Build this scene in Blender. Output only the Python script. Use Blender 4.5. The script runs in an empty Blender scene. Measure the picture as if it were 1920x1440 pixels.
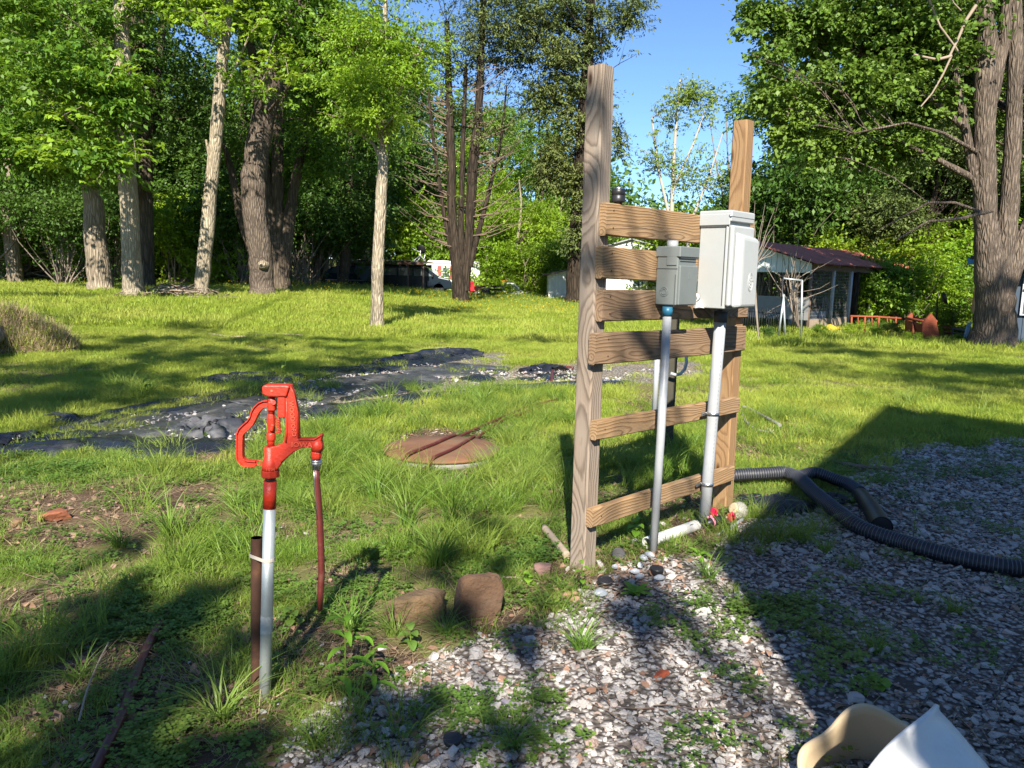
import bpy, math, random
import numpy as np
from mathutils import Vector, Matrix, Euler
random.seed(7); rng = np.random.default_rng(11)
R_ = math.radians
SC = bpy.context.scene
COL = SC.collection

# ------------------------------------------------------------------ camera, sky, sun, exposure
FPX = 1442.0; PITCH = R_(8.13); ROLL = R_(1.3); CAM = np.array([0, 0, 1.35])
_F = np.array([0, math.cos(PITCH), -math.sin(PITCH)]); _u = np.array([0, math.sin(PITCH), math.cos(PITCH)]); _r = np.array([1., 0, 0])
_R = math.cos(ROLL)*_r + math.sin(ROLL)*_u; _U = -math.sin(ROLL)*_r + math.cos(ROLL)*_u
cam = bpy.data.cameras.new('camera'); camo = bpy.data.objects.new('camera', cam); COL.objects.link(camo)
cam.sensor_width = 36; cam.lens = FPX/1920*36; cam.clip_end = 2000; cam.clip_start = .05
M = Matrix(((_R[0], _U[0], -_F[0], 0), (_R[1], _U[1], -_F[1], 0), (_R[2], _U[2], -_F[2], CAM[2]), (0, 0, 0, 1)))
camo.matrix_world = M; SC.camera = camo
SUN_EL = R_(38); SH = np.array([.036, 1.0]); SH /= np.linalg.norm(SH)      # ground direction in which shadows fall
TS = np.array([-SH[0]*math.cos(SUN_EL), -SH[1]*math.cos(SUN_EL), math.sin(SUN_EL)])   # towards the sun
w = bpy.data.worlds.new('World'); SC.world = w; w.use_nodes = True
wn = w.node_tree; bg = wn.nodes['Background']; sk = wn.nodes.new('ShaderNodeTexSky'); sk.sky_type = 'NISHITA'
sk.sun_disc = False; sk.sun_elevation = SUN_EL; sk.sun_rotation = math.atan2(TS[0], TS[1]); sk.air_density = 1.0; sk.dust_density = 0.; sk.ozone_density = 7.; sk.altitude = 1800
wn.links.new(sk.outputs[0], bg.inputs[0]); bg.inputs[1].default_value = .085
sl = bpy.data.lights.new('sun', 'SUN'); sl.energy = 4.8; sl.angle = R_(.53); sl.color = (1, .93, .82)
so = bpy.data.objects.new('sun', sl); COL.objects.link(so); so.rotation_euler = Vector(TS).to_track_quat('Z', 'Y').to_euler(); so.location = (0, -5, 20)
vs = SC.view_settings; vs.view_transform = 'Standard'; vs.look = 'None'; vs.gamma = 1; vs.use_curve_mapping = False; vs.exposure = 1.32
SC.render.engine = 'CYCLES'; SC.cycles.max_bounces = 6; SC.cycles.diffuse_bounces = 3; SC.cycles.glossy_bounces = 2; SC.cycles.transmission_bounces = 4; SC.cycles.transparent_max_bounces = 6

# ------------------------------------------------------------------ survey helpers: photo pixel -> place
def ray(px, py): return _F + (px-960)/FPX*_R - (py-720)/FPX*_U
def at(px, py, Y):
    d = ray(px, py); return CAM + d*(Y/d[1])
def proj(P):
    v = np.asarray(P, float) - CAM; z = v@_F; z = np.where(z < .05, .05, z)
    return 960 + FPX*(v@_R)/z, 720 - FPX*(v@_U)/z
def ss(t): t = np.clip(t, 0, 1); return t*t*(3-2*t)
def _h(ix, iy, s): 
    n = np.sin(ix*127.1 + iy*311.7 + s*74.7)*43758.5453; return n - np.floor(n)
def vn(x, y, s=0):
    x = np.asarray(x, float); y = np.asarray(y, float); ix = np.floor(x); iy = np.floor(y); fx = ss(x-ix); fy = ss(y-iy)
    a = _h(ix, iy, s); b = _h(ix+1, iy, s); c = _h(ix, iy+1, s); d = _h(ix+1, iy+1, s)
    return (a*(1-fx)+b*fx)*(1-fy) + (c*(1-fx)+d*fx)*fy
def gz(x, y):
    x = np.asarray(x, float); y = np.asarray(y, float)
    z = .5*ss((y-11)/14)*ss((-x-1.5)/6)*(1-ss((y-33)/12)*ss((x+16)/8))
    z = z + 2.6*ss((y-31)/22)*ss((-x-15)/14)
    z = z - 1.0*ss((y-48)/8)*ss((x+6.5)/4)
    k = np.clip((y-1)/8, .3, 1)
    z = z + .05*(vn(x*.9, y*.9, 3)-.5)*k + .03*(vn(x*2.3, y*2.3, 5)-.5) + .012*(vn(x*9, y*9, 6)-.5)
    return z
def gp(px, py):
    z = 0.
    for _ in range(12):
        d = ray(px, py); P = CAM + d*((z-CAM[2])/d[2]); z = float(gz(P[0], P[1]))
    return P
def gpt(px, py): P = gp(px, py); return Vector((P[0], P[1], float(gz(P[0], P[1]))))

# ------------------------------------------------------------------ objects
def tag(o, label=None, cat=None, group=None, kind=None):
    if label: o['label'] = label
    if cat: o['category'] = cat
    if group: o['group'] = group
    if kind: o['kind'] = kind
    return o
def link(name, me, parent=None, mats=None):
    o = bpy.data.objects.new(name, me); COL.objects.link(o)
    if parent: o.parent = parent
    return o
def empty(name, loc, rz=0):
    o = bpy.data.objects.new(name, None); COL.objects.link(o); o.location = loc; o.rotation_euler = (0, 0, rz); o.empty_display_size = .2; return o
def npmesh(name, V, Fq, mat, smooth=False):
    """mesh from a vertex array and an (n,k) face array"""
    me = bpy.data.meshes.new(name); V = np.asarray(V, np.float32); Fq = np.asarray(Fq, np.int32); n, k = Fq.shape
    me.vertices.add(len(V)); me.vertices.foreach_set('co', V.ravel()); me.loops.add(n*k); me.loops.foreach_set('vertex_index', Fq.ravel())
    me.polygons.add(n); me.polygons.foreach_set('loop_start', np.arange(0, n*k, k, dtype=np.int32)); me.polygons.foreach_set('loop_total', np.full(n, k, np.int32))
    if smooth: me.polygons.foreach_set('use_smooth', np.ones(n, bool))
    me.update(calc_edges=True)
    if mat: me.materials.append(mat)
    return me
class MB:
    def __init__(s): s.v = []; s.f = []; s.sm = []
    def add(s, v, f, sm=False):
        o = len(s.v); s.v += [tuple(map(float, p)) for p in v]; s.f += [tuple(i+o for i in q) for q in f]; s.sm += [sm]*len(f); return s
    def box(s, c, d, bev=0, rot=None):
        x, y, z = d[0]/2, d[1]/2, d[2]/2; b = min(bev, x*.9, y*.9, z*.9)
        if b <= 0:
            v = [(i*x, j*y, k*z) for k in (-1, 1) for j in (-1, 1) for i in (-1, 1)]
            f = [(0, 2, 3, 1), (4, 5, 7, 6), (0, 1, 5, 4), (2, 6, 7, 3), (0, 4, 6, 2), (1, 3, 7, 5)]
        else:
            v = []
            for k in (-1, 1):
                for j in (-1, 1):
                    for i in (-1, 1): v += [(i*x, j*(y-b), k*(z-b)), (i*(x-b), j*y, k*(z-b)), (i*(x-b), j*(y-b), k*z)]
            g = lambda i, j, k, a: (k*4+j*2+i)*3+a
            f = []
            for a in range(2):
                f.append([g(a, 0, 0, 0), g(a, 1, 0, 0), g(a, 1, 1, 0), g(a, 0, 1, 0)]); f.append([g(0, a, 0, 1), g(1, a, 0, 1), g(1, a, 1, 1), g(0, a, 1, 1)]); f.append([g(0, 0, a, 2), g(1, 0, a, 2), g(1, 1, a, 2), g(0, 1, a, 2)])
            for a in range(2):
                for c_ in range(2):
                    f.append([g(0, a, c_, 1), g(1, a, c_, 1), g(1, a, c_, 2), g(0, a, c_, 2)])
                    f.append([g(a, 0, c_, 0), g(a, 1, c_, 0), g(a, 1, c_, 2), g(a, 0, c_, 2)])
                    f.append([g(a, c_, 0, 0), g(a, c_, 1, 0), g(a, c_, 1, 1), g(a, c_, 0, 1)])
            for i in range(2):
                for j in range(2):
                    for k in range(2): f.append([g(i, j, k, 0), g(i, j, k, 1), g(i, j, k, 2)])
        if rot is not None: v = [rot @ Vector(p) for p in v]
        return s.add([(p[0]+c[0], p[1]+c[1], p[2]+c[2]) for p in v], f)
    def tube(s, P, rad, n=10, cap=True, flat=None, sm=True, up=None):
        P = [Vector(p) for p in P]; m = len(P); rad = rad if hasattr(rad, '__len__') else [rad]*m
        v = []; N = None
        for i in range(m):
            t = (P[min(i+1, m-1)]-P[max(i-1, 0)]);  t = t.normalized() if t.length > 1e-9 else Vector((0, 0, 1))
            if N is None:
                N = Vector(up) if up else (Vector((0, 0, 1)) if abs(t.z) < .9 else Vector((1, 0, 0)))
            N = (N - t*N.dot(t)); N = N.normalized() if N.length > 1e-6 else t.orthogonal().normalized()
            B = t.cross(N); fl = flat if flat else 1
            for k in range(n):
                a = 2*math.pi*k/n; v.append(P[i] + (N*math.cos(a)*fl + B*math.sin(a))*rad[i])
        f = [(i*n+k, i*n+(k+1) % n, (i+1)*n+(k+1) % n, (i+1)*n+k) for i in range(m-1) for k in range(n)]
        s.add(v, f, sm)
        if cap: s.add(v[:n], [tuple(range(n-1, -1, -1))]); s.add(v[-n:], [tuple(range(n))])
        return s
    def lathe(s, c, prof, n=20, sm=True, M=None):
        """prof: (r, z) list, axis z through c"""
        v = []
        for r, z in prof:
            for k in range(n):
                a = 2*math.pi*k/n; p = Vector((r*math.cos(a), r*math.sin(a), z)); p = M @ p if M else p; v.append((p[0]+c[0], p[1]+c[1], p[2]+c[2]))
        m = len(prof); f = [(i*n+k, i*n+(k+1) % n, (i+1)*n+(k+1) % n, (i+1)*n+k) for i in range(m-1) for k in range(n)]
        s.add(v, f, sm)
        for i, rev in ((0, True), (m-1, False)):
            if prof[i][0] > 1e-4: q = v[i*n:(i+1)*n]; s.add(q, [tuple(range(n-1, -1, -1)) if rev else tuple(range(n))])
        return s
    def prism(s, A, B):
        """solid between two matching outlines"""
        n = len(A); s.add(list(A)+list(B), [tuple(range(n-1, -1, -1)), tuple(range(n, 2*n))]+[(i, (i+1) % n, n+(i+1) % n, n+i) for i in range(n)]); return s
    def build(s, name, mat, parent=None, bevel=0, fix=True):
        me = bpy.data.meshes.new(name); me.from_pydata(s.v, [], s.f); me.polygons.foreach_set('use_smooth', s.sm)
        if fix:
            import bmesh
            b = bmesh.new(); b.from_mesh(me); bmesh.ops.remove_doubles(b, verts=b.verts, dist=1e-5); bmesh.ops.recalc_face_normals(b, faces=b.faces); b.to_mesh(me); b.free()
        me.materials.append(mat); o = link(name, me, parent)
        if bevel: md = o.modifiers.new('b', 'BEVEL'); md.width = bevel; md.segments = 2; md.limit_method = 'ANGLE'; md.angle_limit = R_(35)
        return o
def dup(o, parent=None):
    c = o.copy(); COL.objects.link(c); c.parent = parent
    for ch in list(o.children): dup(ch, c)
    return c
def text(body, size, depth, mat, parent, loc, rot, name='lettering', sx=1):
    cu = bpy.data.curves.new(name, 'FONT'); cu.body = body; cu.size = size; cu.extrude = depth; cu.align_x = 'CENTER'; cu.align_y = 'CENTER'; cu.resolution_u = 3; cu.offset = size*.012
    t = bpy.data.objects.new(name, cu); COL.objects.link(t); dg = bpy.context.evaluated_depsgraph_get(); me = bpy.data.meshes.new_from_object(t.evaluated_get(dg))
    bpy.data.objects.remove(t); me.materials.clear(); me.materials.append(mat); o = link(name, me, parent); o.matrix_local = Matrix.Translation(loc) @ rot.to_4x4() @ Matrix.Diagonal((sx, 1, 1, 1)); return o

# ------------------------------------------------------------------ materials
class NT:
    def __init__(s, name):
        s.m = bpy.data.materials.new(name); s.m.use_nodes = True; s.t = s.m.node_tree; s.b = s.t.nodes['Principled BSDF']; s.o = s.t.nodes['Material Output']
    def n(s, ty, inp=None, **kw):
        x = s.t.nodes.new('ShaderNode'+ty)
        for k, v in kw.items(): setattr(x, k, v)
        for k, v in (inp or {}).items(): s.put(x.inputs[k], v)
        return x
    def put(s, sock, v):
        if isinstance(v, bpy.types.NodeSocket): s.t.links.new(v, sock)
        elif isinstance(v, bpy.types.Node): s.t.links.new(v.outputs[0], sock)
        else: sock.default_value = (tuple(v)+(1,))[:4] if (hasattr(v, '__len__') and sock.type == 'RGBA') else v
    def math(s, op, a, b=0., c=0., clamp=False):
        x = s.t.nodes.new('ShaderNodeMath'); x.operation = op; x.use_clamp = clamp; s.put(x.inputs[0], a); s.put(x.inputs[1], b); s.put(x.inputs[2], c); return x.outputs[0]
    def mix(s, f, a, b, mode='MIX'):
        x = s.t.nodes.new('ShaderNodeMix'); x.data_type = 'RGBA'; x.blend_type = mode; s.put(x.inputs[0], f); s.put(x.inputs[6], a); s.put(x.inputs[7], b); return x.outputs[2]
    def noise(s, vec, scale, det=3, rough=.55, dist=0):
        return s.n('TexNoise', {'Vector': vec, 'Scale': scale, 'Detail': det, 'Roughness': rough, 'Distortion': dist}).outputs[0]
    def ramp(s, f, stops):
        x = s.t.nodes.new('ShaderNodeValToRGB'); s.put(x.inputs[0], f); e = x.color_ramp.elements
        while len(e) < len(stops): e.new(.5)
        for i, (p, c) in enumerate(stops): e[i].position = p; e[i].color = (tuple(c)+(1,))[:4] if hasattr(c, '__len__') else (c, c, c, 1)
        return x.outputs[0]
    def map(s, vec, scale=(1, 1, 1), loc=(0, 0, 0)): return s.n('Mapping', {'Vector': vec, 'Scale': scale, 'Location': loc}).outputs[0]
    def bump(s, h, d=.01, st=1.): x = s.n('Bump', {'Height': h, 'Distance': d, 'Strength': st}); s.put(s.b.inputs['Normal'], x.outputs[0]); return x
    def set(s, **k):
        for a, v in k.items(): s.put(s.b.inputs[a.replace('_', ' ')], v)
        return s
    @property
    def obj(s): return s.n('TexCoord').outputs['Object']
    @property
    def pos(s): return s.n('NewGeometry').outputs['Position']
def plain(name, col, rough=.6, metal=0, var=.15, vs_=8, bump=.0, spec=.5, dirt=None):
    t = NT(name); o = t.obj; n1 = t.noise(o, vs_, 4); c = t.mix(n1, [x*(1-var) for x in col], [min(1, x*(1+var)) for x in col])
    if dirt: c = t.mix(t.math('MULTIPLY', t.ramp(t.noise(o, vs_*.7, 6, .7), [(.5, 0.), (.72, 1.)]), dirt[3]), c, dirt[:3])
    t.set(Base_Color=c, Roughness=rough, Metallic=metal); t.b.inputs['Specular IOR Level'].default_value = spec
    if bump: t.bump(t.noise(o, vs_*4, 5, .6), bump)
    return t.m
def leafmat(name, dark, light, yel, trans=.35, rough=.5, big=.25):
    """leaf or blade: colour differs per leaf, per plant and slowly over the ground"""
    t = NT(name); g = t.n('NewGeometry'); oi = t.n('ObjectInfo')
    c = t.mix(g.outputs['Random Per Island'], dark, light)
    c = t.mix(t.math('MULTIPLY', t.ramp(t.noise(g.outputs['Position'], big, 3), [(.42, 0.), (.65, 1.)]), .55), c, yel)
    c = t.mix(t.math('MULTIPLY', oi.outputs['Random'], .35), c, light)
    t.set(Base_Color=c, Roughness=rough); t.b.inputs['Specular IOR Level'].default_value = .35
    tr = t.n('BsdfTranslucent', {'Color': t.mix(.5, c, yel, 'MIX')}); ms = t.n('MixShader', {0: trans, 1: t.b.outputs[0], 2: tr.outputs[0]}); t.t.links.new(ms.outputs[0], t.o.inputs[0]); return t.m
def barkmat(name, a, b, sc=1., moss=None):
    t = NT(name); o = t.obj; v = t.map(o, (9*sc, 9*sc, 1.6*sc)); vo = t.n('TexVoronoi', {'Vector': t.mix(.12, v, t.n('TexNoise', {'Vector': v, 'Scale': 2.}).outputs[1]), 'Scale': 1.6}, feature='DISTANCE_TO_EDGE').outputs[0]
    n1 = t.noise(t.map(o, (14, 14, 4)), 1.5, 6, .7); h = t.math('ADD', t.ramp(vo, [(0, 0.), (.28, 1.)]), t.math('MULTIPLY', n1, .7))
    c = t.mix(t.math('MULTIPLY', h, .62, clamp=True), a, b); c = t.mix(t.math('MULTIPLY', t.ramp(t.noise(o, 1.3, 5), [(.45, 0.), (.7, 1.)]), .4), c, [x*1.35 for x in b])
    if moss: c = t.mix(t.ramp(t.noise(o, .8, 4), [(.5, 0.), (.62, .6)]), c, moss)
    t.set(Base_Color=c, Roughness=.92); t.b.inputs['Specular IOR Level'].default_value = .1; t.bump(h, .03, .9); return t.m
def woodmat(name, late, early, grey, gamt, ring=.0085, seed=0., dx=0., wob=.15):
    """sawn pine: growth rings about a pith line just outside the board, swerving round knots; the length runs along local x"""
    t = NT(name); tc = t.n('TexCoord').outputs['Object']; r = t.n('ObjectInfo').outputs['Random']
    off = t.n('CombineXYZ', {0: t.math('MULTIPLY_ADD', r, 37., seed+dx)}).outputs[0]
    p = t.n('VectorMath', {0: tc, 1: off}, operation='ADD').outputs[0]; s = t.n('SeparateXYZ', {0: p})
    nx = t.noise(t.n('CombineXYZ', {0: s.outputs[0]}).outputs[0], 1.7, 2); nx2 = t.noise(t.n('CombineXYZ', {0: s.outputs[0], 1: 9.}).outputs[0], 1.1, 2)
    wv = t.noise(t.map(p, (3, 9, 9)), 1.4, 3)
    vo = t.n('TexVoronoi', {'Vector': t.map(p, (2.0, 6., 6.)), 'Scale': 1., 'Randomness': .9}); d = vo.outputs[0]
    kn = t.math('EXPONENT', t.math('MULTIPLY', t.math('POWER', t.math('DIVIDE', d, .38), 2.), -1.))
    y = t.math('ADD', s.outputs[1], t.math('MULTIPLY_ADD', nx, wob, -wob*.47)); z = t.math('ADD', s.outputs[2], t.math('MULTIPLY_ADD', nx2, .10, -.005))
    rr = t.math('SQRT', t.math('ADD', t.math('MULTIPLY', y, y), t.math('MULTIPLY', z, z)))
    rr = t.math('ADD', rr, t.math('MULTIPLY', wv, .018)); rr = t.math('ADD', rr, t.math('MULTIPLY', kn, .055))
    ph = t.math('FRACT', t.math('DIVIDE', rr, ring)); band = t.ramp(ph, [(0, 0.), (.45, .15), (.8, 1.), (1, .05)])
    fib = t.noise(t.map(p, (6, 160, 160)), 1., 4, .7)
    c = t.mix(t.math('MULTIPLY', band, t.math('MULTIPLY_ADD', t.noise(t.map(p, (2, 5, 5)), 1.5, 3), .8, .2), clamp=True), early, late); c = t.mix(t.math('MULTIPLY', fib, .6), c, [x*.5 for x in early]); ck = t.ramp(t.noise(t.map(p, (1.6, 70, 70)), 1., 2, .5), [(.27, 1.), (.31, 0.)]); c = t.mix(t.math('MULTIPLY', ck, .75), c, [x*.16 for x in early])
    gm = t.math('MULTIPLY', t.ramp(t.noise(t.map(p, (1.5, 6, 6)), 1.2, 5), [(.3, .35), (.7, 1.)]), gamt)
    c = t.mix(gm, c, t.mix(band, grey, [x*.45 for x in grey]))
    c = t.mix(t.ramp(d, [(.035, 1.), (.10, 0.)]), c, [late[0]*.35, late[1]*.3, late[2]*.3])
    t.set(Base_Color=c, Roughness=.82); t.b.inputs['Specular IOR Level'].default_value = .2
    t.bump(t.math('SUBTRACT', t.math('ADD', t.math('MULTIPLY', band, .6), fib), ck), .0026, .9); return t.m

m_post_l = woodmat('weathered post wood', (.085, .05, .028), (.31, .22, .145), (.29, .255, .22), .8, .011, 3., wob=.07)
m_post_r = woodmat('sawn post wood', (.15, .062, .022), (.36, .215, .10), (.26, .22, .17), .15, .013, 8., wob=.08)
m_plank = woodmat('sawn plank wood', (.095, .038, .014), (.41, .245, .11), (.27, .235, .19), .32, .0135, 0.)
m_plank2 = woodmat('old plank wood', (.085, .038, .018), (.31, .19, .10), (.22, .185, .15), .4, .0145, 2.)
m_box = plain('light grey plastic', (.36, .375, .37), .45, 0, .05, 20, .0004, dirt=(.35, .35, .33, .35))
m_box2 = plain('mid grey plastic', (.15, .168, .162), .5, 0, .06, 20, .0004)
m_pvc = plain('grey pvc', (.34, .355, .37), .4, 0, .06, 12, dirt=(.2, .2, .19, .25))
m_pvcw = plain('white pvc', (.62, .61, .58), .4, 0, .05, 12, dirt=(.45, .38, .28, .4))
m_blue = plain('blue primer', (.02, .13, .22), .4)
m_seam = plain('dark seam gasket', (.05, .055, .055), .7)  # dark grey for box seams, nut gap, coupling and pen marks
m_metal = plain('zinc metal', (.55, .56, .57), .35, 1, .15, 30)
m_galv = plain('galvanised steel', (.42, .46, .46), .48, .55, .18, 14, .0005, dirt=(.30, .31, .29, .5))
m_rust = plain('rusty steel', (.07, .032, .018), .85, .2, .35, 30, .001, dirt=(.16, .07, .03, .6))
m_red = plain('red painted cast iron', (.44, .028, .011), .45, 0, .18, 24, .002, dirt=(.34, .03, .012, .45))
m_redt = plain('worn red lettering', (.66, .10, .05), .45, 0, .1, 60)
m_hose = plain('maroon hose', (.095, .018, .015), .4, 0, .25, 25, .0005, dirt=(.22, .12, .08, .4))
m_black = plain('black plastic', (.018, .018, .02), .4, 0, .3, 20)
m_hoseb = plain('black corrugated plastic', (.012, .013, .017), .5, 0, .3, 20)
m_rib = plain('pale hose wire rib', (.11, .115, .135), .45, .2, .1, 20)
m_film = plain('black plastic film', (.014, .016, .022), .26, 0, .5, 4, .004, dirt=(.15, .145, .14, .45))
m_dust = plain('dusty grey plastic film', (.045, .047, .053), .33, 0, .6, 5, .006, dirt=(.21, .20, .19, .7))
m_lid = plain('rusty lid', (.17, .078, .038), .9, 0, .55, 6, .005, dirt=(.13, .10, .06, 1.))
m_lidrim = plain('concrete rim', (.22, .21, .19), .85, 0, .2, 12)
m_stone = plain('brown fieldstone', (.10, .055, .03), .95, 0, .5, 12, .012, dirt=(.11, .08, .06, .6))
m_stone2 = plain('ochre fieldstone', (.155, .10, .052), .95, 0, .45, 12, .012, dirt=(.2, .12, .05, .6))
m_beige = plain('beige plastic', (.52, .40, .25), .45, 0, .06, 9, dirt=(.35, .26, .16, .3))
m_white = plain('white plastic', (.68, .68, .67), .42, 0, .04, 9, .001, dirt=(.42, .38, .32, .4))
m_wpaint = plain('white paint', (.72, .74, .72), .6, 0, .08, 4, dirt=(.35, .35, .3, .5))
m_shadow = plain('interior shade', (.02, .02, .02), .9)  # near-black painted in for the shade inside knot hole and cuff mouth
m_glass = plain('dark window glass', (.02, .025, .03), .08, 0, .2, 3)
m_blackm = plain('black metal', (.02, .02, .022), .45, .3)
m_shard = plain('white porcelain shard', (.36, .39, .43), .3, 0, .05)
m_stick = plain('dry stick', (.33, .26, .19), .9, 0, .3, 20, .002)
m_stickd = plain('dark stick', (.16, .11, .08), .9, 0, .3, 20, .002)
m_barkash = barkmat('ash bark', (.10, .075, .05), (.36, .30, .22), 1.0)
m_barkpale = barkmat('pale maple bark', (.17, .135, .09), (.46, .39, .28), 1.6)
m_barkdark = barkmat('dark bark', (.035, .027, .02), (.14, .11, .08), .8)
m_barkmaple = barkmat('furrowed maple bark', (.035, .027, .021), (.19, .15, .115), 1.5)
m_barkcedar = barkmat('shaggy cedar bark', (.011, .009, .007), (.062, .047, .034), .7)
m_tw = plain('grey twig', (.22, .18, .14), .9, 0, .3, 10)
L_bright = leafmat('bright spring leaf', (.10, .21, .015), (.26, .42, .03), (.36, .46, .03), .42)
L_mid = leafmat('mid green leaf', (.035, .10, .010), (.14, .27, .022), (.22, .34, .025), .38)
L_dark = leafmat('dark green leaf', (.026, .075, .014), (.09, .18, .025), (.12, .2, .03), .32)
L_maple = leafmat('maple leaf', (.04, .10, .016), (.15, .25, .03), (.20, .28, .04), .34)
L_cedar = leafmat('cedar spray', (.035, .065, .018), (.13, .18, .04), (.18, .19, .05), .15, .7)
L_grassl = leafmat('lawn blade', (.15, .24, .022), (.36, .44, .05), (.46, .46, .10), .4, .55, .5)
L_grassm = leafmat('meadow blade', (.06, .14, .018), (.22, .34, .04), (.34, .38, .08), .4, .5, 1.3)
L_grassd = leafmat('tuft blade', (.07, .16, .02), (.17, .31, .04), (.30, .34, .08), .38, .45, 1.5)
L_clover = leafmat('clover leaf', (.05, .12, .02), (.14, .25, .04), (.24, .32, .05), .35, .55, 1.2)
L_weed = leafmat('broad weed leaf', (.10, .26, .02), (.22, .42, .04), (.28, .42, .05), .42, .4, 2.)
L_dry = leafmat('straw', (.26, .19, .10), (.45, .36, .21), (.4, .3, .16), .2, .8, 1.)
L_litter = leafmat('dead leaf', (.13, .06, .035), (.34, .20, .13), (.38, .28, .22), .1, .8, 3.)
L_flower = leafmat('yellow petal', (.7, .5, .02), (.8, .62, .03), (.8, .6, .02), .3)

# ------------------------------------------------------------------ ground cover map (what grows or lies where)
def inpoly(x, y, poly):
    r = np.zeros(x.shape, bool); n = len(poly)
    for i in range(n):
        x1, y1 = poly[i]; x2, y2 = poly[(i+1) % n]
        c = ((y1 > y) != (y2 > y)) & (x < (x2-x1)*(y-y1)/((y2-y1) or 1e-9)+x1); r ^= c
    return r
def ell(x, y, cx, cy, rx, ry): return np.clip(1.35-((x-cx)/rx)**2-((y-cy)/ry)**2, 0, 1)
G_POLY = [(840, 1225), (960, 1175), (1110, 1130), (1190, 1060), (1330, 1030), (1420, 985), (1560, 935), (1600, 880), (1700, 840), (2300, 800), (2600, 1700), (480, 1700), (560, 1400), (700, 1300)]
G_STRIP = [(100, 838), (300, 782), (450, 738), (600, 715), (740, 690), (860, 664), (950, 666), (970, 690), (1080, 676), (1330, 680), (1340, 704), (1090, 726), (900, 736), (700, 766), (600, 795), (500, 815), (440, 850), (200, 850)]
def cover(x, y):
    px, py = proj(np.stack([x, y, gz(x, y)], -1)); far = y > 1.2
    jx = (vn(x*3.1, y*3.1, 21)-.5)*90; jy = (vn(x*3.1, y*3.1, 22)-.5)*50
    k = np.clip(2.6/np.maximum(y, 1), .15, 1)
    qx, qy = px+jx*k, py+jy*k
    grav = inpoly(qx, qy, G_POLY).astype(float)*far
    gstr = inpoly(qx, qy, G_STRIP).astype(float)*far
    dirt = np.maximum.reduce([ell(qx, qy, 90, 965, 260, 75), ell(qx, qy, 270, 1350, 260, 130), ell(qx, qy, 640, 1090, 60, 40)*.8, ell(qx, qy, 60, 1130, 160, 30)*.7, ell(qx, qy, 700, 1250, 160, 60)*.8, ell(qx, qy, 470, 1180, 90, 30)*.6, ell(qx, qy, 960, 1060, 80, 60)*.7, ell(qx, qy, 330, 1180, 120, 30)*.3, ell(qx, qy, 1160, 1065, 190, 70)*.9, ell(qx, qy, 600, 1230, 120, 70)*.7, ell(qx, qy, 330, 860, 150, 18)*.6,
                              ell(qx, qy, 1330, 960, 140, 50), ell(qx, qy, 870, 800, 190, 34)*.8, ell(qx, qy, 1010, 800, 110, 40)*.7, ell(qx, qy, 650, 1010, 70, 30)*.7, ell(qx, qy, 540, 1000, 60, 22)*.6, ell(qx, qy, 130, 1200, 120, 40)*.5, ell(qx, qy, 1250, 760, 90, 25)*.6, ell(qx, qy, 1460, 800, 90, 20)*.6, ell(qx, qy, 560, 880, 60, 25)*.4, ell(qx, qy, 300, 800, 160, 18)*.5, ell(qx, qy, 1000, 690, 80, 10)*.6, ell(qx, qy, 960, 1150, 90, 50), ell(qx, qy, 1010, 760, 60, 25)*.6, ell(qx, qy, 1500, 850, 160, 22)*.6, ell(qx, qy, 350, 925, 170, 30)*.7, ell(qx, qy, 640, 700, 90, 12)*.5])*far
    clov = np.maximum.reduce([ell(qx, qy, 320, 1160, 150, 60), ell(qx, qy, 1420, 1170, 150, 55), ell(qx, qy, 1560, 1230, 120, 40)*.7, ell(qx, qy, 1280, 1160, 90, 60)*.6, ell(qx, qy, 380, 1400, 130, 60), ell(qx, qy, 640, 1390, 190, 60)*.7, ell(qx, qy, 1370, 1270, 70, 40)*.6,
                              ell(qx, qy, 960, 1360, 160, 70)*.45, ell(qx, qy, 1340, 1390, 110, 50)*.5, ell(qx, qy, 100, 880, 130, 25), ell(qx, qy, 950, 1040, 90, 40)*.8, ell(qx, qy, 1700, 880, 260, 30)*.5, ell(qx, qy, 640, 1120, 90, 40)*.8])
    return px, py, grav, gstr, dirt, clov

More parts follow.
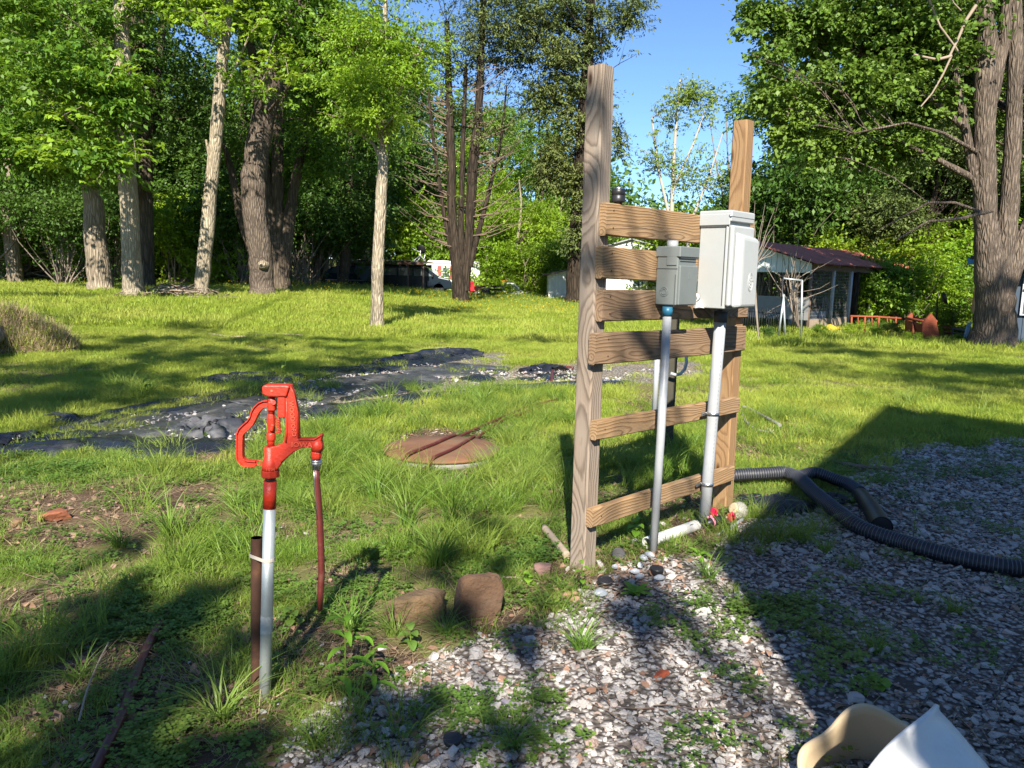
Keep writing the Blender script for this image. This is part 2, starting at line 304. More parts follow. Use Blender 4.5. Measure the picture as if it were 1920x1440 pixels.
# ------------------------------------------------------------------ ground
def build_ground():
    def axis(a, b, st, far, lo, hi):
        c = list(np.arange(a, b, st)); s = st; v = c[-1]
        while v < hi: s *= 1.13; v += s; c.append(v)
        s = st; v = a
        while v > lo: s *= 1.13; v -= s; c.insert(0, v)
        return np.array(c)
    xs = axis(-3.2, 3.8, .035, 0, -420, 420); ys = axis(1.4, 8.5, .035, 0, -60, 600)
    X, Y = np.meshgrid(xs, ys); x = X.ravel(); y = Y.ravel(); px, py, gr, gs, di, cl = cover(x, y)
    z = gz(x, y) + np.maximum(gr, gs)*.01*(vn(x*30, y*30, 8)-.5)
    n, m = X.shape; i = np.arange(n*m).reshape(n, m); Fq = np.stack([i[:-1, :-1], i[:-1, 1:], i[1:, 1:], i[1:, :-1]], -1).reshape(-1, 4)
    t = NT('ground soil'); P = t.pos; A = lambda k: t.n('Attribute', attribute_name=k).outputs['Fac']
    soil = t.mix(t.noise(P, 14, 6, .7), (.035, .024, .017), (.16, .105, .07)); turf = t.mix(t.noise(P, 2.2, 5, .6), (.07, .07, .025), (.20, .19, .07))
    vo = t.n('TexVoronoi', {'Vector': P, 'Scale': 42.}); pebble = t.mix(t.n('SeparateColor', {0: vo.outputs[1]}).outputs[0], (.22, .20, .19), (.52, .49, .46)); pebble = t.mix(t.ramp(vo.outputs[0], [(.3, 0.), (.6, 1.)]), pebble, (.10, .085, .075))
    c = t.mix(t.ramp(t.math('ADD', A('dirt'), t.math('MULTIPLY', t.noise(P, 6, 4), .5)), [(.45, 0.), (.75, 1.)]), turf, soil); c = t.mix(A('gravel'), c, pebble)
    t.set(Base_Color=c, Roughness=.95); t.b.inputs['Specular IOR Level'].default_value = .1
    t.bump(t.math('ADD', t.noise(P, 25, 6, .7), t.math('MULTIPLY', t.math('MULTIPLY', vo.outputs[0], A('gravel')), -1.)), .02, .8)
    me = npmesh('ground', np.stack([x, y, z], -1), Fq, t.m, True)
    for k, v in (('gravel', np.maximum(gr, gs*.9)), ('dirt', di)):
        a = me.attributes.new(k, 'FLOAT', 'POINT'); a.data.foreach_set('value', v.astype(np.float32))
    tag(link('ground', me), 'grassy yard ground with bare soil and crushed stone', kind='structure')
build_ground()

# ------------------------------------------------------------------ scatter (geometry nodes) for what nobody could count
def scatter(name, pts, rot, scl, idx, meshes, label, kind='stuff'):
    me = bpy.data.meshes.new(name); me.vertices.add(len(pts)); me.vertices.foreach_set('co', np.asarray(pts, np.float32).ravel())
    a = me.attributes.new('rot', 'FLOAT_VECTOR', 'POINT'); a.data.foreach_set('vector', np.asarray(rot, np.float32).ravel())
    a = me.attributes.new('scl', 'FLOAT_VECTOR', 'POINT'); a.data.foreach_set('vector', np.asarray(scl, np.float32).ravel())
    a = me.attributes.new('pick', 'INT', 'POINT'); a.data.foreach_set('value', np.asarray(idx, np.int32))
    co = bpy.data.collections.new(name+' kinds')
    for i, m in enumerate(meshes): co.objects.link(bpy.data.objects.new('%s kind %02d' % (name, i), m))
    g = bpy.data.node_groups.new(name, 'GeometryNodeTree'); g.interface.new_socket('Geometry', in_out='INPUT', socket_type='NodeSocketGeometry'); g.interface.new_socket('Geometry', in_out='OUTPUT', socket_type='NodeSocketGeometry')
    N = g.nodes; gi = N.new('NodeGroupInput'); go = N.new('NodeGroupOutput'); ip = N.new('GeometryNodeInstanceOnPoints'); ci = N.new('GeometryNodeCollectionInfo')
    ci.inputs[0].default_value = co; ci.inputs[1].default_value = True; ci.inputs[2].default_value = True
    def at_(nm, ty): x = N.new('GeometryNodeInputNamedAttribute'); x.data_type = ty; x.inputs[0].default_value = nm; return x.outputs[0]
    Lk = g.links.new; Lk(gi.outputs[0], ip.inputs['Points']); Lk(ci.outputs[0], ip.inputs['Instance']); ip.inputs['Pick Instance'].default_value = True
    Lk(at_('pick', 'INT'), ip.inputs['Instance Index']); Lk(at_('rot', 'FLOAT_VECTOR'), ip.inputs['Rotation']); Lk(at_('scl', 'FLOAT_VECTOR'), ip.inputs['Scale']); Lk(ip.outputs[0], go.inputs[0])
    o = link(name, me); o.modifiers.new('scatter', 'NODES').node_group = g; tag(o, label, kind=kind); return o
def blades(n, rad, h, wd, lean, mat, seed, name='blades', seg=3, upright=.3, hv=.4):
    r = np.random.default_rng(seed); a = r.uniform(0, 6.283, n); d = rad*np.sqrt(r.uniform(0, 1, n)); bx, by = d*np.cos(a), d*np.sin(a)
    az = a + r.normal(0, .9, n); H = h*(1-hv+hv*2*r.uniform(0, 1, n)*r.uniform(.5, 1, n)); Ln = lean*H*r.uniform(upright, 1, n); W = wd*r.uniform(.6, 1.3, n); ph = r.uniform(0, 6.283, n)
    wx, wy = np.cos(ph), np.sin(ph); V = []; 
    ts = np.linspace(0, 1, seg+1)
    for t in ts:
        cx = bx+np.cos(az)*Ln*t**1.8; cy = by+np.sin(az)*Ln*t**1.8; cz = H*(t-(.28*lean)*t**2.6)-.006; ww = W*(1-t**1.6)*.5
        if t < 1: V.append(np.stack([cx-wx*ww, cy-wy*ww, cz], -1)); V.append(np.stack([cx+wx*ww, cy+wy*ww, cz], -1))
        else: V.append(np.stack([cx, cy, cz], -1)); V.append(np.stack([cx+wx*wd*.05, cy+wy*wd*.05, cz], -1))
    V = np.stack(V, 1); k = V.shape[1]; V = V.reshape(-1, 3); base = np.arange(n)*k
    Fq = np.concatenate([np.stack([base+2*i, base+2*i+1, base+2*i+3, base+2*i+2], -1) for i in range(seg)]); return npmesh(name, V, Fq, mat)
def sample(n, x0, x1, y0, y1, power=1.): 
    return rng.uniform(x0, x1, n), y0+(y1-y0)*rng.uniform(0, 1, n)**power
def place(x, y, s, tilt=.12, dz=0., sz=None):
    n = len(x); P = np.stack([x, y, gz(x, y)+dz], -1); Rr = np.stack([rng.normal(0, tilt, n), rng.normal(0, tilt, n), rng.uniform(0, 6.283, n)], -1); S = np.stack([s, s, s*(1 if sz is None else sz)], -1); return P, Rr, S
def inview(x, y, m=120):
    px, py = proj(np.stack([x, y, gz(x, y)], -1)); return (px > -m) & (px < 1920+m) & (py < 1440+m*1.5) & (y > .8)
def blocked(px, py):  # lid and plastic keep grass down
    return (ell(px, py, 828, 852, 118, 46) > .3)

def build_grass():
    lawn = [blades(170, .17, .055, .0045, .9, L_grassl, 100+i, 'lawn', 2) for i in range(5)]
    lawnf = [blades(150, .42, .10, .014, .8, L_grassl, 120+i, 'lawn', 2) for i in range(4)]
    # near and middle lawn
    x, y = sample(27000, -10, 13, 4.6, 17, 1.0); px, py, gr, gs, di, cl = cover(x, y); dens = (1-gr*.97)*(1-gs*.95)*(1-di*.85)*ss((y-4.6)/2.2)*(1-.75*ss((vn(x*.7+3, y*.7, 33)-.62)/.12))*(1-.5*ss((vn(x*2.1, y*2.1, 34)-.6)/.12))
    k = inview(x, y) & (rng.uniform(0, 1, len(x)) < dens) & ~blocked(px, py); x, y = x[k], y[k]
    s = rng.uniform(.8, 1.5, len(x)); P, Rr, S = place(x, y, s); scatter('lawn_grass', P, Rr, S, rng.integers(0, 5, len(x)), lawn, 'bright short lawn grass in the sunlit middle of the yard')
    x, y = sample(26000, -26, 30, 15.5, 46, 1.15); k = inview(x, y); x, y = x[k], y[k]; s = rng.uniform(.8, 1.4, len(x)); P, Rr, S = place(x, y, s)
    scatter('far_lawn_grass', P, Rr, S, rng.integers(0, 4, len(x)), lawnf, 'short lawn grass running back to the trees')
    # unmown strip in front of the parked vehicles and round the shed
    tallf = [blades(70, .35, .42, .016, .7, L_grassm, 140+i, 'tall', 3, hv=.55) for i in range(4)]
    x, y = sample(9000, -30, 30, 22, 48); px, py = proj(np.stack([x, y, gz(x, y)], -1)); d = ss((y-29)/8)*(x < 3.5)*(x > -9)+ss((y-34)/6)*(x <= -9)*.6+(x > 6.5)*ss((y-19.3)/3)*(y < 30)
    k = inview(x, y) & (rng.uniform(0, 1, len(x)) < d); x, y = x[k], y[k]; s = rng.uniform(.45, 1.1, len(x))*np.where(x > -4.5, .75, 1); P, Rr, S = place(x, y, s)
    scatter('unmown_grass', P, Rr, S, rng.integers(0, 4, len(x)), tallf, 'knee high unmown grass at the far edge of the lawn')
    fl = []
    for i in range(3):
        mb = MB(); r = random.Random(i)
        for q in range(7):
            a = r.uniform(0, 6.28); d_ = r.uniform(0, .5); c = Vector((d_*math.cos(a), d_*math.sin(a), r.uniform(.35, .6)))
            for j in range(3):
                b = r.uniform(0, 6.28); u = Vector((math.cos(b), math.sin(b), .5))*.02; v_ = Vector((-math.sin(b), math.cos(b), r.uniform(-.3, .6)))*.017; mb.add([c-u-v_, c+u-v_, c+u+v_, c-u+v_], [(0, 1, 2, 3)])
        me = bpy.data.meshes.new('flowers'); me.from_pydata(mb.v, [], mb.f); me.materials.append(L_flower); fl.append(me)
    x, y = sample(300, -16, 4, 26, 44); P, Rr, S = place(x, y, rng.uniform(.5, 1., len(x)), dz=-.12); scatter('buttercup_flowers', P, Rr, S, rng.integers(0, 3, len(x)), fl, 'tiny yellow buttercups over the unmown grass')
    # foreground: fine short grass, medium grass, clumpy long grass
    fine = [blades(120, .09, .05, .0026, 1.1, L_grassm, 160+i, 'fine', 3) for i in range(5)]
    x, y = sample(30000, -4.4, 5.5, 1.5, 7.2, 1.15); px, py, gr, gs, di, cl = cover(x, y); pn = vn(x*2.2, y*2.2, 40)
    dens = (1-gr*.985)*(1-gs*.96)*(1-di*.93)*(.06+1.05*ss((pn-.40)/.28))*(1-.35*ss((y-5)/2))*(1-.45*ss((3.4-y)/1.2))
    k = inview(x, y) & (rng.uniform(0, 1, len(x)) < dens*.52) & ~blocked(px, py); x, y = x[k], y[k]; P, Rr, S = place(x, y, rng.uniform(.7, 1.5, len(x)), .15)
    scatter('foreground_grass', P, Rr, S, rng.integers(0, 5, len(x)), fine, 'fine thin grass over the near ground')
    long_ = [blades(70, .07, .20, .0042, 1.15, L_grassm, 180+i, 'long', 5, hv=.55) for i in range(6)]
    x, y = sample(9000, -4.6, 5.5, 1.55, 9.2, 1.1); px, py, gr, gs, di, cl = cover(x, y)
    d = np.maximum.reduce([ell(px, py, 960, 790, 120, 60)*1., ell(px, py, 720, 850, 110, 90)*.7, ell(px, py, 870, 760, 200, 35)*.9, ell(px, py, 830, 980, 150, 90)*.95, ell(px, py, 560, 860, 140, 70)*.6, ell(px, py, 420, 990, 240, 50)*.45, ell(px, py, 1000, 900, 90, 60)*.6, ell(px, py, 1230, 870, 130, 60)*.55,
                           ell(px, py, 670, 1130, 120, 70)*.55, ell(px, py, 600, 960, 120, 70)*.4, ell(px, py, 140, 740, 150, 22)*.8, ell(px, py, 560, 740, 110, 20)*.6, ell(px, py, 1480, 1000, 130, 42)*.8, ell(px, py, 1500, 810, 130, 40)*.7, ell(px, py, 60, 1230, 110, 80)*.4, ell(px, py, 730, 1390, 130, 60)*.45, ell(px, py, 300, 870, 60, 30)*.5,
                           ell(px, py, 1400, 720, 120, 25)*.25, ell(px, py, 1700, 760, 220, 30)*.2, ell(px, py, 350, 1050, 120, 40)*.4])
    d = d*(1-gs*.8)*(.1+1.1*ss((vn(x*3, y*3, 55)-.42)/.2)); k = inview(x, y) & (rng.uniform(0, 1, len(x)) < d*.75) & ~blocked(px, py); x, y = x[k], y[k]
    P, Rr, S = place(x, y, rng.uniform(.55, 1.35, len(x)), .15); scatter('long_grass', P, Rr, S, rng.integers(0, 6, len(x)), long_, 'long arching grass in loose clumps across the near yard')
    x, y = sample(2600, -9, 10, 6.2, 20, 1.1); px, py, gr, gs, di, cl = cover(x, y); k = inview(x, y) & (rng.uniform(0, 1, len(x)) < ss((vn(x*.9, y*.9, 81)-.45)/.2)*(1-gs)*(1-gr)) & ~blocked(px, py); x, y = x[k], y[k]
    P, Rr, S = place(x, y, rng.uniform(.5, 1., len(x)), .15, sz=rng.uniform(.35, .75, len(x))); scatter('lawn_tufts', P, Rr, S, rng.integers(0, 6, len(x)), long_, 'coarser darker tufts breaking up the short lawn')
    # clover and chickweed
    cv = []
    for i in range(5):
        mb = MB(); r = random.Random(50+i)
        for q in range(34):
            a = r.uniform(0, 6.28); dd = .075*math.sqrt(r.random()); c = Vector((dd*math.cos(a), dd*math.sin(a), r.uniform(.006, .03))); a0 = r.uniform(0, 6.28); sz = r.uniform(.005, .0085)
            for j in range(3):
                b = a0+j*2.09; u = Vector((math.cos(b), math.sin(b), r.uniform(-.1, .35))); v_ = Vector((-math.sin(b), math.cos(b), r.uniform(-.25, .25))); mb.add([c, c+(u+v_*.7)*sz, c+u*sz*1.7, c+(u-v_*.7)*sz], [(0, 1, 2, 3)])
        me = bpy.data.meshes.new('clover'); me.from_pydata(mb.v, [], mb.f); me.materials.append(L_clover); cv.append(me)
    x, y = sample(26000, -4, 5.2, 1.5, 6.5, 1.2); px, py, gr, gs, di, cl = cover(x, y); d = cl*(.05+ss((vn(x*4, y*4, 60)-.42)/.3))*(1-.35*gr)+.05*(1-gr)+.03
    k = inview(x, y) & (rng.uniform(0, 1, len(x)) < d*.8); x, y = x[k], y[k]; P, Rr, S = place(x, y, rng.uniform(.7, 1.5, len(x)), .1)
    scatter('clover_patches', P, Rr, S, rng.integers(0, 5, len(x)), cv, 'low clover and chickweed creeping over soil and stone')
    # straw, thin dead stems
    st = [blades(26, .08, .05, .0025, 2.6, L_dry, 200+i, 'straw', 2, .7) for i in range(4)]
    x, y = sample(24000, -5.5, 6.2, 1.5, 12, 1.15); px, py, gr, gs, di, cl = cover(x, y); d = np.clip(di*1.+.42+gs*.2, 0, 1)*(1-gr*.8)
    k = inview(x, y) & (rng.uniform(0, 1, len(x)) < d*.7); x, y = x[k], y[k]; P, Rr, S = place(x, y, rng.uniform(.6, 1.6, len(x)), .1, sz=.35); scatter('dry_straw', P, Rr, S, rng.integers(0, 4, len(x)), st, 'dry straw coloured stems matted on the soil')
build_grass()

def build_gravel():
    def stone_mesh(i, mat, flat=.55):
        import bmesh
        b = bmesh.new(); bmesh.ops.create_icosphere(b, subdivisions=1, radius=1); r = random.Random(i)
        for v in b.verts: v.co *= r.uniform(.6, 1.25); v.co.z *= flat*r.choice((.7, 1)); v.co.x *= 1.3
        me = bpy.data.meshes.new('stone'); b.to_mesh(me); b.free(); me.materials.append(mat); return me
    t = NT('crushed limestone'); r = t.n('ObjectInfo').outputs['Random']; c = t.ramp(r, [(0, (.24, .21, .20)), (.15, (.42, .40, .38)), (.8, (.62, .59, .56)), (.9, (.56, .45, .39)), (1, (.34, .22, .17))]); c = t.mix(t.math('MULTIPLY', t.noise(t.obj, 1.4, 5, .7), .45), c, (.34, .29, .26)); t.set(Base_Color=c, Roughness=.85); t.bump(t.noise(t.obj, 3, 4), .15, .5)
    ms = [stone_mesh(i, t.m) for i in range(9)]
    x, y = sample(120000, -1.6, 6.4, 1.5, 7.6, 1.25); px, py, gr, gs, di, cl = cover(x, y); d = gr*(.45+.75*ss((vn(x*1.8, y*1.8, 71)-.2)/.4))*(1-.25*ss((y-5)/2))
    d = np.maximum(d, .05*di); k = inview(x, y) & (rng.uniform(0, 1, len(x)) < d); x, y = x[k], y[k]; n = len(x)
    s = .0054*np.exp(rng.normal(0, .55, n))*(1+.12*(y-2)); s = np.clip(s, .0028, .027); P, Rr, S = place(x, y, s, .35, dz=.003); P[:, 2] += rng.uniform(0, .006, n); scatter('gravel', P, Rr, S, rng.integers(0, 9, n), ms, 'pale crushed limestone gravel of the drive')
    x, y = sample(30000, -6.5, 4, 5.4, 11); px, py, gr, gs, di, cl = cover(x, y); k = inview(x, y) & (rng.uniform(0, 1, len(x)) < gs*.6*ss((vn(x*2.5, y*2.5, 72)-.42)/.2)); x, y = x[k], y[k]; n = len(x)
    s = .011*np.exp(rng.normal(0, .4, n)); P, Rr, S = place(x, y, s, .35, dz=.006); P[:, 2] += .018; scatter('bed_gravel', P, Rr, S, rng.integers(0, 9, n), ms, 'white gravel strip laid over torn black plastic')
    lm = []
    for i in range(6):
        r_ = random.Random(300+i); mb = MB(); L = .02; W = .011; cu = r_.uniform(-.008, .012); tw = r_.uniform(-.4, .4)
        mb.add([(-L, 0, cu), (-L*.3, -W, 0), (L*.5, -W*.8, cu*tw), (L, 0, cu), (L*.5, W*.8, .002), (-L*.3, W, .003)], [(0, 1, 5), (1, 2, 4, 5), (2, 3, 4)]); me = bpy.data.meshes.new('leaf'); me.from_pydata(mb.v, [], mb.f); me.materials.append(L_litter); lm.append(me)
    x, y = sample(34000, -4.6, 4.6, 1.5, 8.5, 1.3); px, py, gr, gs, di, cl = cover(x, y); d = di*.85+.16+gr*.10+.8*ell(px, py, 1150, 1080, 170, 70)+.4*ell(px, py, 700, 1330, 400, 160)
    k = inview(x, y) & (rng.uniform(0, 1, len(x)) < d*.5); x, y = x[k], y[k]; P, Rr, S = place(x, y, rng.uniform(.35, 1.3, len(x)), .35, dz=.008); scatter('fallen_leaves', P, Rr, S, rng.integers(0, 6, len(x)), lm, 'curled brown dead leaves and bark chips on the soil')
    tw = []
    for i in range(5):
        mb = MB(); r_ = random.Random(i); p = Vector((-.06, 0, .004)); P_ = [p.copy()]
        for q in range(4): p += Vector((.03, r_.uniform(-.008, .008), r_.uniform(-.002, .003))); P_.append(p.copy())
        mb.tube(P_, [.0014, .0013, .0011, .0009, .0006], 4); me = bpy.data.meshes.new('twig'); me.from_pydata(mb.v, [], mb.f); me.materials.append(m_stickd); tw.append(me)
    x, y = sample(2200, -3.5, 5, 1.6, 6.5); k = inview(x, y); x, y = x[k], y[k]; P, Rr, S = place(x, y, rng.uniform(.5, 1.8, len(x)), .05, dz=.008); scatter('fallen_twigs', P, Rr, S, rng.integers(0, 5, len(x)), tw, 'thin dark twigs dropped on the gravel and soil', 'stuff')
build_gravel()

# ------------------------------------------------------------------ trees
def leaves_mesh(name, C_, N_, D_, L_, W_, mat):
    """one quad-diamond leaf per centre C with normal N, direction D, length L, width W"""
    D_ = D_/np.linalg.norm(D_, axis=1, keepdims=True); S_ = np.cross(N_, D_); S_ /= np.maximum(np.linalg.norm(S_, axis=1, keepdims=True), 1e-6)
    up = np.cross(D_, S_); L = L_[:, None]; W = W_[:, None]
    V = np.stack([C_-D_*L*.5, C_-D_*L*.02+S_*W*.5+up*W*.12, C_+D_*L*.5-up*W*.15, C_-D_*L*.02-S_*W*.5+up*W*.12], 1).reshape(-1, 3); n = len(C_); return npmesh(name, V, np.arange(n*4).reshape(n, 4), mat)
def crown_points(lobes, dens, r, m, sig, shell=.45, gap=.42):
    """lobes: (centre, radii, weight) -> sprays of leaves strung along short branchlets that point outward, with gaps between them"""
    cc = []; dd = []
    for c, rad, wt in lobes:
        k = max(2, int(dens*wt*1.25)); v = r.normal(0, 1, (k, 3)); v /= np.linalg.norm(v, axis=1, keepdims=True); rr = r.uniform(shell**3, 1, k)**(1/3.)*r.uniform(.55, 1.32, k); p = np.array(c)+v*rr[:, None]*np.array(rad)
        d = v*np.array([1, 1, .45])+r.normal(0, .35, (k, 3))*[1, 1, .5]; fr = .9/max(.25, min(rad)); g = vn(p[:, 0]*fr+p[:, 2]*.7*fr, p[:, 2]*fr*1.3+p[:, 1]*.6*fr, 77); ok = g > gap*r.uniform(.75, 1.1, k); cc.append(p[ok]); dd.append(d[ok])
    cc = np.concatenate(cc); dd = np.concatenate(dd); dd /= np.maximum(np.linalg.norm(dd, axis=1, keepdims=True), 1e-4); n = len(cc); mm = r.integers(max(3, m//3), int(m*1.75), n); idx = np.repeat(np.arange(n), mm); sg = sig*r.uniform(.5, 1.5, n)[idx]
    t = r.uniform(-1, 1, len(idx)); side = np.cross(dd, [0, 0, 1.])[idx]; wdt = r.normal(0, 1, len(idx))*(.75-.5*np.abs(t))
    off = dd[idx]*(t*sg*1.7)[:, None]+side*(wdt*sg*.8)[:, None]; off[:, 2] += r.normal(0, .16, len(idx))*sg-.18*sg*t*t; return cc, cc[idx]+off, off
def crown(name, lobes, dens, m, sig, ll, mat, seed, parent, base, asp=.5, droop=.3, shell=.45):
    r = np.random.default_rng(seed); cc, P, off = crown_points(lobes, dens, r, m, sig, shell); n = len(P)
    N_ = r.normal(0, .55, (n, 3)); N_[:, 2] += 1; N_[:, 1] -= .25; N_ /= np.linalg.norm(N_, axis=1, keepdims=True)
    D_ = off/np.maximum(np.linalg.norm(off, axis=1, keepdims=True), 1e-4)+r.normal(0, .5, (n, 3)); D_[:, 2] -= droop
    L_ = ll*r.uniform(.6, 1.3, n); me = leaves_mesh(name, P-np.array(base), N_, D_, L_, L_*asp, mat); o = link(name, me, parent); return o, cc
def limb(mb, a, b, r0, r1, rr, n=5, sag=.12, seg=5):
    a = Vector(a); b = Vector(b); d = (b-a).length; P = []; k = Vector((rr.uniform(-1, 1), rr.uniform(-1, 1), rr.uniform(.2, 1)))*d*sag
    for i in range(seg+1): t = i/seg; P.append(a.lerp(b, t)+k*math.sin(math.pi*t)*(.6+.4*t)+Vector((rr.uniform(-1, 1), rr.uniform(-1, 1), rr.uniform(-1, 1)))*d*.015*(0 < i < seg))
    mb.tube(P, [r0+(r1-r0)*(i/seg)**.8 for i in range(seg+1)], n, cap=False)
def wobble(P, rad, seed, n=14, sub=3, flare=True):
    """finer, slightly irregular trunk through given points"""
    r = random.Random(seed); Q = []; Rd = []
    for i in range(len(P)-1):
        for s in range(sub): t = s/sub; q = P[i].lerp(P[i+1], t); Q.append(q+Vector((r.uniform(-1, 1), r.uniform(-1, 1), 0))*rad[i]*.06); Rd.append((rad[i]*(1-t)+rad[i+1]*t)*r.uniform(.96, 1.05))
    Q.append(P[-1]); Rd.append(rad[-1]); return Q, Rd
def tree(name, label, base_px, Y, trunks, lobes, leafmat_, bark, dens=160, m=22, sig=.32, ll=.13, seed=1, group=None, limbs=40, cat='tree', asp=.5, shell=.45, crown_name='crown', limb_r=.035, zs=None):
    """trunks: lists of (px,py,width_px[,depth offset]); lobes: (px,py,rx_px,ry_px,depth offset,weight)"""
    rr = random.Random(seed); s = Y*math.cos(PITCH)/FPX
    b0 = at(base_px[0], base_px[1], Y); base = Vector((b0[0], Y, float(gz(b0[0], Y)))); o = empty(name, base); tag(o, label, cat, group)
    mb = MB(); tops = []
    for ti, tr in enumerate(trunks):
        P = []; Rd = []
        for i, q in enumerate(tr):
            dy = q[3] if len(q) > 3 else 0; p = at(q[0], q[1], Y+dy); P.append(Vector(p)-base); Rd.append(q[2]*s*.5*(1+dy/Y))
        if ti == 0: P[0] = Vector((0, 0, -.12)); P.insert(1, P[1]*.12+Vector((0, 0, .15))); Rd.insert(1, Rd[0]*.98); Rd[0] *= 1.32
        Q, R2 = wobble(P, Rd, seed+ti, sub=4); mb.tube(Q, R2, 14, cap=True); tops.append((Q, R2))
    wl = []
    for px, py, rx, ry, dy, wt in lobes:
        c = at(px, py, Y+dy); k = (1+dy/Y)*s; wl.append((tuple(c), (rx*k, max(rx, ry)*k*.9, ry*k), wt))
    cr, cc = crown(crown_name, wl, dens, m, sig, ll, leafmat_, seed, o, base, asp, shell=shell) if wl else (None, [])
    if len(cc):
        pick = cc[np.random.default_rng(seed).permutation(len(cc))[:limbs]]; twigs = MB()
        for c in pick:
            c = Vector(c)-base; best = None
            for Q, R2 in tops:
                for q, rad in zip(Q, R2):
                    if q.z < c.z-.15*(c-q).length+.3 and q.z > .25*tops[0][0][-1].z:
                        d = (c-q).length+abs((c.z-q.z)-.6*(c-q).length)*.5
                        if best is None or d < best[0]: best = (d, q, rad)
            if best is None: q, rad = tops[0][0][-1], tops[0][1][-1]
            else: q, rad = best[1], best[2]
            L = (c-q).length; limb(mb, q, c, min(rad*.5, limb_r*(.4+L*.25)), .008, rr, 5, .1)
            for _ in range(2): e = c+Vector((rr.uniform(-1, 1), rr.uniform(-1, 1), rr.uniform(-.5, .8)))*sig*2.2; limb(mb, q.lerp(c, .65)+Vector((0, 0, .0)), e, .012, .004, rr, 3, .1, 3)
    mb.build('trunk', bark, o, fix=False); return o

def compound(name, boughs, mat, parent, base, seed, n=9, ll=.13):
    """feathery sprays: a drooping stalk with paired leaflets, along each bough (start, end)"""
    r = np.random.default_rng(seed); C_ = []; D_ = []; N_ = []; L_ = []; mb = MB(); rr = random.Random(seed)
    for a, b, k, spread in boughs:
        a = Vector(a); b = Vector(b); limb(mb, a-base, b-base, .02, .006, rr, 5, .06)
        for i in range(k):
            t = rr.uniform(.15, 1.05); p = a.lerp(b, t)+Vector((rr.gauss(0, spread), rr.gauss(0, spread), rr.gauss(0, spread*.45))); az = rr.uniform(0, 6.28); d = Vector((math.cos(az), math.sin(az)*.8-.3, -.35+rr.uniform(-.3, .3))).normalized(); side = d.cross(Vector((0, 0, 1))).normalized(); nn = side.cross(d)
            if nn.z < 0: nn = -nn
            ln = ll*rr.uniform(.8, 1.2)
            for j in range(n):
                if j == n-1: q = p+d*(ln*.42*(n-1)/2+ln*.45); dd = d
                else: sgn = 1 if j % 2 else -1; q = p+d*(ln*.42*(j//2+1))+side*sgn*ln*.45; dd = (side*sgn+d*.6-Vector((0, 0, .35))).normalized()
                C_.append(q-base); D_.append(dd); N_.append(nn+Vector((rr.gauss(0, .2), rr.gauss(0, .2), 0))); L_.append(ln*rr.uniform(.85, 1.1))
    L_ = np.array(L_); me = leaves_mesh(name, np.array(C_)+r.normal(0, .012, (len(C_), 3)), np.array(N_)+r.normal(0, .25, (len(C_), 3)), np.array(D_)+r.normal(0, .22, (len(C_), 3)), L_, L_*.55, mat); o = link(name, me, parent); mb.build('bough', m_tw, o, fix=False); return o

# front row on the left
T = []
T.append(tree('walnut_tree', 'thick dark trunk with sun flecks, leftmost of the front row of trees', (190, 548), 24.5, [[(190, 548, 44), (178, 440, 36), (172, 330, 32), (168, 180, 26), (160, 20, 20), (150, -300, 12)], [(176, 380, 18), (120, 200, 14), (60, 40, 10), (10, -100, 6)]],
    [(60, 90, 170, 110, 0, 1.6), (-60, 200, 130, 130, 1, 1), (130, 200, 110, 60, -2, .8), (40, 260, 110, 60, -1.5, .9), (120, 300, 70, 40, -2, .5), (190, 300, 60, 45, 1, .4), (160, -60, 160, 90, 1, .5), (180, 100, 100, 90, 2, .8)], L_mid, m_barkash, 260, 30, .34, .17, 3, 'tall hardwoods at the left edge of the lawn', 40))
T2 = tree('hickory_tree', 'straight grey trunk with leafy boughs hanging low, beside the brush pile', (252, 578), 22, [[(252, 578, 38), (246, 470, 34), (238, 330, 31), (232, 160, 28), (226, 0, 25), (218, -300, 15)]],
    [(110, 40, 140, 60, -1, 1.2), (330, -30, 120, 80, 0, .9), (60, 130, 110, 55, -3, .9), (220, -150, 200, 110, 0, .3), (130, 150, 90, 60, -2, .8), (200, 190, 70, 60, -2.5, .5), (150, 290, 80, 35, -3, .4)], L_mid, m_barkpale, 220, 26, .3, .16, 5, 'tall hardwoods at the left edge of the lawn', 30)
T2.name = 'hickory_tree'
bb = T2.location; pb = lambda x, y, Y: at(x, y, Y)
compound('bough_leaves', [(pb(232, 245, 21.8), pb(90, 285, 18), 46, .38), (pb(232, 200, 21.8), pb(255, 300, 18), 26, .25), (pb(235, 180, 21), pb(120, 215, 18), 40, .4), (pb(235, 260, 21.6), pb(180, 340, 18.5), 16, .2), (pb(235, 90, 21), pb(200, 150, 18.5), 34, .4)], L_bright, T2, bb, 4, 7, .17)
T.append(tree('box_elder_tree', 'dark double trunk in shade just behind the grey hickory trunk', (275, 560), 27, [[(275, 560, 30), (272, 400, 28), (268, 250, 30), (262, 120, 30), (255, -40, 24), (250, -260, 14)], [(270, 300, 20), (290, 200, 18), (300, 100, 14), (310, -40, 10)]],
    [(330, 60, 130, 110, 0, 1), (260, 200, 90, 70, 1, .6), (350, 190, 90, 80, 0, .7), (300, -90, 180, 90, 0, .3)], L_dark, m_barkdark, 260, 26, .36, .15, 6, 'tall hardwoods at the left edge of the lawn', 30))
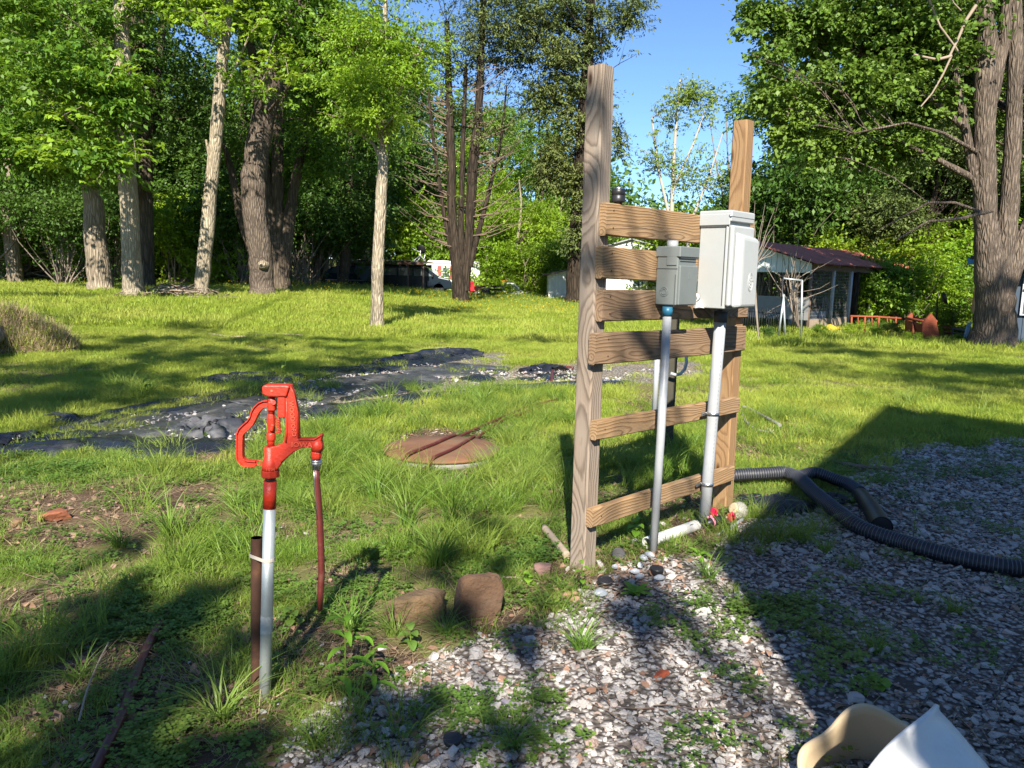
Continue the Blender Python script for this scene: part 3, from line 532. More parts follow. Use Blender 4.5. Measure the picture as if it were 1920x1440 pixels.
T3 = tree('sycamore_tree', 'slim pale leaning trunk with a cut branch stub, behind the stick pile', (378, 570), 22.5, [[(378, 570, 26), (385, 470, 26), (398, 330, 24), (410, 200, 22), (421, 60, 20), (428, -40, 18), (436, -300, 11)], [(392, 290, 6), (386, 262, 4)], [(412, 190, 7), (440, 130, 5), (470, 60, 3)]],
    [(430, -40, 120, 60, 0, .9), (350, 10, 90, 40, -1, .5), (470, 60, 60, 60, -.5, .4), (480, -160, 160, 90, 0, .3)], L_bright, m_barkpale, 170, 18, .26, .14, 7, 'tall hardwoods at the left edge of the lawn', 22); T.append(T3)
compound('bough_leaves', [(pb(415, 40, 22.4), pb(320, 18, 19), 26, .3), (pb(415, 20, 22.4), pb(390, 50, 19), 22, .25)], L_bright, T3, T3.location, 9, 7, .16)
T4 = tree('maple_tree', 'very thick trunk with a knot hole low down, centre of the left row', (492, 556), 24, [[(492, 556, 46), (490, 480, 42), (476, 400, 44), (474, 330, 44), (490, 240, 42), (510, 160, 36), (536, 70, 32), (560, -20, 26), (590, -240, 14)], [(512, 150, 26), (545, 60, 24), (590, -30, 20), (650, -200, 12)], [(500, 200, 16), (470, 90, 14), (455, -40, 11), (430, -220, 8)]],
    [(520, 150, 80, 50, -2.5, .8), (560, 40, 110, 90, 0, .9), (470, -40, 110, 70, 0, .7), (640, 90, 90, 80, 1, .8), (560, -160, 200, 110, 0, .35), (600, 200, 70, 70, 1.5, .5)], L_mid, m_barkmaple, 260, 26, .3, .14, 8, 'tall hardwoods at the left edge of the lawn', 40); T.append(T4)
compound('bough_leaves', [(pb(520, 60, 23.5), pb(500, 120, 20.5), 36, .34), (pb(540, 90, 23.5), pb(550, 155, 20.5), 34, .3), (pb(500, 30, 23), pb(470, 60, 20.5), 30, .34), (pb(530, 100, 23.5), pb(480, 165, 21), 12, .2)], L_bright, T4, T4.location, 12, 7, .16)
kb = MB(); kp = Vector(at(496, 497, 24))-T4.location; kp.y = -.34; kb.tube([kp+Vector((.05, .12, 0)), kp+Vector((.05, -.06, .0)), kp+Vector((.05, -.12, -.02))], [.16, .13, .06], 12); kb.build('knot', m_barkpale, T4, fix=False)
kb = MB(); kb.tube([kp+Vector((.05, -.11, -.01)), kp+Vector((.05, -.135, -.02))], [.05, .045], 10); kb.build('knot_hole_shade', m_shadow, T4, fix=False)
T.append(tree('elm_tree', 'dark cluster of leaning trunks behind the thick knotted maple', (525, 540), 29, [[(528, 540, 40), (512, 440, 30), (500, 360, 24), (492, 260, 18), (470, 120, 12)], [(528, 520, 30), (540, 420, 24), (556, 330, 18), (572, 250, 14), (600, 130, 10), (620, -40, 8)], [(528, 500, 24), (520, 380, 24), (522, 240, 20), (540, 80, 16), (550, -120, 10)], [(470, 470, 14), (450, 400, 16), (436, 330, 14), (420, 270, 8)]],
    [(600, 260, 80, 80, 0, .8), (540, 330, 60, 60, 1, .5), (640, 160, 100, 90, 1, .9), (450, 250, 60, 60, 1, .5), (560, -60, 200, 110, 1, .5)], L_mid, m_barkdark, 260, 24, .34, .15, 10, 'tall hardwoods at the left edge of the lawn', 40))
# young bright maple in the middle of the lawn
T6 = tree('young_maple_tree', 'young tree with pale straight trunk and bright yellow green crown, alone on the lawn', (707, 608), 17.5, [[(707, 608, 25), (708, 520, 23), (711, 440, 22), (717, 330, 20), (722, 240, 17), (725, 150, 13), (722, 40, 9), (725, -60, 5)], [(720, 250, 8), (700, 170, 6), (670, 110, 4)], [(720, 230, 8), (760, 150, 6), (790, 90, 4)], [(716, 300, 9), (700, 270, 6), (660, 240, 3)], [(715, 350, 5), (705, 330, 3)]],
    [(720, 60, 85, 55, 0, 1.1), (690, 150, 75, 50, -.4, 1.), (760, 150, 65, 55, .2, .8), (700, 225, 80, 32, -.3, .8), (780, 80, 60, 50, .4, .5), (650, 75, 55, 45, 0, .6), (740, -50, 110, 60, 0, .8), (650, 215, 45, 18, -.3, .25)], L_bright, m_barkpale, 300, 20, .17, .085, 12, None, 60, asp=.42)
T6['category'] = 'tree'
# cedars and the sparse wood in the middle
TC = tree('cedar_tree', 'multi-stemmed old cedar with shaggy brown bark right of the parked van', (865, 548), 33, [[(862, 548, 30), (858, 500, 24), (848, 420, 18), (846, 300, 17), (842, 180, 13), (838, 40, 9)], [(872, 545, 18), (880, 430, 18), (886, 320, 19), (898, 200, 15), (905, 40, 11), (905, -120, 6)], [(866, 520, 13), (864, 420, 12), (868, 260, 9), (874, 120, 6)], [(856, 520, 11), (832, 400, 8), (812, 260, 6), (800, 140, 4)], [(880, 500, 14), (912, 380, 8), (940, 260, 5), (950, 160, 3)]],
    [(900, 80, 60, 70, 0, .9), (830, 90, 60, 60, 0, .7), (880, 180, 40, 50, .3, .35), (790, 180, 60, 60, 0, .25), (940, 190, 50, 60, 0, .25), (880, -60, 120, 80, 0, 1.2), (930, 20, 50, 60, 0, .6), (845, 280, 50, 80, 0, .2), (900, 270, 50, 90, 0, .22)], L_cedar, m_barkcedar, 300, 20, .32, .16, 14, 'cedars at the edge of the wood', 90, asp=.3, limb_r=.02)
dt = MB(); r9 = random.Random(2)
for i in range(120):
    y_ = r9.uniform(120, 470); sg = r9.choice((-1, 1)); x_ = 865+sg*r9.uniform(5, 35); L = r9.uniform(30, 110)*(1 if y_ > 250 else .7); a = r9.uniform(.1, .9); dt.tube([Vector(at(x_+sg*L*t+r9.uniform(-3, 3), y_-L*a*t**1.5+r9.uniform(-3, 3), 33+r9.uniform(-1, 1)*t))-TC.location for t in (0, .35, .7, 1)], [.03, .02, .014, .006], 3, cap=False)
s_ = dt.build('dead_twigs', m_stickd, TC, fix=False); s_['kind'] = 'stuff'
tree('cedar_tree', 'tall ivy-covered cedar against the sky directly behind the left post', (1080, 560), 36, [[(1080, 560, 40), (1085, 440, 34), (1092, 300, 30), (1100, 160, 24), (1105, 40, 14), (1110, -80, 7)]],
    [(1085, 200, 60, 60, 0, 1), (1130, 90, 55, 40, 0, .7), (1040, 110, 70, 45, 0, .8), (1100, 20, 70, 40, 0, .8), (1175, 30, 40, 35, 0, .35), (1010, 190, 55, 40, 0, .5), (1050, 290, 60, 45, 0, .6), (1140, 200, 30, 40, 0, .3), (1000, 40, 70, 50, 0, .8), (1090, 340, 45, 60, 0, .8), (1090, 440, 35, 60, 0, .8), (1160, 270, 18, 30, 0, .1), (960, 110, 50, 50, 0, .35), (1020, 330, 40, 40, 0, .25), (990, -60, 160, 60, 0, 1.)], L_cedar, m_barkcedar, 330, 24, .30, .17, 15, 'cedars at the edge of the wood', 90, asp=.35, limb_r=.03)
tree('birch_tree', 'thin airy tree with pale branches and sparse leaves against the sky between the posts', (1255, 520), 40, [[(1258, 530, 10), (1258, 440, 9), (1262, 330, 7), (1268, 230, 5), (1275, 150, 3)], [(1258, 420, 6), (1235, 320, 5), (1222, 220, 3)], [(1260, 360, 5), (1300, 270, 4), (1325, 200, 2)], [(1290, 500, 7), (1290, 430, 6), (1330, 330, 4), (1355, 250, 2)]],
    [(1285, 175, 40, 30, 0, .5), (1250, 230, 45, 35, 0, .4), (1310, 250, 38, 45, 0, .3), (1240, 300, 42, 40, 0, .3), (1300, 330, 50, 40, 0, .3), (1330, 200, 22, 40, 0, .12), (1355, 330, 30, 60, 0, .2)], leafmat('pale young leaf', (.12, .20, .03), (.26, .38, .06), (.3, .38, .05), .4), plain('pale branch bark', (.36, .33, .27), .9), 420, 15, .2, .13, 16, None, 70, limb_r=.02)
tree('bare_sapling', 'bare leafless sapling of fine upright twigs right of the airy tree', (1375, 500), 42, [[(1372, 520, 6), (1372, 400, 4), (1365, 300, 3), (1360, 190, 1.5)], [(1372, 420, 4), (1385, 320, 3), (1392, 220, 1.5)], [(1372, 440, 4), (1345, 320, 3), (1330, 220, 1.5)]],
    [(1362, 250, 34, 70, 0, .03)], L_bright, m_tw, 260, 4, .2, .1, 17, None, 8, limb_r=.014)
# the big forked tree on the right
TB = tree('silver_maple_tree', 'huge forked tree with furrowed grey bark at the right edge beside the blue cabin', (1862, 640), 16.5, [[(1862, 640, 80), (1866, 580, 68), (1862, 520, 60), (1853, 460, 46), (1847, 400, 39), (1845, 300, 37), (1847, 180, 37), (1850, 80, 36), (1838, 0, 34), (1830, -160, 28), (1820, -420, 12)], [(1868, 560, 40), (1880, 490, 40), (1888, 430, 36), (1894, 350, 31), (1900, 240, 28), (1904, 120, 26), (1902, 0, 24), (1905, -150, 18), (1915, -400, 8)], [(1872, 580, 36), (1893, 520, 34), (1915, 460, 32), (1950, 380, 28), (1990, 260, 24), (2040, 60, 20), (2080, -200, 10)],
     [(1842, 380, 22), (1822, 310, 17), (1806, 220, 15), (1788, 120, 13), (1770, 40, 12), (1745, -40, 10), (1700, -180, 6)], [(1824, 335, 14), (1760, 300, 10), (1700, 270, 7), (1640, 245, 4)], [(1810, 240, 14), (1750, 190, 10), (1690, 150, 7), (1620, 110, 4)], [(1846, 240, 28), (1866, 150, 24), (1884, 60, 20), (1890, -30, 16)],
     [(1860, 395, 7, -1), (1800, 410, 6, -1.5), (1740, 415, 4, -2), (1680, 450, 3, -2)], [(1846, 400, 6, -1), (1790, 380, 5, -1.5), (1740, 380, 4, -2), (1650, 430, 2, -2)], [(1840, 290, 8), (1770, 250, 6, -.5), (1700, 230, 4, -1), (1600, 250, 3, -1.5)]],
    [(1700, 60, 130, 80, 0, 1.4), (1560, 60, 90, 60, 0, .8), (1480, 40, 70, 50, 0, .5), (1600, 170, 100, 60, -.5, 1), (1500, 170, 70, 50, -.5, .6), (1430, 185, 30, 20, -.5, .12), (1450, 110, 35, 40, -.5, .15), (1700, 180, 90, 70, .5, 1), (1570, 270, 70, 40, -.6, .5), (1480, 240, 45, 35, -.5, .25), (1650, 270, 90, 50, .8, .7), (1800, 120, 90, 90, 2, 1), (1890, 200, 70, 90, 2.5, .7), (1640, -60, 190, 80, 0, 1.4), (1860, -60, 160, 100, 1, 1.2), (1420, 25, 30, 30, -.5, .18)], L_maple, m_barkmaple, 230, 30, .24, .10, 18, None, 150, asp=.75, limb_r=.04)
db = MB(); rr0 = random.Random(5)
for pts, w_ in (([(1828, 10), (1812, 40), (1795, 70), (1782, 105)], .05), ([(1740, 0), (1765, 50), (1790, 90), (1800, 100)], .035), ([(1782, 105), (1760, 112), (1735, 108), (1715, 102)], .045), ([(1782, 105), (1770, 140), (1745, 175), (1728, 200)], .03), ([(1800, 20), (1790, 5), (1780, -10)], .02)):
    P_ = [Vector(at(x_+random.Random(i_).uniform(-3, 3), y_, 15.3))-TB.location for i_, (x_, y_) in enumerate(pts)]; db.tube(P_, [w_*.7*(1-.25*i/len(pts)*2) for i in range(len(pts))], 6)
db.build('dead_branch', plain('barkless dead wood', (.27, .21, .15), .85, 0, .3, 6), TB, fix=False)

# woods behind: shared tree kinds, every tree its own object
def wood_kind(seed, h, rad, lm, bark, dens=150, m=26, ll=.22, sig=.5, low=.2, nt=1):
    r = random.Random(seed); o = empty('proto', (0, 0, 0)); lobes = []
    for i in range(9): a = r.uniform(0, 6.28); zz = h*r.uniform(low, .92); q = rad*(1-.5*abs(zz/h-.5))*r.uniform(.2, .8); lobes.append(((q*math.cos(a), q*math.sin(a), zz), (rad*r.uniform(.35, .6), rad*r.uniform(.35, .6), h*r.uniform(.08, .15)), r.uniform(.6, 1.2)))
    cr, cc = crown('crown', lobes, dens, m, sig, ll, lm, seed, o, (0, 0, 0)); mb = MB()
    for k in range(nt):
        P = [Vector((0, 0, -.2))]; x_ = y_ = 0
        for i in range(1, 7): x_ += r.uniform(-.3, .3)*(1+k); y_ += r.uniform(-.3, .3); P.append(Vector((x_, y_, h*.92*i/6)))
        mb.tube(P, [h*.017*(1-i/7)+.03 for i in range(7)], 8)
    for c in cc[:26]: c = Vector(c); q = P[max(1, min(5, int(c.z/h*6)-1))]; limb(mb, q, c, .06, .012, r, 4)
    mb.build('trunk', bark, o, fix=False); return o
kinds = [wood_kind(31, 15, 4.2, L_mid, m_barkdark, 170), wood_kind(32, 17, 4.6, L_dark, m_barkdark, 180), wood_kind(33, 14, 3.8, L_bright, m_barkpale, 150), wood_kind(34, 18, 3.6, L_mid, m_barkash, 160, low=.3), wood_kind(35, 12, 3.8, L_cedar, m_barkcedar, 210, 26, .2, .42, .08)]
names = ['oak_tree', 'beech_tree', 'poplar_tree', 'ash_tree', 'juniper_tree']; used = [False]*5; rw = random.Random(77)
adj = ['Mid green', 'Dark dense', 'Bright yellow green', 'Tall narrow', 'Dull green shaggy']
spots = []  # bright kinds behind the left row stand in for sunlit patches
for px, Y, k, h in [(-120, 34, 1, 1.), (-40, 40, 0, 1.1), (30, 31, 3, .9), (95, 44, 1, 1.1), (140, 36, 0, .95), (215, 46, 1, 1.1), (270, 38, 1, .9), (320, 48, 2, .9), (340, 40, 2, .7), (420, 46, 2, .95), (440, 36, 1, .95), (520, 44, 1, 1.1), (590, 40, 1, .95), (600, 52, 0, 1.), (660, 60, 1, 1.2), (640, 38, 1, .8),
                         (760, 66, 1, 1.25), (700, 72, 0, 1.3), (820, 74, 1, 1.2), (690, 60, 3, 1.), (900, 66, 2, .95), (960, 58, 2, .72), (1010, 70, 0, 1.), (1060, 62, 2, .75), (930, 80, 0, 1.25), (1000, 85, 1, 1.0), (1120, 75, 0, .8), (1180, 58, 2, .42), (1240, 62, 0, .45), (1300, 56, 2, .42), (1350, 60, 0, .5), (1400, 52, 2, .55),
                         (1440, 34, 1, .62), (1500, 30, 1, .6), (1500, 44, 1, .85), (1550, 36, 0, .85), (1590, 30, 1, .75), (1640, 44, 2, .85), (1680, 36, 2, .75), (1730, 40, 2, .95), (1720, 27, 4, .62), (1790, 29, 4, .8), (1820, 40, 2, 1.), (1900, 34, 1, 1.), (1980, 38, 0, 1.1), (2080, 36, 1, 1.), (1640, 28, 4, .42), (1760, 52, 0, 1.2), (1600, 56, 3, 1.0), (1880, 50, 3, 1.2), (2000, 27, 0, 1.)]:
    spots.append((px, Y, k, h))
side_of = lambda px: 'left of the tall hardwoods' if px < 150 else 'behind the row of hardwoods' if px < 560 else 'behind the parked van' if px < 860 else 'between the cedar trunks' if px < 1080 else 'low behind the panel' if px < 1420 else 'behind the red roofed shed' if px < 1700 else 'behind the big forked tree'
def wood_tree(k, x, y, s, lab, nm):
    o = kinds[k] if not used[k] else dup(kinds[k]); used[k] = True; o.name = nm; o.location = (x, y, float(gz(x, y))-.1); o.rotation_euler = (0, 0, rw.uniform(0, 6.28)); o.scale = (s*rw.uniform(.9, 1.1),)*2+(s,)
    tag(o, lab, 'tree', 'woodland trees beyond the lawn'); return o
seen = {}
for px, Y, k, h in spots:
    p = at(px, 520, Y); key = (k, side_of(px)); d = 'near' if Y < 38 else 'middle' if Y < 52 else 'deep'
    wood_tree(k, p[0], Y, h, '%s woodland tree %s, %s rank' % (adj[k], side_of(px), d), names[k])
# shrubs of the understorey; bright ones at left stand in for sunlit foliage
def shrub_kind(seed, lm, h=3.2, rad=1.9): 
    r = random.Random(seed); o = empty('proto', (0, 0, 0)); lobes = [((r.uniform(-.7, .7)*rad, r.uniform(-.5, .5)*rad, h*r.uniform(.15, .8)), (rad*.5, rad*.5, h*.2), 1.) for i in range(7)]; cr, cc = crown('foliage', lobes, 80, 20, .28, .13, lm, seed, o, (0, 0, 0)); mb = MB()
    for c in cc[::18]: limb(mb, Vector((r.uniform(-.2, .2), r.uniform(-.2, .2), -.1)), Vector(c), .03, .006, r, 4)
    mb.build('stems', m_tw, o, fix=False); return o
sk_ = [shrub_kind(61, L_mid), shrub_kind(62, L_bright, 2.8), shrub_kind(63, L_dark, 3.6)]; su = [False]*3
for px, Y, k, s in [(-60, 30, 2, 1.3), (20, 33, 0, 1.2), (70, 36, 2, 1.3), (120, 30, 2, 1.1), (150, 34, 0, 1.2), (215, 33, 2, 1.3), (240, 38, 0, 1.5), (300, 36, 1, 1.4), (330, 34, 1, 1.3), (350, 40, 1, 2.), (400, 36, 1, 1.3), (425, 40, 0, 1.7), (455, 34, 2, 1.1), (560, 36, 2, 1.4), (585, 38, 2, 1.3), (610, 60, 2, 1.9), (660, 62, 0, 2.), (740, 64, 1, 2.1), (790, 66, 1, 2.4), (830, 64, 0, 2.), (910, 60, 1, 2.), (940, 64, 1, 2.5), (980, 56, 1, 1.8), (1020, 60, 1, 2.4), (1050, 52, 1, 1.5), (1105, 50, 0, 1.8), (1150, 54, 0, 1.9), (1220, 50, 1, 2.), (1270, 46, 1, 1.9), (1320, 50, 0, 2.), (1350, 44, 1, 1.8), (1390, 46, 0, 2.),
                    (1430, 33, 2, 1.6), (1480, 30, 2, 1.5), (1540, 31, 2, 1.7), (1590, 29, 0, 1.4), (1630, 27, 1, 1.), (1650, 24, 0, .8), (1680, 28, 1, 1.1), (1710, 24, 1, .8), (1740, 27, 1, 1.2), (1770, 24.5, 0, .8), (1790, 26, 1, 1.1), (1960, 26, 0, 1.3), (1660, 34, 1, 1.8)]:
    o = sk_[k] if not su[k] else dup(sk_[k]); su[k] = True; p = at(px, 520, Y); o.name = ['hazel_shrub', 'spicebush_shrub', 'privet_shrub'][k]; o.location = (p[0], Y, float(gz(p[0], Y))); o.rotation_euler = (0, 0, rw.uniform(0, 6.28)); o.scale = (s, s, s*rw.uniform(.9, 1.2))
    tag(o, '%s understorey shrub %s, %s' % (['Mid green', 'Bright green', 'Dark green'][k], side_of(px), 'close to the lawn' if Y < 34 else 'farther in' if Y < 50 else 'far back'), 'shrub', 'understorey shrubs beyond the lawn')
# the far wood that reads as one mass
r_ = np.random.default_rng(5); a_ = r_.uniform(-1.05, 1.05, 3600); d_ = r_.uniform(88, 120, 3600); cx = d_*np.sin(a_); cy = d_*np.cos(a_); apx = 960+FPX*np.tan(a_)
top = np.interp(apx, [-2000, 1050, 1150, 1200, 1380, 1450, 3000], [22, 22, 15, 9.5, 9.5, 20, 22]); cz = r_.uniform(0, 1, 3600)**.8*top*r_.uniform(.8, 1.1, 3600); ii = np.repeat(np.arange(3600), 22)
P = np.stack([cx, cy, cz], -1)[ii]+r_.normal(0, 1, (len(ii), 3))*[1.5, 1.5, .8]; n = len(P); N_ = r_.normal(0, .6, (n, 3)); N_[:, 2] += .8; N_[:, 1] -= .5; N_ /= np.linalg.norm(N_, axis=1, keepdims=True); D_ = r_.normal(0, 1, (n, 3)); L_ = r_.uniform(.45, 1.0, n)
tag(link('far_woods', leaves_mesh('far_woods', P, N_, D_, L_, L_*.6, L_dark)), 'dark mass of the far wood closing the view', kind='stuff')

# ------------------------------------------------------------------ unseen behind the photographer: a house, and trees shaped to cast the shade
tn = math.tan(SUN_EL)
def lift(px, py, z, dxy=(0, 0)):
    g = gp(px, py); k = z/tn; return (g[0]-SH[0]*k, g[1]-SH[1]*k, z)
def shade_tree(name, label, base, pts, lm, bark, seed, m=26, ll=.11, sig=.16, th=9, dens=9):
    o = empty(name, (base[0], base[1], float(gz(*base)))); tag(o, label, 'tree', 'trees behind the photographer'); r = np.random.default_rng(seed); rr = random.Random(seed)
    lob = [(c, (rx, ry, rz), wt) for c, rx, ry, rz, wt in pts]; cr, cc = crown('crown', lob, dens*1.1, m, sig, ll, lm, seed, o, tuple(o.location), shell=.1); mb = MB(); top = Vector((rr.uniform(-.3, .3), rr.uniform(-.3, .3), th)); P_ = [Vector((0, 0, -.1)), Vector((0, 0, th*.3)), top*.6, top]; Q, R2 = wobble(P_, [.26, .22, .17, .08], seed); mb.tube(Q, R2, 10)
    for c, rx, ry, rz, wt in pts[::max(1, len(pts)//30)]: c = Vector(c)-o.location; q = Q[min(len(Q)-1, max(3, int(len(Q)*min(.95, c.z/th*.7))))]; limb(mb, q, c, .05, .012, rr, 5)
    mb.build('trunk', bark, o, fix=False); return o
FG = []   # leaf clumps set on sun rays to dapple the near ground: (px,py, rx m, ry m, weight)
for px, py, rx, ry, wt, z in [(60, 1150, .35, .30, 1, 6.2), (230, 1130, .35, .2, .9, 6.3), (100, 1260, .3, .25, 1, 6), (330, 1240, .3, .16, .8, 6.4), (250, 1380, .25, .2, .9, 6.1), (60, 1400, .3, .2, .9, 5.8), (400, 1085, .3, .12, .8, 6.5), (90, 1340, .3, .15, .8, 6), (180, 1220, .3, .2, .9, 6.1), (560, 1130, .15, .1, .6, 6.3), (560, 1200, .2, .2, .7, 6.2), (430, 1180, .2, .12, .7, 6), (30, 1040, .3, .12, .6, 6.6), (200, 1010, .22, .06, .5, 6.5),
                             (850, 1045, .25, .18, .8, 6.6), (745, 1085, .2, .12, .7, 6.3), (880, 1200, .25, .14, .9, 6.4), (1010, 1170, .25, .12, .9, 6.7), (760, 1290, .22, .1, .9, 6), (640, 1300, .2, .12, .7, 6.3), (850, 1330, .28, .08, .8, 6.1), (940, 1400, .2, .07, .5, 6.2), (620, 1400, .25, .1, .7, 6), (1100, 1100, .2, .1, .4, 6.5), (1160, 1390, .16, .05, .4, 6.2), (430, 1400, .2, .12, .6, 6.3),
                             (930, 985, .22, .08, .4, 6.9), (1230, 1170, .14, .08, .5, 6.4), (380, 1290, .2, .1, .7, 6)]:
    c0 = lift(px, py, z); rf = random.Random(int(px*7+py))
    for _ in range(max(3, int(wt*rx*ry/.0075))):
        a_ = rf.uniform(0, 6.283); q_ = math.sqrt(rf.random()); x_, y_ = c0[0]+rx*q_*math.cos(a_)*1.15, c0[1]+ry*q_*math.sin(a_)*1.25
        if float(vn(x_*3.6, y_*3.6, 91)) > .415: rz_ = rf.uniform(.05, .10); FG.append(((x_, y_, z+rf.uniform(-.1, .1)), rz_, rz_, .05, .5))
def liftp(px, py, Y, z):
    P = at(px, py, Y); k = (z-P[2])/math.tan(SUN_EL); return (P[0]-SH[0]*k, P[1]-SH[1]*k, z)
for px, py, Y, r_w, wt in [(1185, 575, 3.55, .09, .35), (1230, 650, 3.65, .11, .5), (1110, 330, 3.4, .06, .22), (1110, 480, 3.4, .07, .22), (1120, 200, 3.4, .06, .22), (1270, 660, 3.8, .08, .3), (1245, 430, 3.7, .05, .2), (505, 1180, 2.3, .09, .6)]: FG.append((liftp(px, py, Y, 6.9), r_w*1.3, r_w*1.3, r_w, wt))
shade_tree('shade_maple_tree', 'unseen maple behind the photographer, low boughs shaped to dapple the near ground', (-3.6, -8.5), [q for q in FG if q[0][0] < -.55], L_mid, m_barkash, 401, 22, .075, .055)
shade_tree('shade_oak_tree', 'unseen oak behind the photographer, boughs shaped to dapple the ground near the posts', (1.2, -11.), [q for q in FG if q[0][0] >= -.55], L_mid, m_barkash, 402, 22, .075, .055)
LW = []  # crown lobes added to streak the lawn and darken below the left trees
for px, py, rx, ry, wt, z in [(120, 715, 1.6, .5, 1.2, 12), (330, 680, 1.4, .5, 1., 12.5), (560, 670, 1.6, .7, 1.3, 12), (640, 640, 1.4, .4, .8, 13), (430, 640, 1.5, .35, .7, 12.6), (240, 640, 1.2, .3, .6, 13), (700, 680, 1., .4, .8, 12), (40, 528, 2.6, .9, 1.6, 16), (150, 522, 2.4, 1., 1.6, 16), (250, 530, 2.2, .8, 1.4, 16), (100, 552, 2.2, .4, 1., 16), (330, 535, 2.2, .8, 1.3, 16), (440, 535, 2.2, .8, 1.3, 16), (560, 540, 2.2, .8, 1.3, 16), (650, 548, 2., .8, 1., 16), (60, 600, 1.6, .4, .8, 14), (60, 760, 1., .3, .8, 11), (300, 740, 1., .3, .6, 11.5), (520, 730, 1., .3, .8, 11.2), (90, 690, 1.2, .4, .6, 12), (880, 600, 1.4, 1.2, .7, 13.5), (780, 590, 1.2, .8, .5, 14), (180, 655, .9, .2, .5, 12.8), (380, 668, .7, .2, .4, 12.4), (480, 690, .8, .18, .5, 12), (230, 700, .9, .2, .5, 12), (660, 655, .8, .25, .5, 12.6), (840, 640, .7, .15, .3, 12.8), (600, 700, .6, .2, .5, 11.8), (1020, 640, .6, .12, .25, 12.8), (340, 615, .8, .2, .3, 13.4)]:
    LW.append((lift(px, py, z), rx, ry, .35, wt))
shade_tree('shade_elm_tree', 'unseen tall elm behind the photographer, crown shaped to streak the lawn with shade', (-5.5, -9.8), LW, L_mid, m_barkash, 403, 34, .18, .32, 13, 22)
RW = []  # crown lobes set on sun rays to shade the right lawn
for px, py, rx, ry, wt, z in [(1480, 650, 1.2, .5, .8, 12), (1620, 665, 1.8, .7, 1.3, 12.5), (1780, 690, 1.6, .7, 1.3, 12), (1900, 700, 1.4, .7, 1.2, 12), (1700, 640, 1.6, .6, 1., 13), (1860, 650, 1.8, .7, 1.2, 13), (1560, 640, 1., .4, .5, 12.5), (1760, 730, .8, .3, .5, 11.5), (1840, 720, 1.4, .3, .8, 11.5), (1500, 690, .8, .2, .4, 11.5), (1620, 710, 1., .2, .5, 11.5)]:
    RW.append((lift(px, py, z), rx, ry, .35, wt))
shade_tree('shade_ash_tree', 'unseen tall ash behind the photographer, crown shaped to shade the right side lawn', (6.5, -12.), RW, L_mid, m_barkash, 404, 30, .16, .3, 12, 34)
# gable house whose shadow covers the drive
yb = -1.3; pr = [gp(1350, 1060), gp(1400, 960), gp(1650, 768)]
xl = gp(1540, 1360)[0]-.01; zE = (pr[0][1]-yb+.15)*tn; gR = gp(1655, 766); zR = (gR[1]-yb)*tn; xR = gR[0]-SH[0]*(gR[1]-yb); g2 = gp(1920, 803); zS = (g2[1]-yb)*tn; xS = g2[0]-SH[0]*(g2[1]-yb)
xE = pr[0][0]-SH[0]*(pr[0][1]-yb); xFar = xR+(xS-xR)*4.2; zFar = zR-(zR-zS)*4.2
H = empty('gable_house', ((xE+xFar)/2, yb-4, 0)); tag(H, 'pale gabled house behind the photographer shading the drive', 'house'); hb = Vector(H.location); prof = [(xE, 0), (xE, zE-.1), (xR, zR-.12), (xFar, zFar-.1), (xFar, 0)]
mb = MB(); mb.prism([Vector((x_, yb-.05, z_))-hb for x_, z_ in prof], [Vector((x_, yb-8, z_))-hb for x_, z_ in prof]); mb.build('wall', m_wpaint, H)
mb = MB()
for (xa, za), (xb, zb) in (((xE-.02, zE), (xR, zR)), ((xR, zR), (xFar+.3, zFar-.2))):
    mb.prism([Vector((x_, y_, z_))-hb for x_, y_, z_ in ((xa, yb, za-.1), (xb, yb, zb-.1), (xb, yb, zb), (xa, yb, za))], [Vector((x_, y_, z_))-hb for x_, y_, z_ in ((xa, yb-8.2, za-.1), (xb, yb-8.2, zb-.1), (xb, yb-8.2, zb), (xa, yb-8.2, za))])
mb.build('roof', m_blackm, H)
mb = MB(); mb.box((xR-hb.x, 4.0+.0, 1.7), (1.3, .1, 1.1)); wf = mb.build('window', m_glass, H)

# ------------------------------------------------------------------ the timber panel (frame: x along the planks, -y towards the viewer, z up)
ANG = R_(47); Lp = gp(1092, 1062); PO = np.array([Lp[0], Lp[1], 0.]); PD = np.array([math.cos(ANG), math.sin(ANG), 0]); PN = np.array([PD[1], -PD[0], 0])
def pan(px, py, off=.083):
    q = ray(px, py); Q = PO+PN*off; t = ((Q-CAM)@PN)/(q@PN); P = CAM+q*t; return float((P-PO)@PD), float(P[2])
panel = empty('utility_panel', Vector(PO), ANG); tag(panel, 'two timber posts joined by horizontal planks, carrying electrical boxes', 'utility panel')
def lumber(name, c, L, W, Tk, mat, parent, rot=(0, 0, 0), bev=.004, warp=0., seed=0):
    """board with its length along local x, slightly bowed; its ends are cut square and its arrises eased"""
    mb = MB(); n = 12; r = random.Random(seed); st = []
    for i in range(n+1):
        x = -L/2+L*i/n; dz = warp*math.sin(math.pi*i/n)+r.uniform(-.0007, .0007); a, b = W/2, Tk/2; e = bev; 
        if i in (0, n): e = bev*1.8
        st.append([(x, -b, -a+e+dz), (x, -b+e, -a+dz), (x, b-e, -a+dz), (x, b, -a+e+dz), (x, b, a-e+dz), (x, b-e, a+dz), (x, -b+e, a+dz), (x, -b, a-e+dz)])
    v = [p for s_ in st for p in s_]; f = [(i*8+k, i*8+(k+1) % 8, (i+1)*8+(k+1) % 8, (i+1)*8+k) for i in range(n) for k in range(8)]+[tuple(range(7, -1, -1)), tuple(range(n*8, n*8+8))]
    mb.add(v, f); o = mb.build(name, mat, parent); o.location = c; o.rotation_euler = rot; return o
hL = 2.236; hR = 2.215
lumber('post', (0, 0, hL/2-.1), hL+.2, .089, .089, m_post_l, panel, (0, -math.pi/2, 0), .006, seed=1)
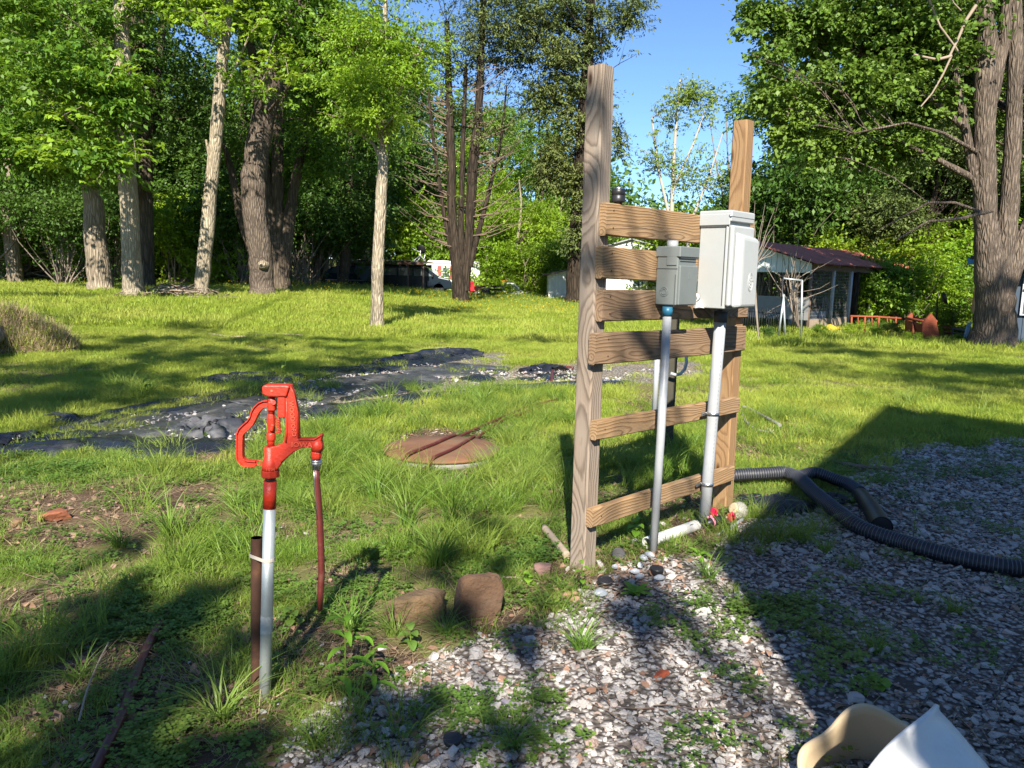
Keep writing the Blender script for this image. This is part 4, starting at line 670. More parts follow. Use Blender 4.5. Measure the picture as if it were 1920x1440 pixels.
pr_ = lumber('post', (1.335, 0, hR/2-.1), hR+.2, .089, .089, m_post_r, panel, (0, -math.pi/2-R_(.9), 0), .006, seed=2)
tag(panel.children[0], 'weathered grey brown near post'); tag(pr_, 'fresher tan far post')
PB = [((1139, 377, 1137, 444), (1415, 420, 1415, 467), m_plank), ((1131, 460, 1129, 523), (1412, 484, 1411, 535), m_plank), ((1132, 542, 1130, 604), (1405, 546, 1404, 599), m_plank2), ((1118, 622, 1113, 688), (1400, 609, 1398, 659), m_plank2), ((1120, 787, 1118, 829), (1388, 745, 1387, 773), m_plank), ((1112, 957, 1110, 990), (1378, 875, 1376, 900), m_plank)]
for i, (a, b, m_) in enumerate(PB):
    s0, t0 = pan(a[0], a[1]); _, u0 = pan(a[2], a[3]); s1, t1 = pan(b[0], b[1]); _, u1 = pan(b[2], b[3]); W = .140 if i < 4 else .089; z0, z1 = (t0+u0)/2, (t1+u1)/2; L = s1-s0; rr_ = math.atan2(z1-z0, L)
    lumber('plank', ((s0+s1)/2, -.0445-.019, (z0+z1)/2), L, W, .038, m_, panel, (0, -rr_, 0), .004, (.004, -.003, .002, -.004, .0, .003)[i], 10+i)
    for x_ in (.02, 1.31):
        for dz in ((-.035, .04) if W > .1 else (0.,)): MB().lathe((x_, -.084, z0+(z1-z0)*x_/1.35+dz), [(.0035, 0), (.0035, .0015), (.001, .002)], 8, M=Matrix.Rotation(R_(90), 4, 'X')).build('screw', m_rust, panel)
# small black puck on the top plank
sx, sz = pan(1159, 378, .064); o = empty('ribbed_puck', Vector(PO)+Vector(PD*sx)+Vector(PN*.064)+Vector((0, 0, 1.672))); tag(o, 'small black ribbed cap standing on the top plank by the near post', 'puck')
mb = MB(); mb.lathe((0, 0, -.012), [(.016, 0), (.020, .012), (.030, .014), (.031, .018), (.031, .040), (.0298, .041), (.0298, .043), (.031, .044), (.031, .068), (.028, .070), (.026, .066), (0.001, .066)], 24); mb.build('shell', m_black, o)
mb = MB(); mb.lathe((0, 0, .054), [(.020, 0), (.02, .010), (.012, .014), (.001, .014)], 16); mb.build('top_ring', m_metal, o)
# electrical boxes
def ebox(name, label, s0, s1, z0, z1, D, mat, door, seamdz):
    o = empty(name, Vector(PO)+Vector(PN*.084)+Vector(PD*(s0+s1)/2)+Vector((0, 0, z0)), ANG); tag(o, label, 'electrical box'); W = s1-s0; Hh = z1-z0
    mb = MB(); mb.box((0, -D/2, Hh/2-.01), (W, D, Hh-.02), .004); b = mb.build('box_body', mat, o, .002); return o, W, Hh
s0, zb_ = pan(1304, 577); s1, _ = pan(1394, 577, .26); _, zt = pan(1315, 396)
s0, s1, zb_, zt = .835, 1.105, 1.085, 1.63
q0 = pan(1304, 577, .084); q1 = pan(1315, 396, .084); s0 = (q0[0]+q1[0])/2; zb_, zt = q0[1], q1[1]; D1 = .155; e1 = pan(1392, 575, .084+D1+.03); s1 = s0+.235
big, W1, H1 = ebox('electrical_box', 'large pale grey electrical box with raised door, on the upper planks by the far post', s0, s1, zb_, zt, D1, m_box, None, 0)
mb = MB(); mb.box((0, -D1/2-.006, H1-.018), (W1+.012, D1+.026, .036), .006); mb.box((-W1/2-.004, -D1/2-.004, H1-.045), (.006, D1+.012, .055), .002); mb.box((0, -D1-.008, H1-.03), (W1+.008, .016, .05), .004); mb.build('rain_hood', m_box, big, .002)
mb = MB(); mb.box((0, -D1-.014, H1/2-.03), (W1-.004, .026, H1-.085), .008); dr = mb.build('door', m_box, big, .003)
mb = MB(); a_, b_ = W1/2-.012, .0; o1 = [(-W1/2+.02, -D1-.027, .005), (W1/2-.006, -D1-.027, .005), (W1/2-.006, -D1-.027, H1-.12), (-W1/2+.02, -D1-.027, H1-.10)]; o2 = [(-W1/2+.055, -D1-.062, .012), (W1/2-.012, -D1-.062, .012), (W1/2-.012, -D1-.062, H1-.14), (-W1/2+.05, -D1-.062, H1-.13)]
mb.prism([Vector(p) for p in o1], [Vector(p) for p in o2]); mb.build('raised_panel', m_box, dr, .012)
cxx, czz = W1*.12, .135; tr_ = MB()
for rx, rz in ((.028, .046), (.023, .040)): tr_.tube([(cxx+rx*math.cos(t*.3141593), -D1-.0625, czz+rz*math.sin(t*.3141593)) for t in range(21)], .0016, 5)
for dz in (-.016, .0, .016): tr_.tube([(cxx+.009*math.cos(t*.6283), -D1-.0625, czz+dz+.008*math.sin(t*.6283)) for t in range(11)], .0017, 5)
tr_.build('emblem', m_box, dr)
mb = MB(); mb.box((-W1/2-.0006, -D1+.012, H1/2-.03), (.002, .004, H1-.09)); mb.box((-W1/2-.008, -D1*.5, H1-.074), (.003, D1*.95, .005)); mb.build('seam', m_seam, big)
mb = MB(); mb.lathe((-W1/2-.003, -D1-.010, H1-.03), [(.008, -.004), (.008, .004), (.003, .006)], 10, M=Matrix.Rotation(R_(-90), 4, 'Y')); mb.build('hasp', m_metal, big)
mb = MB(); mb.prism([Vector(p) for p in [(-W1/2-.001, -.02, .05), (-W1/2-.001, -.05, .0), (-W1/2-.001, -.02, -.003), (-W1/2-.001, -.002, .0)]], [Vector(p) for p in [(-W1/2-.03, -.02, .04), (-W1/2-.035, -.04, .004), (-W1/2-.04, -.02, -.001), (-W1/2-.03, -.002, .002)]]); mb.build('corner_bracket', m_box, big)
mb = MB(); mb.tube([(W1/2-.002, -.03, H1*.42), (W1/2+.05, -.03, H1*.42)], .014, 12); mb.build('side_nipple', m_pvcw, big)
q0 = pan(1227, 571, .084); q1 = pan(1233, 468, .084); ss0 = (q0[0]+q1[0])/2; ss1 = ss0+.165; D2 = .115
sm, W2, H2 = ebox('electrical_box', 'smaller darker grey electrical box left of the large pale one', ss0, ss1, q0[1], q1[1], D2, m_box2, None, 0)
mb = MB(); mb.box((0, -D2/2-.004, H2-.01), (W2+.010, D2+.018, .05), .004); mb.box((-W2/2-.002, -D2*.72, H2-.05), (.005, D2*.45, .045), .001); mb.build('rain_hood', m_box2, sm, .002)
mb = MB(); mb.box((.0, -D2-.006, H2/2-.035), (W2-.006, .014, H2-.075), .003); mb.build('door', m_box2, sm, .002)
mb = MB(); mb.box((-W2/2-.0005, -D2*.5, H2-.088), (.002, D2*.98, .0035)); mb.box((-W2/2-.0005, -D2+.01, H2/2-.06), (.002, .0025, H2-.11)); mb.box((0, -D2-.0135, H2-.038), (W2*.96, .002, .004)); mb.build('seam', m_seam, sm)
mb = MB()
for r0 in (.013, .021): mb.tube([(-W2/2-.0012, -D2*.42+r0*math.cos(t*.3141593), .062+r0*math.sin(t*.3141593)) for t in range(21)], .0018, 5)
mb.build('knockout', m_box2, sm)
mb = MB(); [mb.box((-.005+dx_, -D2-.0136, H2*.55+dz_), (w_, .002, h_)) for dx_, dz_, w_, h_ in ((0, .0, .0025, .036), (.010, .0, .0025, .036), (.005, 0, .012, .0025))]; mb.build('embossed_mark', m_box2, sm)
mb = MB(); mb.tube([(.0, -.03, H2+.005), (.0, -.03, H2+.045)], .027, 16); mb.build('top_hub', m_pvc, sm)
# conduits and straps
def ptop(px, py, off): s_, z_ = pan(px, py, off); return Vector(PO)+Vector(PD*s_)+Vector(PN*off)+Vector((0, 0, z_))
a = ptop(1352, 584, .150); b = ptop(1320, 975, .118); b.z = float(gz(b.x, b.y))-.05
o = empty('conduit', b); tag(o, 'thick grey pipe dropping from the large box to the ground, held by two straps', 'conduit'); mb = MB(); mb.tube([Vector((0, 0, 0)), (a-b)*.35+Vector((0, 0, 0)), (a-b)*.7, (a-b)], .0302, 22, cap=True); mb.build('pipe', m_pvc, o)
mb = MB(); mb.tube([(a-b)*.955, (a-b)], .034, 22); mb.build('coupling', m_seam, o)
pv = Vector(PN); pdv = Vector(PD)
for py in (775, 908):
    c = ptop(1322 if py > 800 else 1331, py, .12)-b; zz = c.z; t_ = zz/(a-b).z; c = (a-b)*t_; mb = MB()
    mb.lathe(tuple(c), [(.0325, -.009), (.034, -.008), (.034, .008), (.0325, .009)], 22); mb.box(tuple(c-pdv*.045+pv*-.028), (.05, .006, .018), .001, Matrix.Rotation(ANG, 3, 'Z')); mb.box(tuple(c+pdv*.045+pv*-.028), (.05, .006, .018), .001, Matrix.Rotation(ANG, 3, 'Z')); mb.build('strap', m_metal, o)
rt = MB(); 
pt = [(a-b)*(.56+.002*i) for i in range(3)]
for i in range(34):   # faint print on the pipe reads as small dark ticks
    c = (a-b)*(.30+.018*i); nrm = (Vector(CAM)-(b+c)); nrm.z = 0; nrm.normalize(); side = nrm.cross(Vector((0, 0, 1))); q = c+(nrm*.8-side*.6)*.0304; rt.box(tuple(q), (.0015, .004, random.Random(i).choice((.004, .008, .011))), 0, Matrix.Rotation(math.atan2(nrm.x, -nrm.y)+.6, 3, 'Z'))
rt.build('printed_marks', plain('pipe print', (.22, .23, .24), .6), o)
a = ptop(1252, 574, .150); b = ptop(1225, 1015, .135); b.z = float(gz(b.x, b.y))-.05
o = empty('conduit', b); tag(o, 'thinner grey pipe dropping from the smaller box to the ground', 'conduit'); mb = MB(); mb.tube([Vector((0, 0, 0)), (a-b)*.5+Vector((.004, 0, 0)), (a-b)*.962], .0205, 18); mb.build('pipe', m_pvc, o)
mb = MB(); mb.tube([(a-b)*.965, (a-b)*.998], .0245, 18); mb.build('blue_primer_collar', m_blue, o)
a = ptop(1296, 558, .15); b = ptop(1318, 556, .15); o = empty('conduit', a); tag(o, 'short white pipe stub joining the two electrical boxes', 'conduit'); mb = MB(); d_ = Vector(PD); mb.tube([d_*-.05, d_*.035], .017, 16); mb.build('pipe', m_pvcw, o); mb = MB(); mb.tube([d_*.03, d_*.05], .021, 16); mb.build('lock_ring', m_pvcw, o)
# second stake and its pipes behind the panel
g0 = at(1255, 770, 5.9); o = empty('short_post', (g0[0], 5.9, float(gz(g0[0], 5.9)))); tag(o, 'short dark post with bent pipe behind the panel', 'post'); lumber('stake', (0, 0, .5), 1.06, .07, .07, plain('dark wet wood', (.05, .045, .03), .9, 0, .3, 12), o, (0, -math.pi/2, 0), seed=5)
lumber('pipe_backing', (-.06, -.05, .5), .9, .02, .012, m_stick, o, (0, -math.pi/2, 0), .002, seed=5)
o2 = empty('conduit', (g0[0], 5.85, float(gz(g0[0], 5.9)))); tag(o2, 'far grey pipe seen between the planks beside the short dark post', 'conduit')
mb = MB(); mb.tube([Vector(at(1226, 790, 5.85))-o2.location, Vector(at(1234, 640, 5.85))-o2.location], .021, 14); mb.build('pipe', m_pvc, o2)
pp = [(1286, 655), (1287, 680), (1284, 692), (1276, 701), (1266, 703), (1257, 700)]; mb = MB(); mb.tube([Vector(at(x_, y_, 5.8))-o2.location for x_, y_ in pp], .013, 10); mb.build('bend', m_pvc, o2)

# ------------------------------------------------------------------ red yard hydrant
HY = 2.27
def hp(px, py, dy=0.): return Vector(at(px, py, HY+dy))
gH = gp(497, 1305); hyd = empty('yard_hydrant', (gH[0], HY, float(gz(gH[0], HY)))); tag(hyd, 'red cast iron hand pump hydrant on a galvanised pipe', 'hydrant'); hb = Vector(hyd.location)
cx_ = lambda X, Y: (420+X/6.545, 700+Y/6.545)
def slab(pts, d0, d1): A = [hp(*cx_(*p), d0)-hb for p in pts]; B = [a+Vector((0, d1-d0, 0)) for a in A]; return MB().prism(A, B)
def hc(X, Y, dy=0): return hp(*cx_(X, Y), dy)-hb
U6 = HY*math.cos(PITCH)*1.03/FPX/6.545       # metres per unit of the traced drawing
frame = [(735, 160), (812, 160), (850, 235), (880, 370), (903, 480), (915, 802), (1112, 800), (1150, 770), (1192, 745), (1206, 760), (1188, 830), (1203, 880), (1200, 925), (1180, 948), (1090, 948), (1072, 916), (1010, 912), (930, 926), (865, 962), (790, 1020), (725, 1085), (680, 1135), (650, 1185), (560, 1185), (560, 905), (615, 900), (690, 878), (735, 835), (748, 700), (750, 560), (745, 300)]
body = slab(frame, -.013, .013).build('body_casting', m_red, hyd, .0035)
mb = MB()
for seg, w_ in (([(812, 165), (850, 240), (903, 480), (913, 790)], 9), ([(765, 300), (775, 560), (772, 720), (760, 850)], 8), ([(915, 812), (1110, 812), (1150, 785), (1190, 758)], 9), ([(1065, 905), (1000, 900), (930, 914), (860, 950), (780, 1010), (700, 1090)], 7)): mb.tube([hc(x_, y_, -.014) for x_, y_ in seg], w_*U6*1.3, 8)
mb.build('cast_rim', m_red, body)
mb = MB(); mb.tube([hc(1140, 800, 0), hc(1148, 880, 0), hc(1140, 950, 0)], [.012, .019, .0175], 14); mb.build('spout', m_red, body)
# top block and guide bar
tb = slab([(460, 172), (482, 148), (745, 148), (800, 160), (760, 288), (545, 288), (468, 258)], -.024, .024).build('top_block', m_red, hyd, .004)
slab([(652, 288), (748, 288), (748, 545), (655, 545)], -.017, .016).build('guide_bar', m_red, tb, .003)
mb = MB(); mb.tube([hc(583, 215, -.026), hc(583, 215, -.0235)], .0036, 10); mb.build('pin', m_redt, tb)
# plunger linkage
MB().tube([hc(585, 285), hc(583, 500)], .0095, 14).build('rod', m_red, hyd); MB().tube([hc(577, 725), hc(577, 900)], .0105, 14).build('rod', m_red, hyd)
mb = MB(); mb.box(tuple(hc(592, 395)), (92*U6, .030, 130*U6), .004); mb.tube([hc(605, 360, -.017), hc(605, 360, -.012)], .008, 12); lk = mb.build('link_block', m_red, hyd, .002)
mb = MB(); mb.lathe(tuple(hc(578, 605)), [(48*U6, -118*U6), (50*U6, -40*U6), (54*U6, -10*U6), (54*U6, 60*U6), (44*U6, 112*U6)], 8, sm=False); mb.box(tuple(hc(588, 665, -.014)), (50*U6, .012, 95*U6), .003, Matrix.Rotation(R_(14), 3, 'Y')); mb.build('connector', m_red, hyd, .0015)
mb = MB(); mb.lathe(tuple(hc(577, 775)), [(52*U6, -46*U6), (54*U6, -40*U6), (54*U6, 42*U6), (50*U6, 48*U6)], 16); mb.build('collar', m_red, hyd)
mb = MB()
for k in range(4): mb.lathe(tuple(hc(577, 850+k*16)), [(33*U6, -5*U6), (38*U6, 0), (33*U6, 5*U6)], 14)
mb.build('threads', m_red, hyd)
mb = MB()
for k in range(9): c_ = hc(668+ (6 if k > 5 else 0), 560+k*20, -.004); mb.tube([c_+Vector((.0045*math.cos(t*.785), .002*math.sin(t*.785)*2, .0035*math.sin(t*.785))) for t in range(9)], .0018, 6)
mb.tube([hc(672, 560), hc(684, 640), hc(668, 740), hc(640, 730)], .0034, 7); mb.build('tie_coil', m_red, hyd)
# gland, bell and nut
bc = hc(565, 1100); mb = MB(); mb.lathe(tuple(bc), [(.001, 206*U6), (62*U6, 205*U6), (66*U6, 200*U6), (66*U6, 72*U6), (76*U6, 62*U6), (90*U6, 20*U6), (97*U6, -40*U6), (102*U6, -88*U6)], 28); bell = mb.build('bell', m_red, hyd)
mb = MB(); mb.lathe(tuple(bc), [(106*U6, -84*U6), (112*U6, -92*U6), (112*U6, -165*U6), (106*U6, -178*U6), (60*U6, -180*U6)], 8, sm=False, M=Matrix.Rotation(R_(12), 4, 'Z')); mb.build('hex_nut', m_red, hyd, .002)
mb = MB(); mb.lathe(tuple(bc), [(62*U6, -178*U6), (62*U6, -215*U6)], 18); mb.build('nut_gap', m_seam, hyd)
ptp = hc(566, 1320); ptb = Vector((0, 0, -.1)); pm = ptp.lerp(ptb, .17)
mb = MB(); mb.tube([ptp, ptp.lerp(ptb, .105)], .0195, 22); mb.build('red_sleeve', m_red, hyd)
mb = MB(); mb.tube([ptp.lerp(ptb, .10), ptp.lerp(ptb, .5), ptb], .0182, 22); mb.build('pipe', m_galv, hyd)
mb = MB(); q_ = ptp.lerp(ptb, .565); mb.tube([q_+(ptp-ptb)*.035, q_-(ptp-ptb)*.035], .0184, 22, cap=False); mb.build('pipe_label', plain('faded sticker', (.36, .39, .38), .7, 0, .3, 30), hyd)
# handle
hpth = [(548, 362), (500, 368), (455, 392), (415, 432), (385, 480), (362, 545), (330, 600), (280, 650), (225, 702), (203, 745), (200, 850), (200, 1000), (212, 1052), (255, 1095), (330, 1102), (398, 1102)]
mb = MB(); P_ = [hc(x_, y_, -.006) for x_, y_ in hpth]; wd = [30, 34, 38, 40, 40, 34, 38, 42, 40, 36, 34, 34, 36, 36, 32, 26]
def bar(mb, P_, hw, ht):
    v = []; m = len(P_)
    for i in range(m): t = (P_[min(i+1, m-1)]-P_[max(i-1, 0)]).normalized(); s_ = t.cross(Vector((0, 1, 0))).normalized(); h_ = hw[i] if hasattr(hw, '__len__') else hw; v += [P_[i]+s_*h_-Vector((0, ht, 0)), P_[i]+s_*h_+Vector((0, ht, 0)), P_[i]-s_*h_+Vector((0, ht, 0)), P_[i]-s_*h_-Vector((0, ht, 0))]
    mb.add(v, [(i*4+k, i*4+(k+1) % 4, (i+1)*4+(k+1) % 4, (i+1)*4+k) for i in range(m-1) for k in range(4)]+[(3, 2, 1, 0), tuple(range(4*m-4, 4*m))], False)
bar(mb, P_, [w_*U6 for w_ in wd], .005)
for sg in (1, -1):
    E_ = []
    for i in range(len(P_)): t = (P_[min(i+1, len(P_)-1)]-P_[max(i-1, 0)]).normalized(); E_.append(P_[i]+t.cross(Vector((0, 1, 0))).normalized()*sg*wd[i]*U6)
    bar(mb, E_, 6*U6, .0115)
mb.tube([hc(428+30*math.cos(t*.5236), 1100+30*math.sin(t*.5236), -.006) for t in range(13)], 8*U6, 8)
mb.build('handle', m_red, hyd, .0015)
Rx = Matrix.Rotation(R_(90), 3, 'X')
text('IOWA', 88*U6, .0016, m_redt, body, hc(955, 880, -.0150), Matrix.Rotation(R_(0), 3, 'Y') @ Rx, sx=1.05)
lt = text('WOODFORD', 74*U6, .0016, m_redt, body, hc(842, 560, -.0150), Matrix.Rotation(R_(86), 3, 'Y') @ Rx, sx=.97)
text('Y1', 62*U6, .0014, m_redt, body, hc(700, 930, -.0145), Rx, sx=1.0) if False else None
for j_, ch in enumerate('1006'): a_ = (j_-1.5)*.30+.35; rr_ = 99.5*U6; text(ch, 46*U6, .001, m_redt, bell, bc+Vector((rr_*math.sin(a_), -rr_*math.cos(a_), -62*U6)), Matrix.Rotation(a_, 3, 'Z') @ Rx)
# hose connector
mb = MB(); mb.lathe(tuple(hc(1132, 1000)), [(.014, 50*U6), (62*U6, 42*U6), (68*U6, 30*U6), (68*U6, -20*U6), (58*U6, -48*U6)], 8, sm=False); mb.build('spout_nut', m_red, hyd, .0015)
hz = empty('garden_hose', Vector(hyd.location)); tag(hz, 'short maroon hose length hanging from the hydrant spout', 'hose')
mb = MB(); c_ = hc(1134, 1110); mb.lathe(tuple(c_), [(52*U6, 55*U6), (66*U6, 50*U6), (70*U6, 35*U6), (64*U6, 28*U6), (70*U6, 18*U6), (70*U6, 0), (62*U6, -14*U6), (50*U6, -20*U6), (52*U6, -70*U6)], 22); mb.build('coupling', m_metal, hz)
mb = MB(); mb.tube([hp(x_, y_)-hb for x_, y_ in ((593, 876), (594, 900), (597, 940), (600, 985), (602, 1030), (603, 1075), (601, 1110), (600, 1142))], [.0118, .0128, .0135, .0135, .0135, .0135, .013, .0125], 14, flat=.75, up=(1, 0, 0)); mb.build('hose', m_hose, hz)
mb = MB(); mb.tube([hp(x_-4.5, y_, -.0125)-hb for x_, y_ in ((593, 882), (594, 900), (597, 940), (600, 975))], .0016, 6); mb.build('hose_highlight', m_metal, hz)  # pale metal line stands in for the highlight along the hose
g_ = at(480, 1285, HY+.035); rp = empty('rusty_stake', (g_[0], HY+.035, float(gz(g_[0], HY)))); tag(rp, 'rusty brown steel pipe strapped behind the hydrant pipe', 'stake')
tp = Vector(at(481, 1008, HY+.035))-rp.location; mb = MB(); mb.tube([(0, 0, -.1), tp*.5, tp], .0172, 16, cap=False); mb.tube([tp+Vector((0, 0, -.05)), tp], .0145, 16, cap=False); mb.lathe(tuple(tp), [(.0145, 0), (.0172, 0)], 16); mb.lathe(tuple(tp), [(.001, -.045), (.0145, -.045)], 16); mb.build('pipe', m_rust, rp)
c1 = Vector(at(503, 1048, HY)); c2 = Vector(at(481, 1048, HY+.035)); sp = empty('hose_clamp', c1); tag(sp, 'thin pale strap binding the rusty stake to the hydrant pipe', 'strap'); dd = (c2-c1); dd.z = 0; u_ = dd.normalized(); s_ = Vector((-u_.y, u_.x, 0)); L_ = []
for k in range(9): t_ = math.pi*k/8; L_.append(s_*math.cos(t_)*.0195-u_*math.sin(t_)*.0195)
for k in range(9): t_ = math.pi*k/8; L_.append(dd-s_*math.cos(t_)*.0195+u_*math.sin(t_)*.0195)
L_.append(L_[0]); v = [p+Vector((0, 0, dz)) for p in L_ for dz in (-.0055, .0055)]+[p*1.04+Vector((0, 0, dz)) for p in L_ for dz in (-.0055, .0055)]; n_ = len(L_)
MB().add(v, [(2*i, 2*i+2, 2*i+3, 2*i+1) for i in range(n_-1)]+[(2*n_+2*i, 2*n_+2*i+2, 2*n_+2*i+3, 2*n_+2*i+1) for i in range(n_-1)]+[(2*i+1, 2*i+3, 2*n_+2*i+3, 2*n_+2*i+1) for i in range(n_-1)]).build('band', plain('pale strap', (.42, .38, .32), .6), sp, fix=False)

# ------------------------------------------------------------------ lid, hoses, plastic, pipes on the ground
gL = gp(828, 853); ld = empty('well_lid', (gL[0], gL[1], float(gz(gL[0], gL[1]))+.0)); tag(ld, 'round rusty brown lid on a pale rim set in the grass', 'lid')
rx_ = (gp(938, 855)[0]-gp(716, 855)[0])/2
mb = MB(); mb.lathe((0, 0, 0), [(rx_*.97, -.03), (rx_*.985, .012), (rx_*.98, .035), (rx_*.96, .036)], 56); mb.build('rim', m_lidrim, ld)
mb = MB(); mb.lathe((0, 0, 0), [(rx_*1.0, .036), (rx_*1.0, .05), (rx_*.985, .056), (rx_*.6, .060), (rx_*.3, .062), (.002, .062)], 56); mb.build('cover', m_lid, ld)
def along(pxs, lift_=.012, step=6):
    P_ = []
    for (a, b), (c, d) in zip(pxs[:-1], pxs[1:]):
        for k in range(step): t = k/step; P_.append(gpt(a+(c-a)*t, b+(d-b)*t))
    P_.append(gpt(*pxs[-1])); P_ = [Vector(p) for p in P_]
    for _ in range(3): P_ = [P_[0]]+[(P_[i-1]+P_[i]*2+P_[i+1])/4 for i in range(1, len(P_)-1)]+[P_[-1]]
    return [p+Vector((0, 0, lift_)) for p in P_]
def rope(name, label, pxs, rad, mat, lift_=None, flat=1, cat='hose', group=None, part='tube', bumps=()):
    P_ = along(pxs, rad*.7 if lift_ is None else lift_)
    for i, p in enumerate(P_):
        for bx, by, br, bh in bumps:
            d = math.hypot(p.x-bx, p.y-by)/br
            if d < 1.1: p.z = max(p.z, bh*(1 if d < .96 else max(0, (1.1-d)/.14)))
    o = empty(name, P_[0]); tag(o, label, cat, group); mb = MB(); mb.tube([p-P_[0] for p in P_], rad, 10, flat=flat); mb.build(part, mat, o); return o, P_
lb = ((ld.location.x, ld.location.y, rx_, ld.location.z+.075),)
rope('garden_hose', 'maroon hose crossing the round lid, the upper of two strands', [(745, 885), (770, 868), (820, 848), (880, 818), (925, 798), (975, 775), (1025, 760), (1060, 752)], .012, m_hose, .04, bumps=lb)
rope('garden_hose', 'maroon hose crossing the lower edge of the round lid', [(775, 902), (805, 882), (850, 862), (885, 838), (905, 820), (940, 795), (990, 778), (1010, 770)], .011, m_hose, .035, bumps=lb)
rope('garden_hose', 'long maroon hose lying at the lower left, running off the near edge', [(170, 1475), (200, 1415), (235, 1340), (262, 1260), (285, 1205), (303, 1178)], .0165, m_hose, .02)
rope('garden_hose', 'short visible end of maroon hose in the clover upper end of the lower left strand', [(312, 1165), (325, 1145), (338, 1130)], .015, m_hose, .012)
rope('garden_hose', 'small maroon hose loop among torn plastic left of the near post', [(1034, 722), (1035, 700), (1045, 693), (1060, 692), (1075, 694)], .02, m_hose, .03)
rope('grey_cable', 'grey cable arching up from the grass right of the far post', [(1392, 772), (1404, 775), (1440, 795), (1462, 808)], .016, m_lidrim, .05, cat='cable')
rope('grey_cable', 'thin grey cable looping low in the grass right of the far post', [(1390, 775), (1396, 795), (1415, 812), (1450, 818)], .012, m_lidrim, .03, cat='cable')
rope('black_wire', 'thin dark wire curling over gravel from the white tub', [(1728, 1332), (1745, 1300), (1790, 1275), (1800, 1272)], .0035, m_black, .012, cat='wire')
rope('black_wire', 'thin dark wire near the right edge on the shaded gravel', [(1815, 1330), (1850, 1325), (1872, 1305), (1882, 1270), (1905, 1240), (1930, 1215)], .003, m_black, .01, cat='wire')
rope('fallen_stick', 'long thin pale stick lying on the lawn left of the young tree', [(390, 628), (455, 634), (520, 629), (568, 632)], .018, m_stick, .03, cat='stick')
rope('fallen_stick', 'thin pale stick behind the large brown rock', [(912, 1086), (940, 1087), (975, 1088)], .005, m_stick, .012, cat='stick')
rope('fallen_stick', 'weathered bark strip leaning at the foot of the near post', [(1020, 1000), (1040, 1025), (1065, 1055)], .02, m_stick, .03, cat='stick')
rope('fallen_stick', 'dark fallen limb in the shaded grass beyond the black hose', [(1560, 872), (1620, 882), (1670, 886)], .02, m_stickd, .02, cat='stick')
rope('dry_stem', 'long dry grass stem crossing the soil beside the lower left hose', [(150, 1380), (165, 1320), (185, 1270), (205, 1230)], .003, m_stick, .05, cat='stem')
# corrugated drain hoses
def corrugated(label, pxs, rad, hts, seed):
    P_ = along(pxs, rad*.9, 8); n = len(P_)
    for i, p in enumerate(P_): p.z += np.interp(i/(n-1), np.linspace(0, 1, len(hts)), hts)
    L = [0]; 
    for i in range(1, n): L.append(L[-1]+(P_[i]-P_[i-1]).length)
    pitch = .0165; m = int(L[-1]/(pitch/3)); Q = []; Rd = []
    for i in range(m):
        d = L[-1]*i/(m-1); Q.append(Vector([np.interp(d, L, [p[k] for p in P_]) for k in range(3)])); Rd.append(rad*(1 if i % 3 == 0 else .95 if i % 3 == 1 else .95))
    o = empty('drain_hose', P_[0]); tag(o, label, 'hose', 'black corrugated drain hoses'); base = P_[0]; mb = MB(); mb.tube([q-base for q in Q], Rd, 16); mb.build('tube', m_hoseb, o, fix=False)
    rb = MB()
    for i in range(0, m-1, 3):
        t = (Q[min(i+1, m-1)]-Q[max(i-1, 0)]).normalized(); N = (Vector((0, 0, 1))-t*t.z).normalized(); B = t.cross(N); c = Q[i]-base; w_ = pitch*.10; v = []
        for k in range(12): a = -.3+3.75*k/11; e = N*math.sin(a)+B*math.cos(a); v += [c+e*rad*.99-t*w_, c+e*rad*1.03, c+e*rad*.99+t*w_]
        rb.add(v, [(3*k+j, 3*k+j+1, 3*k+j+4, 3*k+j+3) for k in range(11) for j in range(2)], True)
    r_o = rb.build('wire_ribs', m_rib, o, fix=False); return o
corrugated('long black corrugated hose running from behind the far post to the right edge', [(1335, 915), (1370, 912), (1420, 912), (1470, 910), (1495, 920), (1520, 945), (1560, 975), (1600, 1000), (1650, 1018), (1720, 1040), (1800, 1062), (1880, 1078), (1960, 1085)], .043, [.02, .04, .05, .05, .03, .0, 0, 0, 0], 1)
corrugated('shorter black corrugated hose ending in a smooth cuff behind the long one', [(1490, 915), (1520, 908), (1555, 916), (1590, 926), (1612, 940)], .040, [.03, .05, .03, .02], 2)
P_ = along([(1608, 935), (1625, 955), (1640, 980), (1652, 1002)], .042); o = empty('hose_cuff', P_[0]); tag(o, 'smooth wide black cuff at the end of the shorter corrugated hose', 'hose cuff'); mb = MB(); mb.tube([p-P_[0] for p in P_], np.linspace(.045, .056, len(P_)), 20, cap=False); mb.build('sleeve', m_hoseb, o); mb = MB(); k = len(P_)-1; mb.tube([P_[k-1]-P_[0], P_[k]-P_[0]+(P_[k]-P_[k-1])*.02], .051, 20, cap=True); mb.build('mouth', m_shadow, o)
